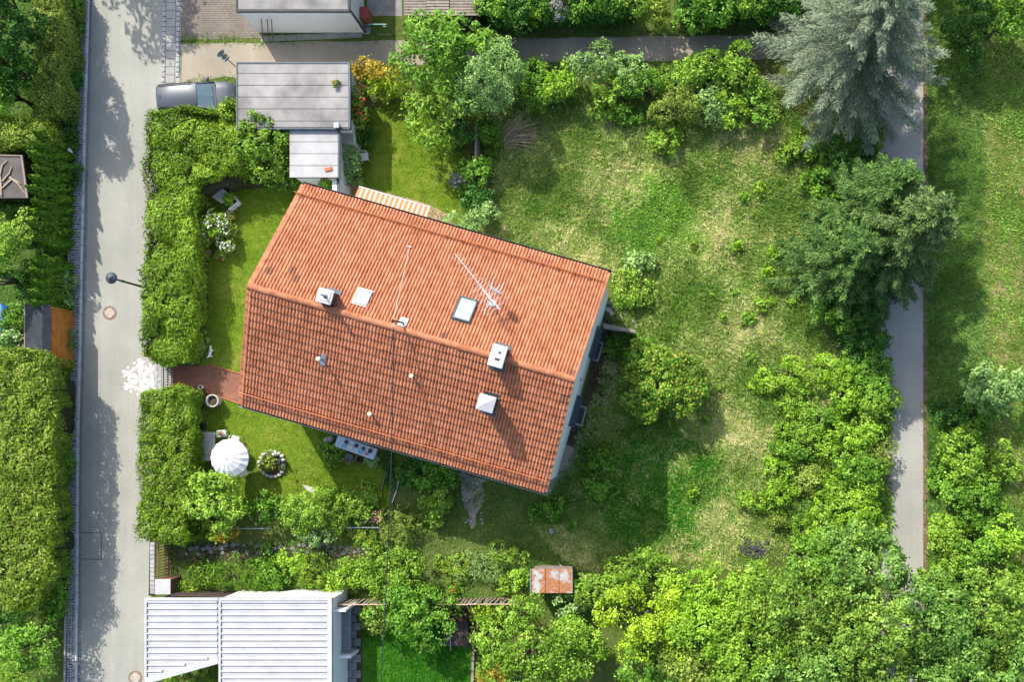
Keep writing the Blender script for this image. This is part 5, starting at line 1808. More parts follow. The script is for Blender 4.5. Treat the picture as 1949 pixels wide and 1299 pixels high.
# ---- parasol
def parasol():
    zt = 2.45
    top = P(430, 873, zt)
    base = Vector((top.x, top.y, 0))
    t = thing('parasol', 'white round parasol over the garden table', 'parasol', base)
    n = 16
    Rr = 73 / 2 / S * (H - 2.0) / H
    rings = [(0.03, 0), (.35, -.09), (.7, -.24), (1.0, -.46)]
    mb_ = MB()
    for q, (r_, z) in enumerate(rings):
        for k in range(n * 2):
            a = math.pi * k / n
            sag = 0 if k % 2 == 0 else -.045 * r_
            rr = r_ * Rr * (1 if k % 2 == 0 else .975)
            mb_.v.append((rr * math.cos(a), rr * math.sin(a), zt + z + sag))
    m_ = 2 * n
    for q in range(3):
        for k in range(m_):
            k2 = (k + 1) % m_
            mb_.f.append((q * m_ + k, (q + 1) * m_ + k, (q + 1) * m_ + k2, q * m_ + k2))
    mb_.f.append(tuple(range(m_)))
    # tilt a little towards lower right so that the folds catch the light
    can = mb_.build('canopy', M['cloth_white'], t, False, True)
    vb = MB()
    for k in range(m_):
        k2 = (k + 1) % m_
        a, b = mb_.v[3 * m_ + k], mb_.v[3 * m_ + k2]
        vb.add([a, b, (b[0], b[1], b[2] - .12), (a[0], a[1], a[2] - .12)], [(0, 1, 2, 3), (3, 2, 1, 0)])
    vb.build('valance', M['cloth_white'], can, False, True)
    MB().tube([(0, 0, 0), (0, 0, zt + .02)], .024, 8).build('pole', M['white_metal'], t, True, True)
    MB().lathe([(.02, zt + .02), (.022, zt + .05), (.008, zt + .09)], (0, 0, 0), 10).build('finial', M['steel'], t, False, True)
    for k in range(8):
        a = 2 * math.pi * k / 8
        MB().tube([(0, 0, zt - .05), (math.cos(a) * Rr * .97, math.sin(a) * Rr * .97, zt - .50)], .008, 4, False).build('rib', M['white_metal'], t, False, True)
    MB().lathe([(.30, 0), (.30, .06), (.05, .10), (.05, .3)], (0, 0, 0), 20).build('foot', M['concrete'], t, False, True)
parasol()
# garden table under it
c = P(446, 866, .7)
t = thing('garden_table', 'white round garden table under the parasol', 'table', (c.x, c.y, 0))
MB().lathe([(.52, .68), (.53, .70), (.52, .72)], (c.x + .05, c.y + .18, 0), 24).build('tabletop', M['white_plastic'], t)
for k in range(4):
    a = .78 + k * math.pi / 2
    MB().tube([(c.x + .05 + .3 * math.cos(a), c.y + .18 + .3 * math.sin(a), .68), (c.x + .05 + .42 * math.cos(a), c.y + .18 + .42 * math.sin(a), 0)], .025, 6).build('leg', M['white_plastic'], t)

def plastic_chair(px, py, rz, label, name='garden_chair', group='white garden chairs'):
    c = P(px, py)
    t = thing(name, label, 'chair', c, rz, group)
    m = M['white_plastic']
    MB().bbox((0, 0, .42), (.46, .46, .035), 0, .01).build('seat', m, t, False, True)
    for x in (-.2, .2):
        for y in (-.2, .2):
            MB().tube([(x, y, .405), (x * 1.15, y * 1.15, 0)], .022, 6).build('leg', m, t, False, True)
    bk = MB()
    prev = None
    for k in range(7):
        a = R(-38 + 76 * k / 6)
        x, y = .42 * math.sin(a), -.42 * math.cos(a) + .18
        bk.tube([(x * .85, y + .0, .43), (x, y - .08, .84)], .014, 5)
    pts = [(.42 * math.sin(R(-44 + 88 * k / 10)), -.42 * math.cos(R(-44 + 88 * k / 10)) + .10, .845) for k in range(11)]
    bk.tube(pts, .024, 6)
    bk.build('backrest', m, t, False, True)
    for s_ in (-1, 1):
        MB().tube([(s_ * .25, -.18, .66), (s_ * .27, .05, .66), (s_ * .24, .22, .63), (s_ * .22, .21, .40)], .02, 6).build('armrest', m, t, False, True)
    return t
plastic_chair(468, 898, R(-140), 'white plastic garden chair at the lower right of the parasol')
plastic_chair(453, 838, R(-15), 'white plastic garden chair at the upper edge of the parasol')
plastic_chair(697, 302, R(-80), 'lone white plastic chair on the shaded back lawn')

# slatted bench / lounger beside the parasol
c = P(402, 850)
t = thing('garden_lounger', 'light grey slatted garden lounger left of the parasol', 'lounger', c, R(-1.5))
for i in range(11):
    MB().box((-.36 + i * .072, 0, .40), (.052, 1.66, .022)).build('slat', M['aluminium'], t, False, True)
for y in (-.72, .72):
    MB().box((0, y, .37), (.80, .05, .03)).build('cross_bar', M['steel'], t, False, True)
    for x in (-.34, .34):
        MB().box((x, y, .178), (.04, .04, .356)).build('leg', M['steel'], t, False, True)
MB().tube([(.20, .80, .40), (.12, .80, .62), (.36, .82, .62), (.40, .55, .62), (.40, .50, .42)], .02, 6).build('arm', M['white_metal'], t, False, True)
# side table with plant box
c = P(427, 826)
t = thing('plant_stand', 'small white plant stand with pink potted flowers by the lounger', 'plant stand', c, R(5))
MB().bbox((0, 0, .43), (.56, .40, .04), 0, .01).build('top', M['white_plastic'], t, False, True)
for x in (-.22, .22):
    for y in (-.14, .14):
        MB().box((x, y, .205), (.04, .04, .41)).build('leg', M['white_plastic'], t, False, True)
MB().lathe([(.10, .455), (.14, .60), (.15, .61), (.13, .60)], (.06, 0, 0), 14).build('pot', M['pink'], t, False, True)
rng = np.random.default_rng(31)
n = 60
C = np.c_[rng.normal(.02, .08, n), rng.normal(0, .08, n), rng.uniform(.62, .78, n)]
link('plant', leaf_mesh('plant', lm('green'), C, nrm(rng.normal(size=(n, 3)) * .5 + np.array([0, 0, 1])), .10, .05, rng.uniform(.2, .9, n), rng=rng), t)
# dark green wheelbarrow tub
c = P(384, 814)
t = thing('garden_cart', 'dark green plastic garden cart tub beside the hedge', 'garden cart', c, R(6))
prof = []
mb_ = MB()
def tub(s_, z):
    pts = []
    for k in range(16):
        a = 2 * math.pi * k / 16
        x, y = .46 * s_ * (math.cos(a)), .32 * s_ * math.copysign(abs(math.sin(a)) ** .7, math.sin(a))
        if x > 0: x = min(x, .34 * s_)
        pts.append((x, y, z))
    return pts
rings = [tub(.7, .18), tub(1.0, .52), tub(1.04, .54), tub(.95, .53), tub(.66, .24)]
for r_ in rings: mb_.v += r_
for i in range(4):
    for k in range(16):
        k2 = (k + 1) % 16
        mb_.f.append((i * 16 + k, i * 16 + k2, (i + 1) * 16 + k2, (i + 1) * 16 + k))
mb_.f.append(tuple(range(64, 80))); mb_.f.append(tuple(range(15, -1, -1)))
mb_.build('tub', M['dark_green'], t, False, True)
MB().lathe([(.10, -.03), (.14, 0), (.10, .03)], (-.30, 0, .14), 16, Matrix.Rotation(R(90), 3, 'X')).build('wheel', M['rubber'], t, False, True)
for s_ in (-1, 1):
    MB().tube([(-.30, s_ * .06, .14), (0, s_ * .2, .20), (.55, s_ * .24, .46)], .018, 6).build('handle', M['steel'], t, False, True)
    MB().tube([(.25, s_ * .2, .26), (.30, s_ * .22, .0)], .018, 6).build('leg', M['steel'], t, False, True)

# pots
def pot(px, py, r, h, mat, label, square=False, fill='soil', rz=0, plant_key=None, cat='flower pot'):
    c = P(px, py)
    t = thing('flower_pot', label, cat, c, rz)
    if square:
        o, i_ = r, r * .8
        mb_ = MB()
        def sq(s_, z): return [(-s_, -s_ * .8, z), (s_, -s_ * .8, z), (s_, s_ * .8, z), (-s_, s_ * .8, z)]
        rr = [sq(o * .8, 0), sq(o, h), sq(i_, h), sq(i_ * .95, h * .8)]
        for q in rr: mb_.v += q
        for a in range(3):
            for k in range(4):
                k2 = (k + 1) % 4
                mb_.f.append((a * 4 + k, a * 4 + k2, a * 4 + 4 + k2, a * 4 + 4 + k))
        mb_.f.append((3, 2, 1, 0))
        mb_.build('pot', mat, t, False, True)
        MB().box((0, 0, h * .8 + .003), (2 * i_ * .93, 1.6 * i_ * .93, .02)).build('soil', M['soil'], t, False, True)
    else:
        MB().lathe([(r * .72, 0), (r * .98, h * .92), (r, h), (r * .82, h), (r * .78, h * .72)], (0, 0, 0), 22).build('pot', mat, t, False, True)
        MB().lathe([(r * .76, h * .70), (r * .76, h * .76)], (0, 0, 0), 18).build('soil', M['soil'], t, False, True)
    if plant_key:
        rng = np.random.default_rng(int(px * 7 + py))
        n = 90
        C = np.c_[rng.normal(0, r * .5, n), rng.normal(0, r * .5, n), h + rng.uniform(-.05, .18, n)]
        link('plant', leaf_mesh('plant', lm(plant_key), C, nrm(rng.normal(size=(n, 3)) * .6 + np.array([0, 0, 1])), .11, .06, rng.uniform(.2, .9, n), rng=rng), t)
    return t
pot(414, 764, .37, .72, M['stone_pale'], 'large pale grey plant tub on the lawn by the brick path')
pot(444, 413, .25, .36, M['terracotta'], 'round terracotta pot below the white trellis', plant_key='olive')
pot(422, 488, .26, .32, M['terracotta'], 'square terracotta planter below the white rose bush', True, rz=R(-25), plant_key='green')
pot(376, 745, .24, .5, M['terracotta'], 'terracotta urn at the corner of the hedge by the brick path', plant_key='purple')
pot(386, 738, .12, .35, M['white_plastic'], 'small white ornament pot beside the terracotta urn')
pot(368, 690, .17, .4, M['zinc'], 'grey metal watering pot at the hedge corner above the brick path')
pot(390, 790, .15, .2, M['red'], 'small red pot in the narrow bed right of the lower hedge', plant_key='purple')
pot(381, 775, .17, .18, M['terracotta'], 'brown pot cluster in the bed under the lower hedge', plant_key='purple')
# white dog ornament on the lawn
def dog():
    c = P(404, 673)
    t = thing('dog_ornament', 'white dog figure standing on the lawn', 'dog', c, R(75))
    me = bpy.data.meshes.new('body')
    V = [(-.18, 0, .28), (0, 0, .29), (.18, 0, .30), (.27, 0, .40), (.34, 0, .44), (.44, 0, .40),
         (-.17, .07, .16), (-.19, .07, .02), (-.17, -.07, .16), (-.19, -.07, .02), (.16, .07, .16), (.17, .07, .02), (.16, -.07, .16), (.17, -.07, .02), (-.26, .02, .36), (-.32, .04, .46)]
    E = [(0, 1), (1, 2), (2, 3), (3, 4), (4, 5), (0, 6), (6, 7), (0, 8), (8, 9), (2, 10), (10, 11), (2, 12), (12, 13), (0, 14), (14, 15)]
    rad = [.085, .085, .09, .06, .07, .04] + [.04, .028] * 4 + [.025, .018]
    me.from_pydata(V, E, [])
    o = bpy.data.objects.new('body', me)
    COL.objects.link(o); o.parent = t
    me.materials.append(M['white_plastic'])
    sk = o.modifiers.new('skin', 'SKIN'); sk.use_smooth_shade = True
    if not me.skin_vertices: me.attributes
    for i, r_ in enumerate(rad):
        me.skin_vertices[0].data[i].radius = (r_, r_)
    me.skin_vertices[0].data[1].use_root = True
    o.modifiers.new('sub', 'SUBSURF').levels = 1
    for s_ in (-1, 1):
        MB().add([(.31, s_ * .05, .49), (.35, s_ * .05, .49), (.33, s_ * .08, .42), (.33, s_ * .03, .50)], [(0, 1, 2), (1, 3, 2), (0, 2, 3), (0, 3, 1)]).build('ear', M['white_plastic'], t, False, True)
try:
    dog()
except Exception as e:
    print('dog failed', e)

# ---- stone ringed flower bed
c = P(519, 884)
t = thing('stone_ring_bed', 'round flower bed ringed with pale stones on the lawn', 'flower bed', c)
MB().lathe([(.66, 0.0), (.62, .10), (.4, .16), (.1, .18)], c, 20).build('soil', M['soil'], t)
for k in range(19):
    a = 2 * math.pi * k / 19
    r_ = .70 + rg.uniform(-.03, .05)
    MB().blob(c + Vector((r_ * math.cos(a), r_ * 1.04 * math.sin(a), .09)), (.12 + rg.uniform(0, .03), .10 + rg.uniform(0, .03), .12), k + 50, 7, 4).build('stone', M['stone_pale'], t)
pl_ = [(500, 868, .16, M['white_plastic'], 'white stone figure'), (531, 872, .14, M['stone_pale'], 'pale')]
for px, py, r_, mm, l_ in ((509, 866, .17, M['stone_pale'], 'pale rounded stone figure at the top of the ringed bed'), (527, 866, .14, M['white_plastic'], 'white figure at the upper right of the ringed bed'), (533, 877, .13, M['zinc'], 'grey bowl in the ringed flower bed'), (544, 880, .13, M['slate'], 'dark lantern at the right of the ringed bed')):
    q = P(px, py)
    t2 = thing('garden_figure', l_, 'ornament', q)
    MB().blob(q + Vector((0, 0, .24)), (r_, r_ * .8, .25), int(px), 9, 6, .1).build('body', mm, t2, True)
    MB().blob(q + Vector((.02, .02, .54)), (r_ * .6, r_ * .55, .10), int(px) + 1, 8, 5, .08).build('head', mm, t2, True)
pot(539, 889, .13, .2, M['terracotta'], 'small terracotta pot inside the stone ringed bed', plant_key='olive')
q = P(545, 881)
t2 = thing('solar_light', 'thin garden light stake beside the stone ringed bed', 'garden light', q)
MB().tube([q, q + Vector((0, 0, 1.1))], .014, 6).build('stake', M['black'], t2)
MB().lathe([(.08, 0), (.09, .03), (.04, .08)], q + Vector((0, 0, 1.1)), 12).build('head', M['black'], t2)
rk = MB(); c = P(588, 932); rk.prism([(c.x + a, c.y + b) for a, b in ((-.35, .25), (.2, .12), (.55, -.2), (.3, -.28), (-.1, -.02))], 0, .09)
tag(rk.build('flat_stone', M['stone_pale']), 'pale flat stone at the lower edge of the lawn', 'stone')

# ---- long table by the lower eave
ta, tb = P(640, 840, .75), P(714, 866, .75)
tc = (ta + tb) / 2
an_ = math.atan2((tb - ta).y, (tb - ta).x)
t = thing('garden_buffet', 'long table with patterned pale cloth below the lower eave', 'table', (tc.x, tc.y, 0), an_)
TLn = (tb - ta).length
MB().bbox((0, 0, .735), (TLn, .62, .03), 0, .01).build('tabletop', mk('patterned_cloth', (.42, .47, .54), .30, 9, 40, .9), t, False, True)
mbc = MB()
for s_ in (-1, 1):
    mbc.box((0, s_ * .318, .62), (TLn, .008, .22))
    mbc.box((s_ * (TLn / 2 + .005), 0, .62), (.008, .62, .22))
mbc.build('cloth_drop', mk('patterned_cloth_drop', (.42, .47, .54), .30, 9, 40, .9), t, False, True)
for x in (-TLn / 2 + .1, TLn / 2 - .1):
    for y in (-.24, .24):
        MB().box((x, y, .36), (.05, .05, .72)).build('leg', M['wood_brown'], t, False, True)
Mz = Matrix.Rotation(an_, 3, 'Z')
def on_table(dx, dy):
    q = Mz @ Vector((dx, dy, 0)) + tc
    return Vector((q.x, q.y, .752))
items = [(-.60, .14, .12, 'wreath', M['wood_dark'], 'first dark wreath from the left on the long table'), (.00, .12, .12, 'wreath', M['wood_dark'], 'second dark wreath from the left on the long table'),
         (.44, .10, .11, 'wreath', M['bark'], 'third dark wreath from the left on the long table'), (.84, .11, .13, 'wreath', M['wood_dark'], 'rightmost dark wreath on the long table'),
         (-.70, -.14, .10, 'dish', M['turquoise'], 'turquoise dish at the left end of the long table'), (-.28, -.10, .12, 'dish', M['cream'], 'cream bowl in the middle of the long table'),
         (.34, -.10, .11, 'dish', M['turquoise'], 'turquoise bowl right of the middle of the long table'), (.72, -.12, .09, 'dish', M['pink'], 'pink cup at the right end of the long table')]
for dx, dy, r_, kd, mm, l_ in items:
    q = on_table(dx, dy)
    if kd == 'wreath':
        t2 = thing('wreath', l_, 'wreath', q, 0, 'wreaths on the long table')
        mbw = MB()
        pts = [(r_ * .72 * math.cos(6.283 * k / 14), r_ * .72 * math.sin(6.283 * k / 14), .035) for k in range(15)]
        mbw.tube(pts, .035, 6)
        mbw.build('ring', mm, t2, False, True)
        MB().lathe([(.045, 0), (.04, .08), (.02, .09)], (0, 0, 0), 10).build('candle', M['wood_brown'], t2, False, True)
    else:
        t2 = MB().lathe([(r_ * .5, 0), (r_ * .9, .04), (r_, .07), (r_ * .93, .07), (r_ * .6, .03)], (0, 0, 0), 16).build('dish', mm)
        t2.location = q
        tag(t2, l_, 'dish', 'dishes on the long table')
for px, py, rr, l_ in ((626, 841, (.20, .28, .28), 'larger grey boulder at the left end of the long table'), (634, 837, (.16, .24, .34), 'narrow grey boulder against the long table')):
    q = P(px, py)
    tag(MB().blob(q + Vector((0, 0, rr[2] * .9)), rr, int(px), 10, 7, .09).build('boulder', M['stone'], smooth=True), l_, 'boulder')
# folding chair in front of the table
c = P(668, 872)
t = thing('folding_chair', 'brown folding chair with dark cushion in front of the long table', 'chair', c, an_)
MB().bbox((0, 0, .43), (.46, .42, .03), 0, .01).build('seat', M['wood_brown'], t, False, True)
MB().bbox((0, .05, .48), (.44, .40, .06), 0, .02).build('cushion', M['slate'], t, False, True)
for x in (-.2, .2):
    MB().tube([(x, .2, 0), (x, -.28, .86)], .02, 5).build('leg', M['wood_pale'], t, False, True)
    MB().tube([(x * .9, -.25, 0), (x * .9, .18, .42)], .02, 5).build('leg', M['wood_pale'], t, False, True)
for z in (.62, .74, .84):
    MB().box((0, -.15 - (z - .6) * .5, z), (.42, .025, .07)).build('back_slat', M['wood_brown'], t, False, True)
c = P(688, 875)
t = thing('wooden_crate', 'brown wooden crate beside the folding chair at the long table', 'crate', c, an_)
for y in (-.18, .18):
    MB().box((0, y, .15), (.50, .025, .30)).build('side_board', M['wood_brown'], t, False, True)
for x in (-.26, .26):
    MB().box((x, 0, .15), (.025, .36, .30)).build('end_board', M['wood_pale'], t, False, True)
MB().box((0, 0, .012), (.5, .34, .024)).build('base_board', M['wood_dark'], t, False, True)

# ---- corner group: grey box, white trellis panel, planter bench
c = P(413, 356)
t = thing('compost_box', 'dark grey plastic lidded box in the shady corner', 'box', c, R(-25))
MB().bbox((0, 0, .3), (.52, .52, .6), 0, .03).build('body', M['slate'], t, False, True)
MB().bbox((0, 0, .625), (.58, .58, .05), 0, .02).build('lid', M['steel_blue'], t, False, True)
c = P(421, 372)
t = thing('trellis_panel', 'white lattice trellis panel leaning over the planter', 'trellis', c, R(-32))
Mt = Matrix.Rotation(R(22), 3, 'X')
def tl(v): 
    q = Mt @ Vector(v); q.z += .55; return q
w, l = .98, .74
fr = MB()
for a, b in (((-w / 2, -l / 2, 0), (w / 2, -l / 2, 0)), ((w / 2, -l / 2, 0), (w / 2, l / 2, 0)), ((w / 2, l / 2, 0), (-w / 2, l / 2, 0)), ((-w / 2, l / 2, 0), (-w / 2, -l / 2, 0))):
    fr.tube([tl(a), tl(b)], .022, 4)
fr.build('frame', M['white_plastic'], t, False, True)
lat = MB()
for k in range(-9, 10):
    for sg in (1, -1):
        pts = []
        for s_ in np.linspace(-1, 1, 41):
            x = k * .10 + s_ * .5; y = sg * s_ * .5
            if abs(x) <= w / 2 and abs(y) <= l / 2: pts.append((x, y))
        if len(pts) > 2:
            lat.tube([tl((pts[0][0], pts[0][1], .004 * sg)), tl((pts[-1][0], pts[-1][1], .004 * sg))], .016, 4)
lat.build('lattice', M['white_plastic'], t, False, True)
for x in (-w / 2, w / 2):
    q = tl((x, l / 2, 0)); MB().tube([q, (q.x, q.y, 0)], .02, 4).build('leg', M['white_plastic'], t, False, True)
c = P(446, 388)
t = thing('planter_bench', 'white wooden planter bench with pots beside the trellis', 'planter', c, R(38))
for y in (-.26, .26):
    MB().box((0, y, .25), (.72, .07, .5)).build('side', M['white_plastic'], t, False, True)
MB().box((.34, 0, .25), (.06, .44, .5)).build('end', M['white_plastic'], t, False, True)
MB().box((0, 0, .15), (.62, .44, .3)).build('inner_box', M['wood_dark'], t, False, True)
MB().box((-.05, -.34, .32), (.60, .06, .05)).build('rail', M['white_plastic'], t, False, True)
pot(436, 384, .13, .48, M['terracotta'], 'terracotta pot standing in the white planter bench', plant_key='gold')
pot(450, 394, .15, .3, M['teal'], 'coiled green garden hose pot beside the white planter bench')
c = P(444, 402)
t = thing('log_bench', 'short pale plank bench beside the green hose', 'bench', c, R(40))
for i in range(3):
    MB().box((0, -.09 + i * .09, .3), (.62, .075, .03)).build('plank', M['wood_pale'], t, False, True)
for x in (-.22, .22):
    MB().box((x, 0, .14), (.05, .24, .28)).build('leg', M['wood_pale'], t, False, True)
a, b = P(393, 495), P(403, 476)
tag(MB().box((a + b) / 2 + Vector((0, 0, .17)), ((b - a).length, .10, .34), math.atan2((b - a).y, (b - a).x)).build('bed_board', M['wood_grey']), 'grey timber board below the white rose bush', 'board')

# ---- striped awning on the back terrace
p0, p1 = hl(P(680, 364, 3.0)), hl(P(812, 404, 2.6))
yy0 = HW + 0.62
t = thing('awning', 'orange and white striped awning over the back terrace', 'awning', (0, 0, 0))
t.location = hc; t.rotation_euler = (0, 0, HA)
xa, xb = hl(P(676, 372, 2.8)).x, hl(P(812, 410, 2.8)).x
yin, yout = wy + .02, hl(P(740, 382, 2.6)).y + .30
stripe_w = make_n = None
ns = 15
cream_ = mk('awning_cream', (.46, .42, .36), .05, 4, 30, .9); peach_ = mk('awning_orange', (.37, .175, .08), .08, 4, 30, .9)
for i in range(ns * 2):
    xs0 = xa + (xb - xa) * (i // 2 + (.62 if i % 2 else 0)) / ns; xs1 = xa + (xb - xa) * (i // 2 + (1 if i % 2 else .62)) / ns
    MB().add([(xs0, yin, 3.1), (xs1, yin, 3.1), (xs1, yout, 2.62), (xs0, yout, 2.62), (xs0, yin, 3.08), (xs1, yin, 3.08), (xs1, yout, 2.60), (xs0, yout, 2.60)], [(0, 1, 2, 3), (7, 6, 5, 4), (0, 4, 5, 1), (2, 6, 7, 3)]).build('stripe', cream_ if i % 2 else peach_, t, False, True)
MB().tube([(xa, yout, 2.60), (xb, yout, 2.60)], .035, 6).build('front_bar', M['white_metal'], t, False, True)
for x in (xa + .2, xb - .2):
    MB().tube([(x, yin, 2.7), (x, yout, 2.58)], .025, 6).build('arm', M['white_metal'], t, False, True)
MB().box(((xa + xb) / 2, yin + .03, 3.14), (xb - xa, .16, .14)).build('cassette', M['white_metal'], t, False, True)

# ---- firewood
wood = [(700 + rg.uniform(-2, 2) + (i % 6) * 5.2, 974 + (i // 6) * 6.0 + rg.uniform(-1.5, 1.5)) for i in range(24)]
for i, (x, y_) in enumerate(wood):
    lay = .07 + (.13 if i % 3 == 0 else 0)
    q = P(x, y_)
    a = rg.uniform(-.8, .8)
    d = Vector((math.cos(a), math.sin(a), 0)) * .14
    o = MB().tube([q - d + Vector((0, 0, lay)), q + d + Vector((0, 0, lay + rg.uniform(0, .03)))], .07, 7).build('firewood_log', mk('log_%d' % (i % 4), ((.46, .28, .18), (.40, .25, .17), (.52, .33, .22), (.44, .26, .18))[i % 4], .2, 8, 40) if i < 4 else bpy.data.materials['log_%d' % (i % 4)])
    tag(o, 'pale split firewood log in the loose heap by the metal edging rail', 'log', 'firewood heap')

# ---- brown covered sandpit and pole
c = P(867, 1208, .5)
t = thing('sandpit', 'square dark brown board covered sandpit on the lower lawn', 'sandpit', (c.x, c.y, 0), R(-2))
for s_ in (-1, 1):
    MB().box((0, s_ * .66, .22), (1.42, .08, .44)).build('side', M['wood_dark'], t, False, True)
    MB().box((s_ * .67, 0, .22), (.08, 1.24, .44)).build('side', M['wood_dark'], t, False, True)
for i in range(5):
    MB().bbox((-.58 + i * .29, 0, .465), (.283, 1.40, .05), 0, .008).build('lid_board', M['wood_dark'], t, False, True)
a, b = P(855, 1190, .53), P(858, 1238, .53)
t = thing('pump_rod', 'thin metal rod with orange knob lying across the sandpit lid', 'rod', Vector(((a.x + b.x) / 2, (a.y + b.y) / 2, .50)))
MB().tube([a, b], .02, 6).build('shaft', M['steel'], t)
MB().lathe([(.05, -.05), (.06, 0), (.04, .06)], b, 10).build('knob', M['wood_orange'], t)
a, b = P(898, 1190), P(904, 1330)
tag(MB().box((a + b) / 2 + Vector((0, 0, .10)), (.14, (b - a).length, .20), R(-2)).build('lawn_edging', M['wood_grey']), 'grey timber edging along the right side of the lower lawn', 'edging')

# ---- stepping stones
def stones(pts, name, par, mat, smin=.14, smax=.26, seed=1):
    rg2 = random.Random(seed)
    for i, (x, y_) in enumerate(pts):
        c_ = P(x, y_)
        n_ = rg2.randint(5, 8)
        s_ = rg2.uniform(smin, smax)
        poly_ = []
        for k in range(n_):
            a_ = 2 * math.pi * k / n_ + rg2.uniform(-.2, .2)
            r_ = s_ * rg2.uniform(.75, 1.12)
            poly_.append((c_.x + r_ * math.cos(a_), c_.y + r_ * .85 * math.sin(a_)))
        cen = (c_.x, c_.y)
        top_ = [(cen[0] + (p[0] - cen[0]) * .88, cen[1] + (p[1] - cen[1]) * .88) for p in poly_]
        MB().prism(poly_, 0.0, .03 + rg2.uniform(.01, .035), top_).build(name, mat, par)
spb = [o for o in bpy.data.objects if o.name == 'stone_path_bed'][0]
pts = []
for i in range(32):
    x = 352 + i * 11.4
    pts.append((x + rg.uniform(-2, 2), 1041 + 4 * math.sin(i * .5) + rg.uniform(-2.5, 2.5)))
    if i % 2 == 0: pts.append((x + 5 + rg.uniform(-2, 2), 1053 + rg.uniform(-3, 3)))
stones(pts, 'stone', spb, M['stone_moss'], .13, .21, 3)
ms = [o for o in bpy.data.objects if o.name == 'mossy_strip'][0]
pts = [(1134, 771), (1152, 776), (1133, 785), (1147, 792), (1125, 812), (1117, 826), (1104, 832), (1142, 815), (1098, 851), (1087, 877), (1097, 870), (1086, 890), (1112, 845), (1128, 840), (1155, 760), (1160, 790), (1130, 800)]
stones(pts, 'stone', ms, M['stone_moss'], .16, .26, 4)
hg = [o for o in bpy.data.objects if o.name == 'house_gravel'][0]
pts = [(1060 + (i % 4) * 9 + rg.uniform(-2, 2), 895 + (i // 4) * 10 + rg.uniform(-2, 2)) for i in range(16)]
stones(pts, 'stone', hg, M['stone'], .12, .17, 5)
pts = [(1160, 575), (1168, 585), (1176, 592), (1186, 598), (1196, 606), (1206, 612), (1165, 596), (1180, 606), (1192, 616), (1210, 622), (1158, 590)]
stones(pts, 'stone', ms, M['stone_pale'], .14, .24, 6)
gp = [o for o in bpy.data.objects if o.name == 'gravel_patch'][0]
stones([(898 + rg.uniform(-22, 24), 948 + rg.uniform(-42, 60)) for i in range(46)], 'stone', gp, M['stone'], .05, .11, 8)
# big pebbles in the wild garden
for x, y_, l_ in ((1047, 935, 'grey stone at the lower right corner of the house'), (1050, 1012, 'pale boulder in the shaded grass below the house')):
    q = P(x, y_)
    tag(MB().blob(q + Vector((0, 0, .09)), (.18, .2, .13), int(x), 8, 5, .15).build('boulder', M['stone'], smooth=True), l_, 'boulder')
q = P(1440, 1044)
t = thing('charcoal_heap', 'heap of black charcoal clods under the trees', 'heap', q)
for i in range(60):
    a = rg.uniform(0, 6.28); r_ = rg.uniform(0, 1) ** .6
    MB().blob(q + Vector((r_ * .95 * math.cos(a), r_ * .55 * math.sin(a), .05 + .18 * (1 - r_))), rg.uniform(.08, .14), i, 6, 4, .3).build('clod', M['tar'], t)

# curved bed edging near the lower eave
pts = [P(742, 862), P(738, 890), P(726, 935), P(735, 950), P(748, 915), P(760, 880)]
tag(MB().tube([p + Vector((0, 0, .05)) for p in pts[:3]], .04, 5).build('bed_edging', M['wood_grey']), 'curved grey edging along the bed right of the lawn', 'edging')
tag(MB().tube([P(747, 958) + Vector((0, 0, .06)), P(757, 930) + Vector((0, 0, .08)), P(760, 905) + Vector((0, 0, .06))], .035, 5).build('garden_pipe', M['steel']), 'bent pale metal pipe lying in the bed below the eave', 'pipe')
# meadow marker post at right edge
q = P(1936, 160)
t = thing('marker_post', 'thin grey marker post with white top at the right edge', 'post', q)
MB().tube([q, q + Vector((0, 0, 1.3))], .025, 6).build('shaft', M['wood_grey'], t)
MB().lathe([(.035, 0), (.04, .05), (.02, .09)], q + Vector((0, 0, 1.3)), 8).build('cap', M['white_plastic'], t)

# ================================================================== VEGETATION
# ---- hedges
hedge('trimmed_hedge', [(66, -60), (114, -60), (112, 60), (108, 150), (104, 214), (68, 214), (66, 120)], 2.3, 'olive', 'tall flat trimmed olive hedge at the upper left', spray=.13, asp=.5, cushion=.6, lump=.06, seed=1)
hedge('ivy_bank', [(118, -60), (144, -60), (138, 100), (132, 200), (128, 285), (108, 275), (108, 220), (112, 130), (118, 40)], 0.9, 'dark', 'dark ivy covered bank beside the cobbled kerb at upper left', 'ivy', spray=.14, asp=.7, cushion=.5, lump=.15, seed=2, up=.2)
hedge('clipped_hedge', [(-60, 226), (60, 222), (86, 235), (88, 268), (60, 278), (-60, 276)], 2.4, 'hedge_dry', 'yellowish clipped hedge above the dark shed', spray=.16, cushion=.6, lump=.15, seed=3)
hedge('street_hedge', [(284, 208), (380, 206), (446, 204), (470, 222), (472, 300), (456, 328), (410, 332), (372, 338), (364, 400), (372, 470), (370, 560), (362, 640), (352, 684), (300, 687), (272, 676), (270, 560), (280, 420), (276, 300)], 2.05, 'thuja', 'long L shaped green thuja hedge right of the street', spray=.19, asp=.30, cushion=.9, lump=.22, seed=4, cov=3.4, under=.3)
hedge('street_hedge', [(270, 748), (330, 742), (362, 748), (362, 860), (358, 960), (346, 1034), (286, 1030), (264, 1016), (264, 860)], 2.0, 'thuja', 'lower thuja hedge with brown dry patches below the brick path', spray=.17, asp=.32, cushion=.5, lump=.12, seed=5, cov=3.2, dry=16, under=.2)
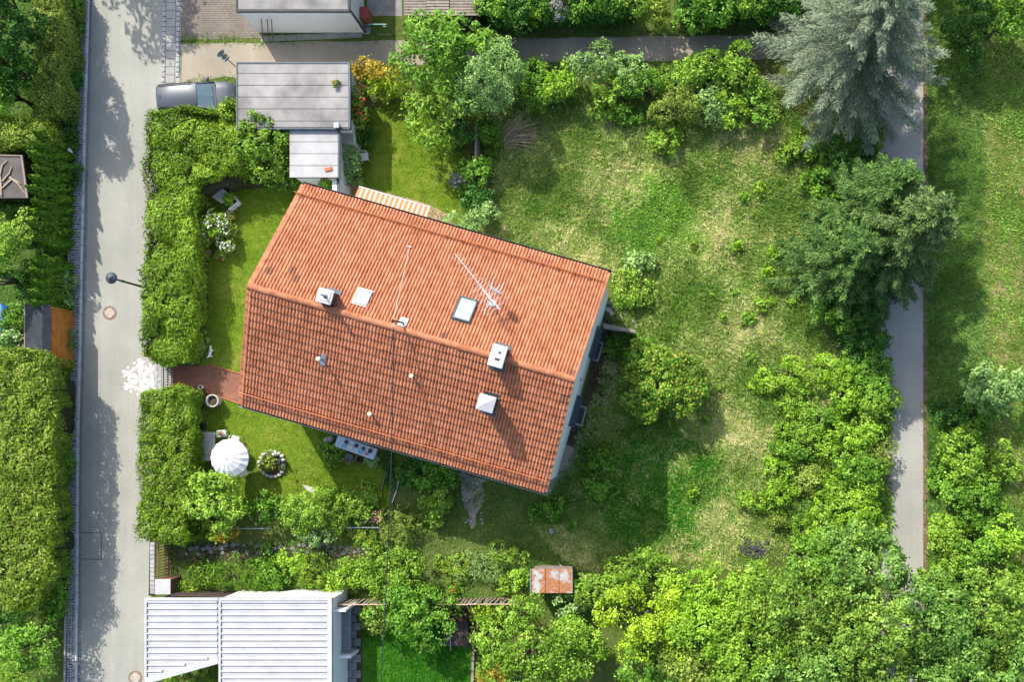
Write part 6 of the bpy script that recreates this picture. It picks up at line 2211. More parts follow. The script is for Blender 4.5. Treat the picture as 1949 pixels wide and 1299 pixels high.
hedge('tall_hedge', [(-30, 672), (40, 664), (92, 678), (98, 800), (96, 960), (92, 1100), (60, 1160), (-30, 1165)], 3.2, 'hedge_dry', 'massive tall yellow green hedge at the lower left', spray=.17, asp=.4, cushion=.6, lump=.14, seed=6, cov=2.8, under=.95, dry=5)
hedge('shrub_row', [(86, 690), (108, 684), (112, 800), (110, 960), (106, 1110), (98, 1180), (80, 1170), (80, 1000), (86, 850)], 1.25, 'green', 'dark green shrub row between the tall hedge and the cobbles', spray=.17, asp=.6, cushion=.55, lump=.3, seed=7, up=.3)

# ---- thuja columns at the left
for i in range(10):
    column_conifer('thuja_column', 128 - i * .6, 282 + i * 20.5, 3.0 + .25 * (i % 3), .60, 'thuja_dark', 'slender dark thuja column in the long row by the cobbled strip', 'thuja row above', i)
for i in range(5):
    column_conifer('thuja_column', 121, 512 + i * 19, 2.9 + .2 * (i % 2), .62, 'thuja_dark', 'rounded dark thuja column in the short row above the orange shed', 'thuja row below', 20 + i)

# ---- conifers
spruce('blue_spruce', 1598, 150, 14.0, 5.0, 'blue_spruce', 'large silvery blue spruce overhanging the path junction', 1, droop=.32, whorl=.66, nb=11, base_z=2.2, tw=.046, step=.065, sub=4, twig=.26, side_k=.17)
spruce('spruce_tree', 1630, 425, 11.0, 3.3, 'spruce', 'dark green spruce leaning towards the path, upper of the spruces', 2, droop=.40, whorl=.44, nb=10, base_z=.8, tw=.075, step=.055, sub=3, twig=.22, side_k=.13)
spruce('spruce_tree', 1658, 492, 13.5, 3.5, 'spruce_tip', 'tallest spruce with pale blue green tip beside the path', 3, droop=.40, whorl=.46, nb=10, base_z=1.0, tw=.075, step=.055, sub=3, twig=.22, side_k=.13)
spruce('spruce_tree', 1588, 515, 8.5, 3.5, 'spruce', 'broad green spruce at the meadow edge', 4, droop=.34, whorl=.38, nb=12, base_z=.5, tw=.075, step=.055, sub=3, twig=.22, side_k=.13)

# ---- broadleaf plants: (name, px, py, rx, ry, h, leaf key, label, options)
T_, S_ = 'tree', 'shrub'
PL = [
 # upper left block
 ('dark_tree', 14, 40, 62, 90, 7.0, 'dark', 'large dark tree in the upper left corner', dict(cat=T_, leaf=.17)),
 ('dark_tree', 40, 150, 34, 50, 4.0, 'dark', 'second dark tree left of the trimmed hedge', dict(cat=T_)),
 ('dark_tree', -10, 110, 50, 70, 5.0, 'dark', 'dark tree cut by the left edge', dict(cat=T_)),
 ('leafy_shrub', 128, 14, 22, 24, 1.8, 'green', 'small bright shrub at the top edge by the kerb', {}),
 ('round_tree', 20, 178, 44, 42, 3.6, 'lime', 'bright green round tree left of the trimmed hedge', dict(cat=T_)),
 ('rose_shrub', 88, 233, 18, 16, 2.0, 'olive', 'small shrub with pinkish blooms below the trimmed hedge', dict(flowers=('flower_pink', 60, .10))),
 ('leafy_shrub', 30, 400, 40, 22, 1.6, 'green', 'low green shrub below the dark shed', {}),
 ('round_tree', 35, 450, 48, 46, 4.0, 'mid', 'olive green rounded tree left of the thuja row', dict(cat=T_, leaf=.12, clump=.34)),
 ('round_tree', 8, 530, 38, 55, 4.5, 'green', 'glossy green tree at the left edge above the blue tarp', dict(cat=T_, leaf=.2)),
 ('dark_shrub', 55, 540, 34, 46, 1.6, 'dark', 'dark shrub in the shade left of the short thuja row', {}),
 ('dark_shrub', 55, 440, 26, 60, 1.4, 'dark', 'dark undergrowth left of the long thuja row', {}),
 ('kerb_shrub', 130, 530, 11, 17, .9, 'pale', 'uppermost small shrub on the cobbled strip by the thujas', dict(leaf=.12, clump=.22)),
 ('kerb_shrub', 126, 578, 15, 16, .9, 'pale', 'small shrub at the end of the short thuja row', dict(leaf=.12, clump=.22)),
 ('kerb_shrub', 123, 646, 17, 17, .9, 'pale', 'grey green shrub beside the orange shed wall', dict(leaf=.12, clump=.22)),
 ('kerb_shrub', 118, 674, 16, 14, .9, 'mid', 'small shrub at the lower corner of the orange shed', dict(leaf=.12, clump=.22)),
 ('kerb_shrub', 141, 335, 12, 20, .8, 'dark', 'dark shrub creeping over the cobbles near the slim lamp', dict(leaf=.12, clump=.22)),
 ('white_shrub', 32, 648, 34, 14, 1.9, 'pale', 'pale flowering shrub spilling onto the black shed roof', dict(flowers=('flower_white', 50, .09))),
 ('leafy_shrub', 20, 625, 26, 30, 1.5, 'green', 'green shrub beside the blue tarp', {}),
 ('round_tree', 66, 1225, 46, 66, 3.0, 'green', 'rounded green bush at the lower left by the lawn', dict(cat=T_, leaf=.14)),
 ('leafy_shrub', 10, 1185, 30, 30, 1.6, 'dark', 'dark shrub in the gap below the tall hedge', {}),
 # around the carport and garden
 ('lime_bush', 505, 278, 60, 64, 3.4, 'mid', 'large fresh green bush below the garage roof', dict(leaf=.15, clump=.34, cov=2.8)),
 ('ivy_clump', 448, 222, 26, 26, 2.6, 'thuja', 'ivy climbing the left end of the garage roof', {}),
 ('leafy_shrub', 550, 345, 34, 20, 1.4, 'green', 'low green shrub in front of the house corner', {}),
 ('rose_bush', 406, 440, 32, 42, 1.5, 'mid', 'white flowering rose bush at the hedge above the planter', dict(leaf=.11, clump=.24, flowers=('flower_white', 210, .12))),
 ('flower_clump', 425, 452, 17, 30, .7, 'olive', 'pinkish flower clump beside the white rose bush', dict(leaf=.09, clump=.18, flowers=('flower_pink', 60, .07))),
 ('red_flower', 412, 446, 9, 12, 1.35, 'lime', 'small red flowering plant in front of the white rose bush', dict(leaf=.10, clump=.18, flowers=('flower_red', 16, .12))),
 ('leafy_shrub', 438, 378, 6, 7, .9, 'lime', 'bright leafy plant growing through the white trellis', dict(leaf=.12, clump=.18)),
 ('leafy_shrub', 380, 660, 10, 26, .5, 'pale', 'low edging plants right of the long hedge', dict(leaf=.1, clump=.2)),
 ('leafy_shrub', 372, 520, 8, 30, .5, 'pale', 'thin line of edging plants along the hedge foot', dict(leaf=.1, clump=.2)),
 ('ivy_clump', 628, 352, 12, 14, 1.9, 'lime', 'bright ivy on the narrow white wall by the house', dict(leaf=.12, clump=.2)),
 ('leafy_shrub', 668, 302, 24, 34, 1.6, 'pale', 'pale leafy shrub right of the pale annex', dict(leaf=.13, clump=.28)),
 ('leafy_shrub', 690, 265, 18, 22, 1.0, 'dark', 'dark shrub beside the white storage box', {}),
 ('climbing_rose', 684, 200, 19, 50, 2.2, 'green', 'red climbing roses on the garage end wall', dict(leaf=.12, clump=.26, flowers=('flower_red', 130, .13))),
 ('climbing_rose', 650, 173, 9, 7, 3.0, 'olive', 'small rose shoot with red buds over the garage roof', dict(leaf=.1, clump=.16, flowers=('flower_red', 8, .1))),
 ('golden_shrub', 715, 136, 48, 24, 2.2, 'yellow', 'bright golden yellow shrub right of the garage', dict(leaf=.13, clump=.28)),
 ('golden_shrub', 738, 162, 28, 22, 1.6, 'gold', 'yellow green lower part of the golden shrub row', dict(leaf=.13, clump=.28)),
 # laurel group
 ('laurel_tree', 838, 104, 88, 72, 5.2, 'green', 'large glossy laurel tree over the gravel path', dict(cat=T_, leaf=.24, clump=.44, aspect=.36)),
 ('laurel_tree', 856, 196, 76, 76, 4.0, 'mid', 'glossy laurel bush spreading over the back lawn', dict(leaf=.24, clump=.42, aspect=.36)),
 ('feathery_tree', 925, 156, 56, 66, 5.0, 'pale', 'pale feathery leaved tree beside the laurel', dict(cat=T_, leaf=.11, clump=.30, cov=2.8)),
 ('leafy_shrub', 880, 255, 34, 32, 1.8, 'dark', 'dark shrub at the foot of the laurel', {}),
 ('leafy_shrub', 930, 255, 30, 32, 1.6, 'green', 'green shrub between the screen and the dry brush', {}),
 ('leafy_shrub', 908, 335, 34, 34, 1.6, 'green', 'dark leaved shrub right of the back lawn', {}),
 ('silver_shrub', 872, 345, 12, 12, 1.0, 'silver', 'small silvery shrub at the right edge of the back lawn', dict(leaf=.1, clump=.18)),
 ('leafy_shrub', 905, 380, 38, 24, 1.4, 'dark', 'dark shrub above the pale bush at the roof edge', {}),
 ('pale_bush', 905, 416, 50, 28, 1.8, 'pale', 'pale green bush touching the upper roof edge', dict(leaf=.13, clump=.3)),
 # row south of the gravel path
 ('path_shrub', 1000, 150, 52, 34, 1.4, 'green', 'low dark green shrub at the left end of the path hedge row', {}),
 ('path_shrub', 1040, 190, 50, 30, 1.5, 'green', 'green shrub with dark gaps left of the lime shrub', {}),
 ('path_shrub', 1085, 165, 44, 40, 2.0, 'lime', 'lime green shrub in the row below the gravel path', {}),
 ('path_shrub', 1135, 122, 44, 34, 2.6, 'pale', 'pale rounded shrub reaching into the gravel path', dict(leaf=.12)),
 ('path_shrub', 1200, 130, 30, 30, 2.2, 'pale', 'smaller pale shrub right of the rounded one at the path', dict(leaf=.12)),
 ('path_shrub', 1168, 172, 40, 32, 2.0, 'mid', 'yellow tinged shrub in the middle of the path row', {}),
 ('path_shrub', 1232, 165, 38, 36, 2.0, 'green', 'bushy green shrub right of the middle of the path row', {}),
 ('path_shrub', 1288, 150, 44, 34, 2.1, 'mid', 'broad leafy shrub along the sunny stretch of the gravel path', {}),
 ('path_shrub', 1286, 202, 44, 42, 2.2, 'olive', 'round olive green dome shaped shrub at the meadow top', dict(leaf=.10, clump=.26, nlobes=4)),
 ('path_shrub', 1350, 140, 44, 40, 2.3, 'mid', 'fresh green shrub right of the sunny stretch', {}),
 ('path_shrub', 1345, 195, 42, 36, 1.8, 'pale', 'pale green shrub between the dome and the lime shrub', {}),
 ('path_shrub', 1408, 140, 48, 44, 2.6, 'mid', 'large leafy shrub next to the blue spruce', {}),
 ('path_shrub', 1388, 200, 40, 34, 1.9, 'lime', 'lime shrub under the left arm of the blue spruce', {}),
 ('path_shrub', 1440, 192, 36, 40, 2.0, 'green', 'green shrub half hidden by the blue spruce', {}),
 ('meadow_shrub', 1272, 268, 27, 34, 1.2, 'mid', 'separate green shrub at the upper edge of the meadow', {}),
 ('meadow_shrub', 1180, 215, 46, 20, .9, 'green', 'low weeds below the middle of the path row', {}),
 # north of the gravel path
 ('garden_tree', 935, 8, 36, 36, 3.5, 'green', 'green tree overhanging the timber shed', dict(cat=T_)),
 ('dark_hedge_tree', 985, 25, 40, 40, 2.8, 'dark', 'dark tree right of the timber shed', dict(cat=T_)),
 ('dark_hedge_tree', 1025, 22, 26, 30, 2.6, 'thuja_dark', 'dark upright shrub above the gravel path', {}),
 ('grey_conifer', 1068, 22, 22, 34, 2.6, 'silver', 'grey blue conifer shrub at the top edge', dict(leaf=.09, clump=.22)),
 ('garden_tree', 1125, 8, 52, 32, 3.6, 'green', 'bright green tree at the top edge', dict(cat=T_)),
 ('garden_tree', 1205, 12, 30, 28, 2.6, 'mid', 'yellowish green tree above the sunny path stretch', dict(cat=T_)),
 ('garden_tree', 1255, 18, 34, 36, 2.4, 'hedge_dry', 'pale yellow brown shrub above the sunny path stretch', {}),
 ('garden_tree', 1335, 10, 66, 36, 3.6, 'green', 'glossy tree at the top edge left of the blue spruce', dict(cat=T_, leaf=.2, aspect=.45)),
 ('garden_tree', 1420, 15, 34, 32, 3.0, 'mid', 'tree touching the left arm of the blue spruce', dict(cat=T_)),
 # round flowering bush
 ('round_bush', 1258, 728, 82, 80, 3.2, 'green', 'big round bush with yellow pink tips right of the house', dict(leaf=.15, clump=.30, cov=3.0, nlobes=18, spread=.70, flowers=('tips', 1500, .13))),
 ('leafy_shrub', 1182, 655, 32, 22, .9, 'green', 'low green shrub beside the white screen wall', {}),
 ('weeds', 1150, 885, 44, 34, .9, 'green', 'clump of shaded weeds right of the lower house corner', dict(leaf=.14, clump=.3)),
 ('weeds', 1140, 935, 30, 24, .7, 'green', 'smaller clump of weeds below the shaded weeds', dict(leaf=.14, clump=.3)),
 ('weeds', 1055, 975, 42, 30, .7, 'green', 'green weeds below the lower right roof corner', dict(leaf=.14, clump=.3)),
 ('meadow_shrub', 1215, 490, 36, 28, 1.0, 'pale', 'pale leafy plants off the upper right roof corner', dict(leaf=.16)),
 ('meadow_shrub', 1215, 545, 40, 40, 1.0, 'mid', 'wild green plants above the white screen wall', dict(leaf=.13)),
 ('meadow_shrub', 1190, 580, 24, 24, .8, 'green', 'narrow leaved plants beside the gable wall', dict(leaf=.16, aspect=.3)),
 # lower garden
 ('garden_tree', 425, 955, 56, 54, 3.2, 'mid', 'light green tree below the parasol', dict(cat=T_, leaf=.16, clump=.30)),
 ('golden_shrub', 438, 1008, 24, 18, 1.2, 'yellow', 'bright yellow shrub below the light green tree', dict(leaf=.13, clump=.22)),
 ('garden_shrub', 375, 1005, 34, 26, 1.6, 'thuja', 'green shrub at the lower end of the lower hedge', {}),
 ('garden_shrub', 512, 972, 36, 28, 1.6, 'green', 'dark green shrub right of the light green tree', {}),
 ('garden_shrub', 582, 972, 66, 46, 2.2, 'mid', 'wide soft green shrub along the lower lawn edge', dict(leaf=.11, clump=.3)),
 ('garden_shrub', 610, 1010, 40, 26, 1.4, 'pale', 'grey green shrub over the stone path', dict(leaf=.1, clump=.28)),
 ('garden_shrub', 672, 958, 32, 28, 1.2, 'mid', 'light shrub above the firewood heap', {}),
 ('fern_shrub', 768, 1000, 40, 36, 1.2, 'olive', 'feathery olive shrub right of the firewood', dict(leaf=.2, aspect=.3)),
 ('garden_shrub', 815, 915, 48, 44, 1.8, 'green', 'dark green shrub below the lower eave', {}),
 ('garden_shrub', 835, 962, 34, 30, 1.4, 'mid', 'lighter shrub below the dark one at the eave', {}),
 ('garden_shrub', 775, 905, 30, 34, 1.0, 'dark', 'dark leafy bed plants below the overhead cable', {}),
 ('bed_plants', 738, 905, 11, 40, .45, 'dark', 'dark bedding plants in the curved bed', dict(leaf=.1, clump=.2)),
 ('table_shrub', 632, 862, 24, 20, .8, 'green', 'leafy plant at the left front of the long table', dict(leaf=.13, clump=.22)),
 ('flower_clump', 705, 868, 15, 14, .7, 'pale', 'pale flowers at the right end of the long table', dict(leaf=.09, clump=.16, flowers=('flower_pink', 24, .06))),
 ('ring_shrub', 516, 882, 17, 17, .7, 'olive', 'yellowish plant in the middle of the stone ringed bed', dict(leaf=.11, clump=.18, flowers=('tips', 60, .08))),
 ('hydrangea', 378, 762, 12, 22, .6, 'purple', 'reddish flowers in the bed at the lower hedge corner', dict(leaf=.1, clump=.18)),
 ('marigolds', 690, 1022, 38, 12, .4, 'mid', 'orange marigolds below the firewood heap', dict(leaf=.09, clump=.2, flowers=('flower_orange', 60, .07))),
 ('marigolds', 860, 1085, 30, 40, .5, 'mid', 'orange flowering weeds in the wild strip', dict(leaf=.1, clump=.24, flowers=('flower_orange', 60, .08))),
 # strip above the fence
 ('juniper', 440, 1098, 84, 38, 1.1, 'thuja_dark', 'spreading dark juniper above the white carport', dict(leaf=.22, aspect=.25, clump=.34)),
 ('strip_shrub', 368, 1120, 28, 16, .8, 'thuja', 'low bright juniper beside the bin cupboard', dict(leaf=.18, aspect=.3)),
 ('strip_shrub', 510, 1090, 34, 34, 1.1, 'green', 'dark leafed shrub right of the juniper', {}),
 ('strip_shrub', 555, 1085, 26, 30, .9, 'lime', 'lime plants in the middle of the wild strip', {}),
 ('strip_shrub', 605, 1100, 44, 34, 1.2, 'thuja', 'fine leafed green shrub above the white garage', dict(leaf=.2, aspect=.25)),
 ('strip_shrub', 655, 1105, 34, 34, 1.3, 'lime', 'yellow green shrub at the garage corner', {}),
 ('strip_shrub', 705, 1085, 44, 36, 1.3, 'mid', 'leafy shrub left of the overhead cable', {}),
 ('cherry_bush', 770, 1105, 62, 46, 2.2, 'mid', 'large leafy bush above the slat fence', {}),
 ('cherry_tree', 785, 1172, 66, 50, 3.4, 'green', 'tree in front of the slat fence on the lower lawn', dict(cat=T_)),
 ('strip_shrub', 715, 1170, 28, 24, 1.2, 'olive', 'olive shrub behind the left slat fence', {}),
 ('wild_grass_clump', 925, 1085, 56, 38, .8, 'pale', 'tall pale wild plants left of the rusty hut', dict(leaf=.26, aspect=.16, clump=.34)),
 ('wild_grass_clump', 970, 1060, 44, 30, .8, 'mid', 'wild green plants above the slat fence end', dict(leaf=.2, aspect=.25)),
 ('strip_shrub', 975, 1112, 26, 20, .8, 'lime', 'small lime shrub at the right slat fence end', {}),
 ('purple_shrub', 872, 1166, 24, 24, 1.4, 'purple', 'purple leaved shrub at the slat fence', dict(leaf=.11, clump=.22, cov=1.6)),
 ('lime_shrub', 925, 1174, 28, 20, 1.2, 'gold', 'glowing lime yellow shrub below the right slat fence', dict(leaf=.15)),
 ('purple_shrub', 920, 1212, 18, 30, 1.0, 'purple', 'small purple shrub right of the timber edging', dict(leaf=.11, clump=.2)),
 ('golden_shrub', 938, 1290, 26, 16, 1.0, 'yellow', 'yellow shrub at the bottom edge by the lower lawn', dict(leaf=.13, clump=.22)),
 ('leafy_shrub', 360, 1296, 50, 18, 1.4, 'mid', 'green shrub under the slanted carport edge', {}),
 # trees at the lower right
 ('apple_tree', 1012, 1240, 84, 72, 4.2, 'mid', 'broad fresh green tree left of the yellow crowned tree', dict(cat=T_, leaf=.17)),
 ('rose_thicket', 1075, 1148, 44, 30, 1.8, 'pale', 'pale thicket with white blossoms under the rusty hut', dict(flowers=('flower_white', 40, .08))),
 ('wood_shrub', 1150, 1120, 58, 46, 2.2, 'mid', 'green shrub right of the rusty hut', {}),
 ('wood_shrub', 1215, 1095, 50, 40, 2.0, 'mid', 'shrub at the lower edge of the shaded grass', {}),
 ('lime_tree', 1120, 1215, 44, 44, 3.0, 'lime', 'small lime green tree left of the yellow crowned tree', dict(cat=T_)),
 ('golden_tree', 1232, 1180, 66, 66, 4.6, 'gold', 'tree with glowing yellow green crown', dict(cat=T_)),
 ('wood_tree', 1240, 1262, 60, 46, 4.0, 'green', 'darker tree just below the yellow crowned tree', dict(cat=T_)),
 ('wood_tree', 1325, 1118, 64, 46, 3.6, 'lime', 'yellow green tree near the charcoal heap, left', dict(cat=T_)),
 ('wood_tree', 1340, 1205, 72, 62, 5.0, 'lime', 'yellow green maple in the middle of the lower wood', dict(cat=T_)),
 ('wood_tree', 1330, 1285, 60, 44, 4.8, 'olive', 'olive tinted tree at the bottom edge of the wood', dict(cat=T_)),
 ('wood_tree', 1425, 1150, 66, 56, 4.6, 'mid', 'green tree below the charcoal heap', dict(cat=T_)),
 ('wood_tree', 1430, 1245, 74, 66, 5.6, 'mid', 'large green tree at the bottom centre right', dict(cat=T_)),
 ('wood_tree', 1532, 1072, 62, 56, 5.0, 'green', 'tree at the top of the lower wood beside the scrub', dict(cat=T_)),
 ('maple_tree', 1540, 1165, 86, 76, 6.4, 'maple_b', 'large maple in the lower wood left of the path end', dict(cat=T_, leaf=.19)),
 ('maple_tree', 1540, 1280, 84, 66, 6.6, 'maple', 'maple at the bottom edge left of the path line', dict(cat=T_, leaf=.19)),
 ('maple_tree', 1632, 1075, 78, 70, 6.0, 'maple', 'maple whose branches reach over the path end', dict(cat=T_, leaf=.19)),
 ('maple_tree', 1660, 1200, 92, 80, 7.0, 'maple_b', 'biggest maple covering the lower end of the path', dict(cat=T_, leaf=.19)),
 ('maple_tree', 1655, 1305, 80, 54, 6.8, 'maple_b', 'maple cut by the bottom edge below the path end', dict(cat=T_, leaf=.19)),
 ('maple_tree', 1775, 1190, 84, 74, 6.6, 'maple', 'maple right of the path end', dict(cat=T_, leaf=.19)),
 ('maple_tree', 1770, 1290, 82, 62, 7.0, 'maple', 'maple at the bottom edge right of the path', dict(cat=T_, leaf=.19)),
 ('maple_tree', 1880, 1175, 78, 72, 6.0, 'maple_b', 'maple near the lower right corner, upper one', dict(cat=T_, leaf=.19)),
 ('maple_tree', 1885, 1280, 84, 66, 6.6, 'maple', 'maple filling the lower right corner', dict(cat=T_, leaf=.19)),
 # right verge
 ('verge_shrub', 1840, 870, 50, 66, 2.4, 'mid', 'tall shrub on the right verge below the pale sapling', {}),
 ('verge_shrub', 1850, 960, 52, 50, 2.4, 'green', 'broad shrub on the right verge opposite the path shadow', {}),
 ('verge_shrub', 1815, 1030, 48, 44, 2.0, 'mid', 'shrub at the path edge on the lower right verge', {}),
 ('verge_shrub', 1870, 1045, 50, 44, 2.6, 'green', 'dark bush on the lower right verge', {}),
 ('pale_sapling', 1900, 738, 56, 42, 3.0, 'pale', 'pale leaved sapling on the right verge', dict(cat=T_, leaf=.2, clump=.34)),
 ('pale_sapling', 1918, 1035, 36, 44, 3.0, 'lime', 'lime coloured sapling at the right edge', dict(cat=T_, leaf=.2)),
 ('verge_shrub', 1800, 915, 30, 40, 1.1, 'green', 'low green growth at the path edge on the right verge', {}),
 ('verge_shrub', 1800, 1090, 44, 40, 2.2, 'mid', 'shrub where the right verge meets the maples', {}),
 ('verge_shrub', 1905, 880, 34, 44, 1.4, 'mid', 'shrub at the hay field side of the right verge', {}),
 ('verge_shrub', 1915, 1110, 44, 40, 2.6, 'mid', 'bush between the lime sapling and the corner maple', {}),
 ('verge_shrub', 1900, 965, 30, 34, 1.4, 'green', 'green bush above the lime sapling', {}),
 ('verge_shrub', 1855, 790, 30, 34, 1.3, 'green', 'green growth below the pale sapling', {}),
 ('verge_shrub', 1820, 790, 34, 40, 1.3, 'dark', 'dark low shrub on the right verge above the tall shrub', {}),
 ('corner_tree', 1845, 55, 50, 55, 3.2, 'dark', 'dark shrub in the upper right behind the blue spruce', dict(cat=T_)),
 ('corner_tree', 1905, 45, 44, 46, 3.6, 'green', 'green tree near the upper right corner', dict(cat=T_)),
 ('corner_tree', 1938, 12, 34, 30, 4.2, 'lime', 'sunlit lime tree in the upper right corner', dict(cat=T_)),
 # under and below the spruces
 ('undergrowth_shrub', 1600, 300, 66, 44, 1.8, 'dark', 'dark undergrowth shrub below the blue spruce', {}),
 ('undergrowth_shrub', 1655, 255, 22, 34, 1.5, 'green', 'green shrub at the path edge under the blue spruce', {}),
 ('undergrowth_shrub', 1570, 345, 40, 36, 1.6, 'green', 'leafy shrub between the blue spruce and the green spruces', {}),
 ('undergrowth_shrub', 1530, 290, 34, 26, 1.1, 'mid', 'low shrub at the meadow edge near the blue spruce', {}),
 ('path_bush', 1590, 590, 60, 44, 2.4, 'green', 'leafy bush below the green spruces', {}),
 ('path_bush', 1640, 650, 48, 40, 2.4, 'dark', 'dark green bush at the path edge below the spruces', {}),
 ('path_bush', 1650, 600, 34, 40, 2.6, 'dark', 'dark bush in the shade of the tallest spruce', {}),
]
for nm, px, py, rx, ry, hh, key, lab, opt in PL:
    opt = dict(opt)
    if opt.get('cat') == 'tree' and py > 1040:
        opt.setdefault('spread', .95); opt.setdefault('fmul', .9); opt.setdefault('drop', (.18, .60)); opt['clump'] = .40; opt['cov'] = 1.9; opt['leaf'] = .175 if nm == 'maple_tree' else .155
        rx *= 1.08; ry *= 1.08
    if nm in ('round_bush', 'path_shrub'):
        opt.setdefault('drop', (.3, .6))
    plant(nm, px, py, rx, ry, hh, key, lab, **opt)

# hedges and trees just beyond the top edge; their shadows fall into the picture
hedge('boundary_hedge', [(918, -40), (1060, -42), (1195, -40), (1195, 14), (1060, 18), (918, 20)], 2.3, 'dark', 'dark hedge along the upper side of the gravel path, left stretch', spray=.16, asp=.6, cushion=.6, lump=.3, seed=31, up=.2)
hedge('boundary_hedge', [(1300, -40), (1460, -42), (1640, -40), (1640, 10), (1460, 14), (1300, 16)], 2.3, 'dark', 'dark hedge along the upper side of the gravel path, right stretch', spray=.16, asp=.6, cushion=.6, lump=.3, seed=32, up=.2)
for px_, py_, rx_, h_, l_ in ((78, -275, 78, 9.0, 'tall street tree beyond the top edge over the street'), (1790, -190, 100, 9.0, 'tree beyond the top edge beside the right path')):
    plant('street_tree', px_, py_, rx_, rx_, h_, 'green', l_, 'tree', leaf=.26, clump=.5, cov=1.4)

# ---- scrub band along the right path
ords = ['uppermost', 'second', 'third', 'fourth', 'fifth', 'sixth', 'seventh', 'eighth', 'ninth', 'lowest']
rgs = random.Random(12)
for col, (nm, xs_, y0_, y1_, n_) in enumerate((('by the path edge', 1650, 700, 1010, 9), ('in the middle row', 1590, 715, 1010, 8), ('in the meadow side row', 1532, 725, 1005, 7), ('at the meadow fringe', 1468, 735, 1000, 8))):
    for i in range(n_):
        y_ = y0_ + (y1_ - y0_) * i / (n_ - 1)
        key = rgs.choice(['lime', 'mid', 'lime', 'green', 'lime', 'mid', 'olive'])
        hh = (2.2, 1.8, 1.2, .7)[col] * rgs.uniform(.8, 1.25)
        plant('scrub_shrub', xs_ + rgs.uniform(-14, 14) * (1 + .8 * col) - (8 if y_ > 900 and col == 0 else 0), y_ + rgs.uniform(-8, 8), rgs.uniform(36, 52) * (1, 1, .8, .5)[col], rgs.uniform(34, 48) * (1, 1, .8, .5)[col], hh, key,
              '%s scrub shrub %s of the wild thicket' % (ords[i] if i < n_ - 1 else 'lowest', nm), 'shrub', group='wild scrub along the right path')

# ---- seedlings in the meadow: alike, a few shared meshes
protos = []
for k, key in enumerate(('lime', 'mid', 'mid', 'green')):
    rng = np.random.default_rng(500 + k)
    C, N, L, tone, cc = crown_arrays(rng, .30, .28, .40, .04, .14, .16, 1.6, 4)
    a = leaf_mesh('foliage', lm(key), C, N, L, L * .62, tone, rng=rng)
    b = stems(rng, cc, .4, 3, .02).mesh('stem', M['bark'])
    protos.append((a, b))
rng = np.random.default_rng(77)
spots = sample_poly(rng, [(p.x, p.y) for p in PG([(1130, 380), (1500, 240), (1545, 560), (1560, 690), (1480, 740), (1440, 990), (1300, 960), (1340, 760), (1230, 600), (1190, 480)])], 60)
for i, (x, y_) in enumerate(spots):
    s_ = .3 + rng.uniform(0, 1) ** 2 * 1.1
    t = thing('meadow_seedling', 'small leafy seedling growing in the dry meadow grass', 'plant', (x, y_, 0), rng.uniform(0, 6), 'seedlings in the meadow')
    t.scale = (s_, s_, s_)
    a, b = protos[i % 4]
    link('foliage', a, t); link('stem', b, t)

# ---- dry brush heap
rng = np.random.default_rng(88)
c = P(965, 262)
t = thing('dry_brush', 'fan of dry brown stems lying below the feathery tree', 'brushwood', c)
mb = MB()
for i in range(85):
    a = R(rng.uniform(-20, 58)); ln = rng.uniform(.8, 2.3)
    s0 = Vector((rng.uniform(-.5, .1), rng.uniform(-.5, .2), rng.uniform(.02, .5)))
    e = s0 + Vector((math.cos(a) * ln, math.sin(a) * ln * .8, rng.uniform(.05, .4)))
    mb.tube([s0, s0.lerp(e, .5) + Vector((0, 0, .12)), e], [.022, .016, .006], 4, False)
mb.build('stems', M['brown_stick'], t, False, True)
c = P(1160, 235)
t = thing('dry_brush', 'small dry twigs below the path shrub row', 'brushwood', c)
mb = MB()
for i in range(16):
    a = R(rng.uniform(180, 300)); ln = rng.uniform(.5, 1.1)
    mb.tube([Vector((rng.uniform(-.3, .3), .3, .3)) + c, c + Vector((math.cos(a) * ln, .3 + math.sin(a) * ln, .08))], [.018, .007], 4, False)
mb.build('stems', M['brown_stick'], t)

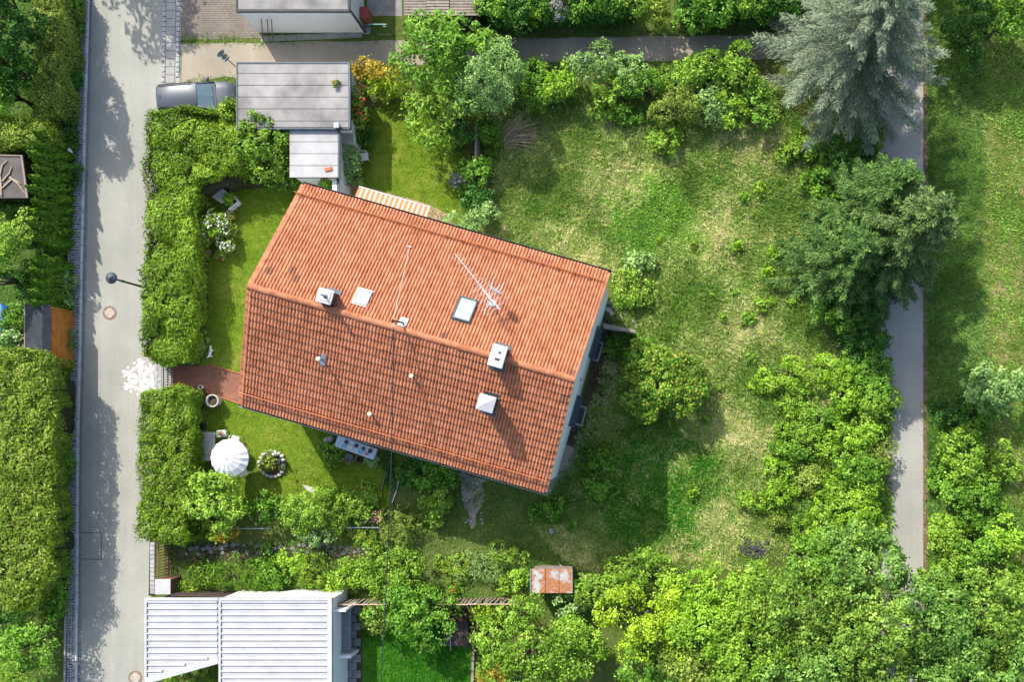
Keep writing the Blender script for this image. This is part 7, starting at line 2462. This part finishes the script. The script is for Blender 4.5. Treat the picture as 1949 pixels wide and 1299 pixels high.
# ---- grass
blades('meadow_grass', [MEADOW], 62, .34, .034, 'meadow_grass', 'tall green and straw coloured grass of the wild meadow', 'grass', 1, 1.1, 8, clumpy=.35, soft=(LUSH, LUSH2), tone_k=.38)
blades('meadow_weeds', [MEADOW], 22, .17, .10, 'weed', 'broad leaved low weeds mixed into the meadow', 'weeds', 7, 1.3, 6, clumpy=.9, spread=.16)
blades('hay_weeds', [[(1866, -40), (2000, -40), (2000, 1340), (1888, 1340)]], 24, .15, .09, 'weed', 'broad leaved weeds in the field at the right edge', 'weeds', 8, 1.3, 6, clumpy=.9, spread=.16)
blades('meadow_tussocks', [MEADOW], 5.5, .40, .034, 'meadow_grass', 'taller grass tussocks standing in the meadow', 'grass', 9, .75, 22, clumpy=.7, spread=.14, soft=(LUSH, LUSH2), tone_k=.38)
blades('scrub_undergrowth', [[(1500, 740), (1580, 690), (1688, 690), (1688, 1040), (1520, 1040), (1480, 900)]], 34, .30, .13, 'weed', 'leafy undergrowth filling the scrub beside the right path', 'undergrowth', 10, 1.1, 8, clumpy=.4, spread=.18)
blades('clover_patch', [LUSH2], 60, .15, .075, 'weed', 'soft green clover patch in the middle of the upper meadow', 'clover', 12, 1.2, 6, feather=True, spread=.14)
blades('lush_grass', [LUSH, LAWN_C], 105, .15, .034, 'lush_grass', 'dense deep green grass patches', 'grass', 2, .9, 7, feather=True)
blades('lawn_grass', [LAWN_A, LAWN_B, LAWN_D], 62, .08, .028, 'grass', 'short mown grass of the lawns', 'grass', 3, .8, 6, excl=(BRICK,))
blades('verge_grass', [[(1764, -40), (1868, -40), (1872, 640), (1890, 1340), (1764, 1340)]], 44, .36, .030, 'verge_grass', 'long swept grass on the verge right of the path', 'grass', 4, 1.1, 8, wind=(.5, .6))
blades('hay_grass', [[(1866, -40), (2000, -40), (2000, 1340), (1888, 1340)]], 46, .20, .030, 'hay_grass', 'cut hay coloured grass at the right edge', 'grass', 5, 1.2, 7, clumpy=.4)
blades('strip_grass', [[(335, 1025), (760, 1030), (1010, 1000), (1110, 1110), (1100, 1180), (905, 1180), (640, 1135), (335, 1130)], [(770, 880), (1040, 950), (1040, 1030), (760, 1020)],
                       [(345, 150), (450, 142), (450, 166), (350, 166)], [(345, 70), (640, 66), (760, 62), (760, 76), (640, 82), (480, 86), (345, 84)], [(930, 60), (1440, 50), (1440, 66), (930, 74)],
                       [(905, 120), (1440, 112), (1440, 215), (930, 225)], [(-30, -30), (140, -30), (132, 440), (128, 660), (-30, 660)]], 40, .20, .030, 'verge_grass', 'rough wild grass along the paths and the lower strip', 'grass', 6, 1.0, 7, clumpy=.35)
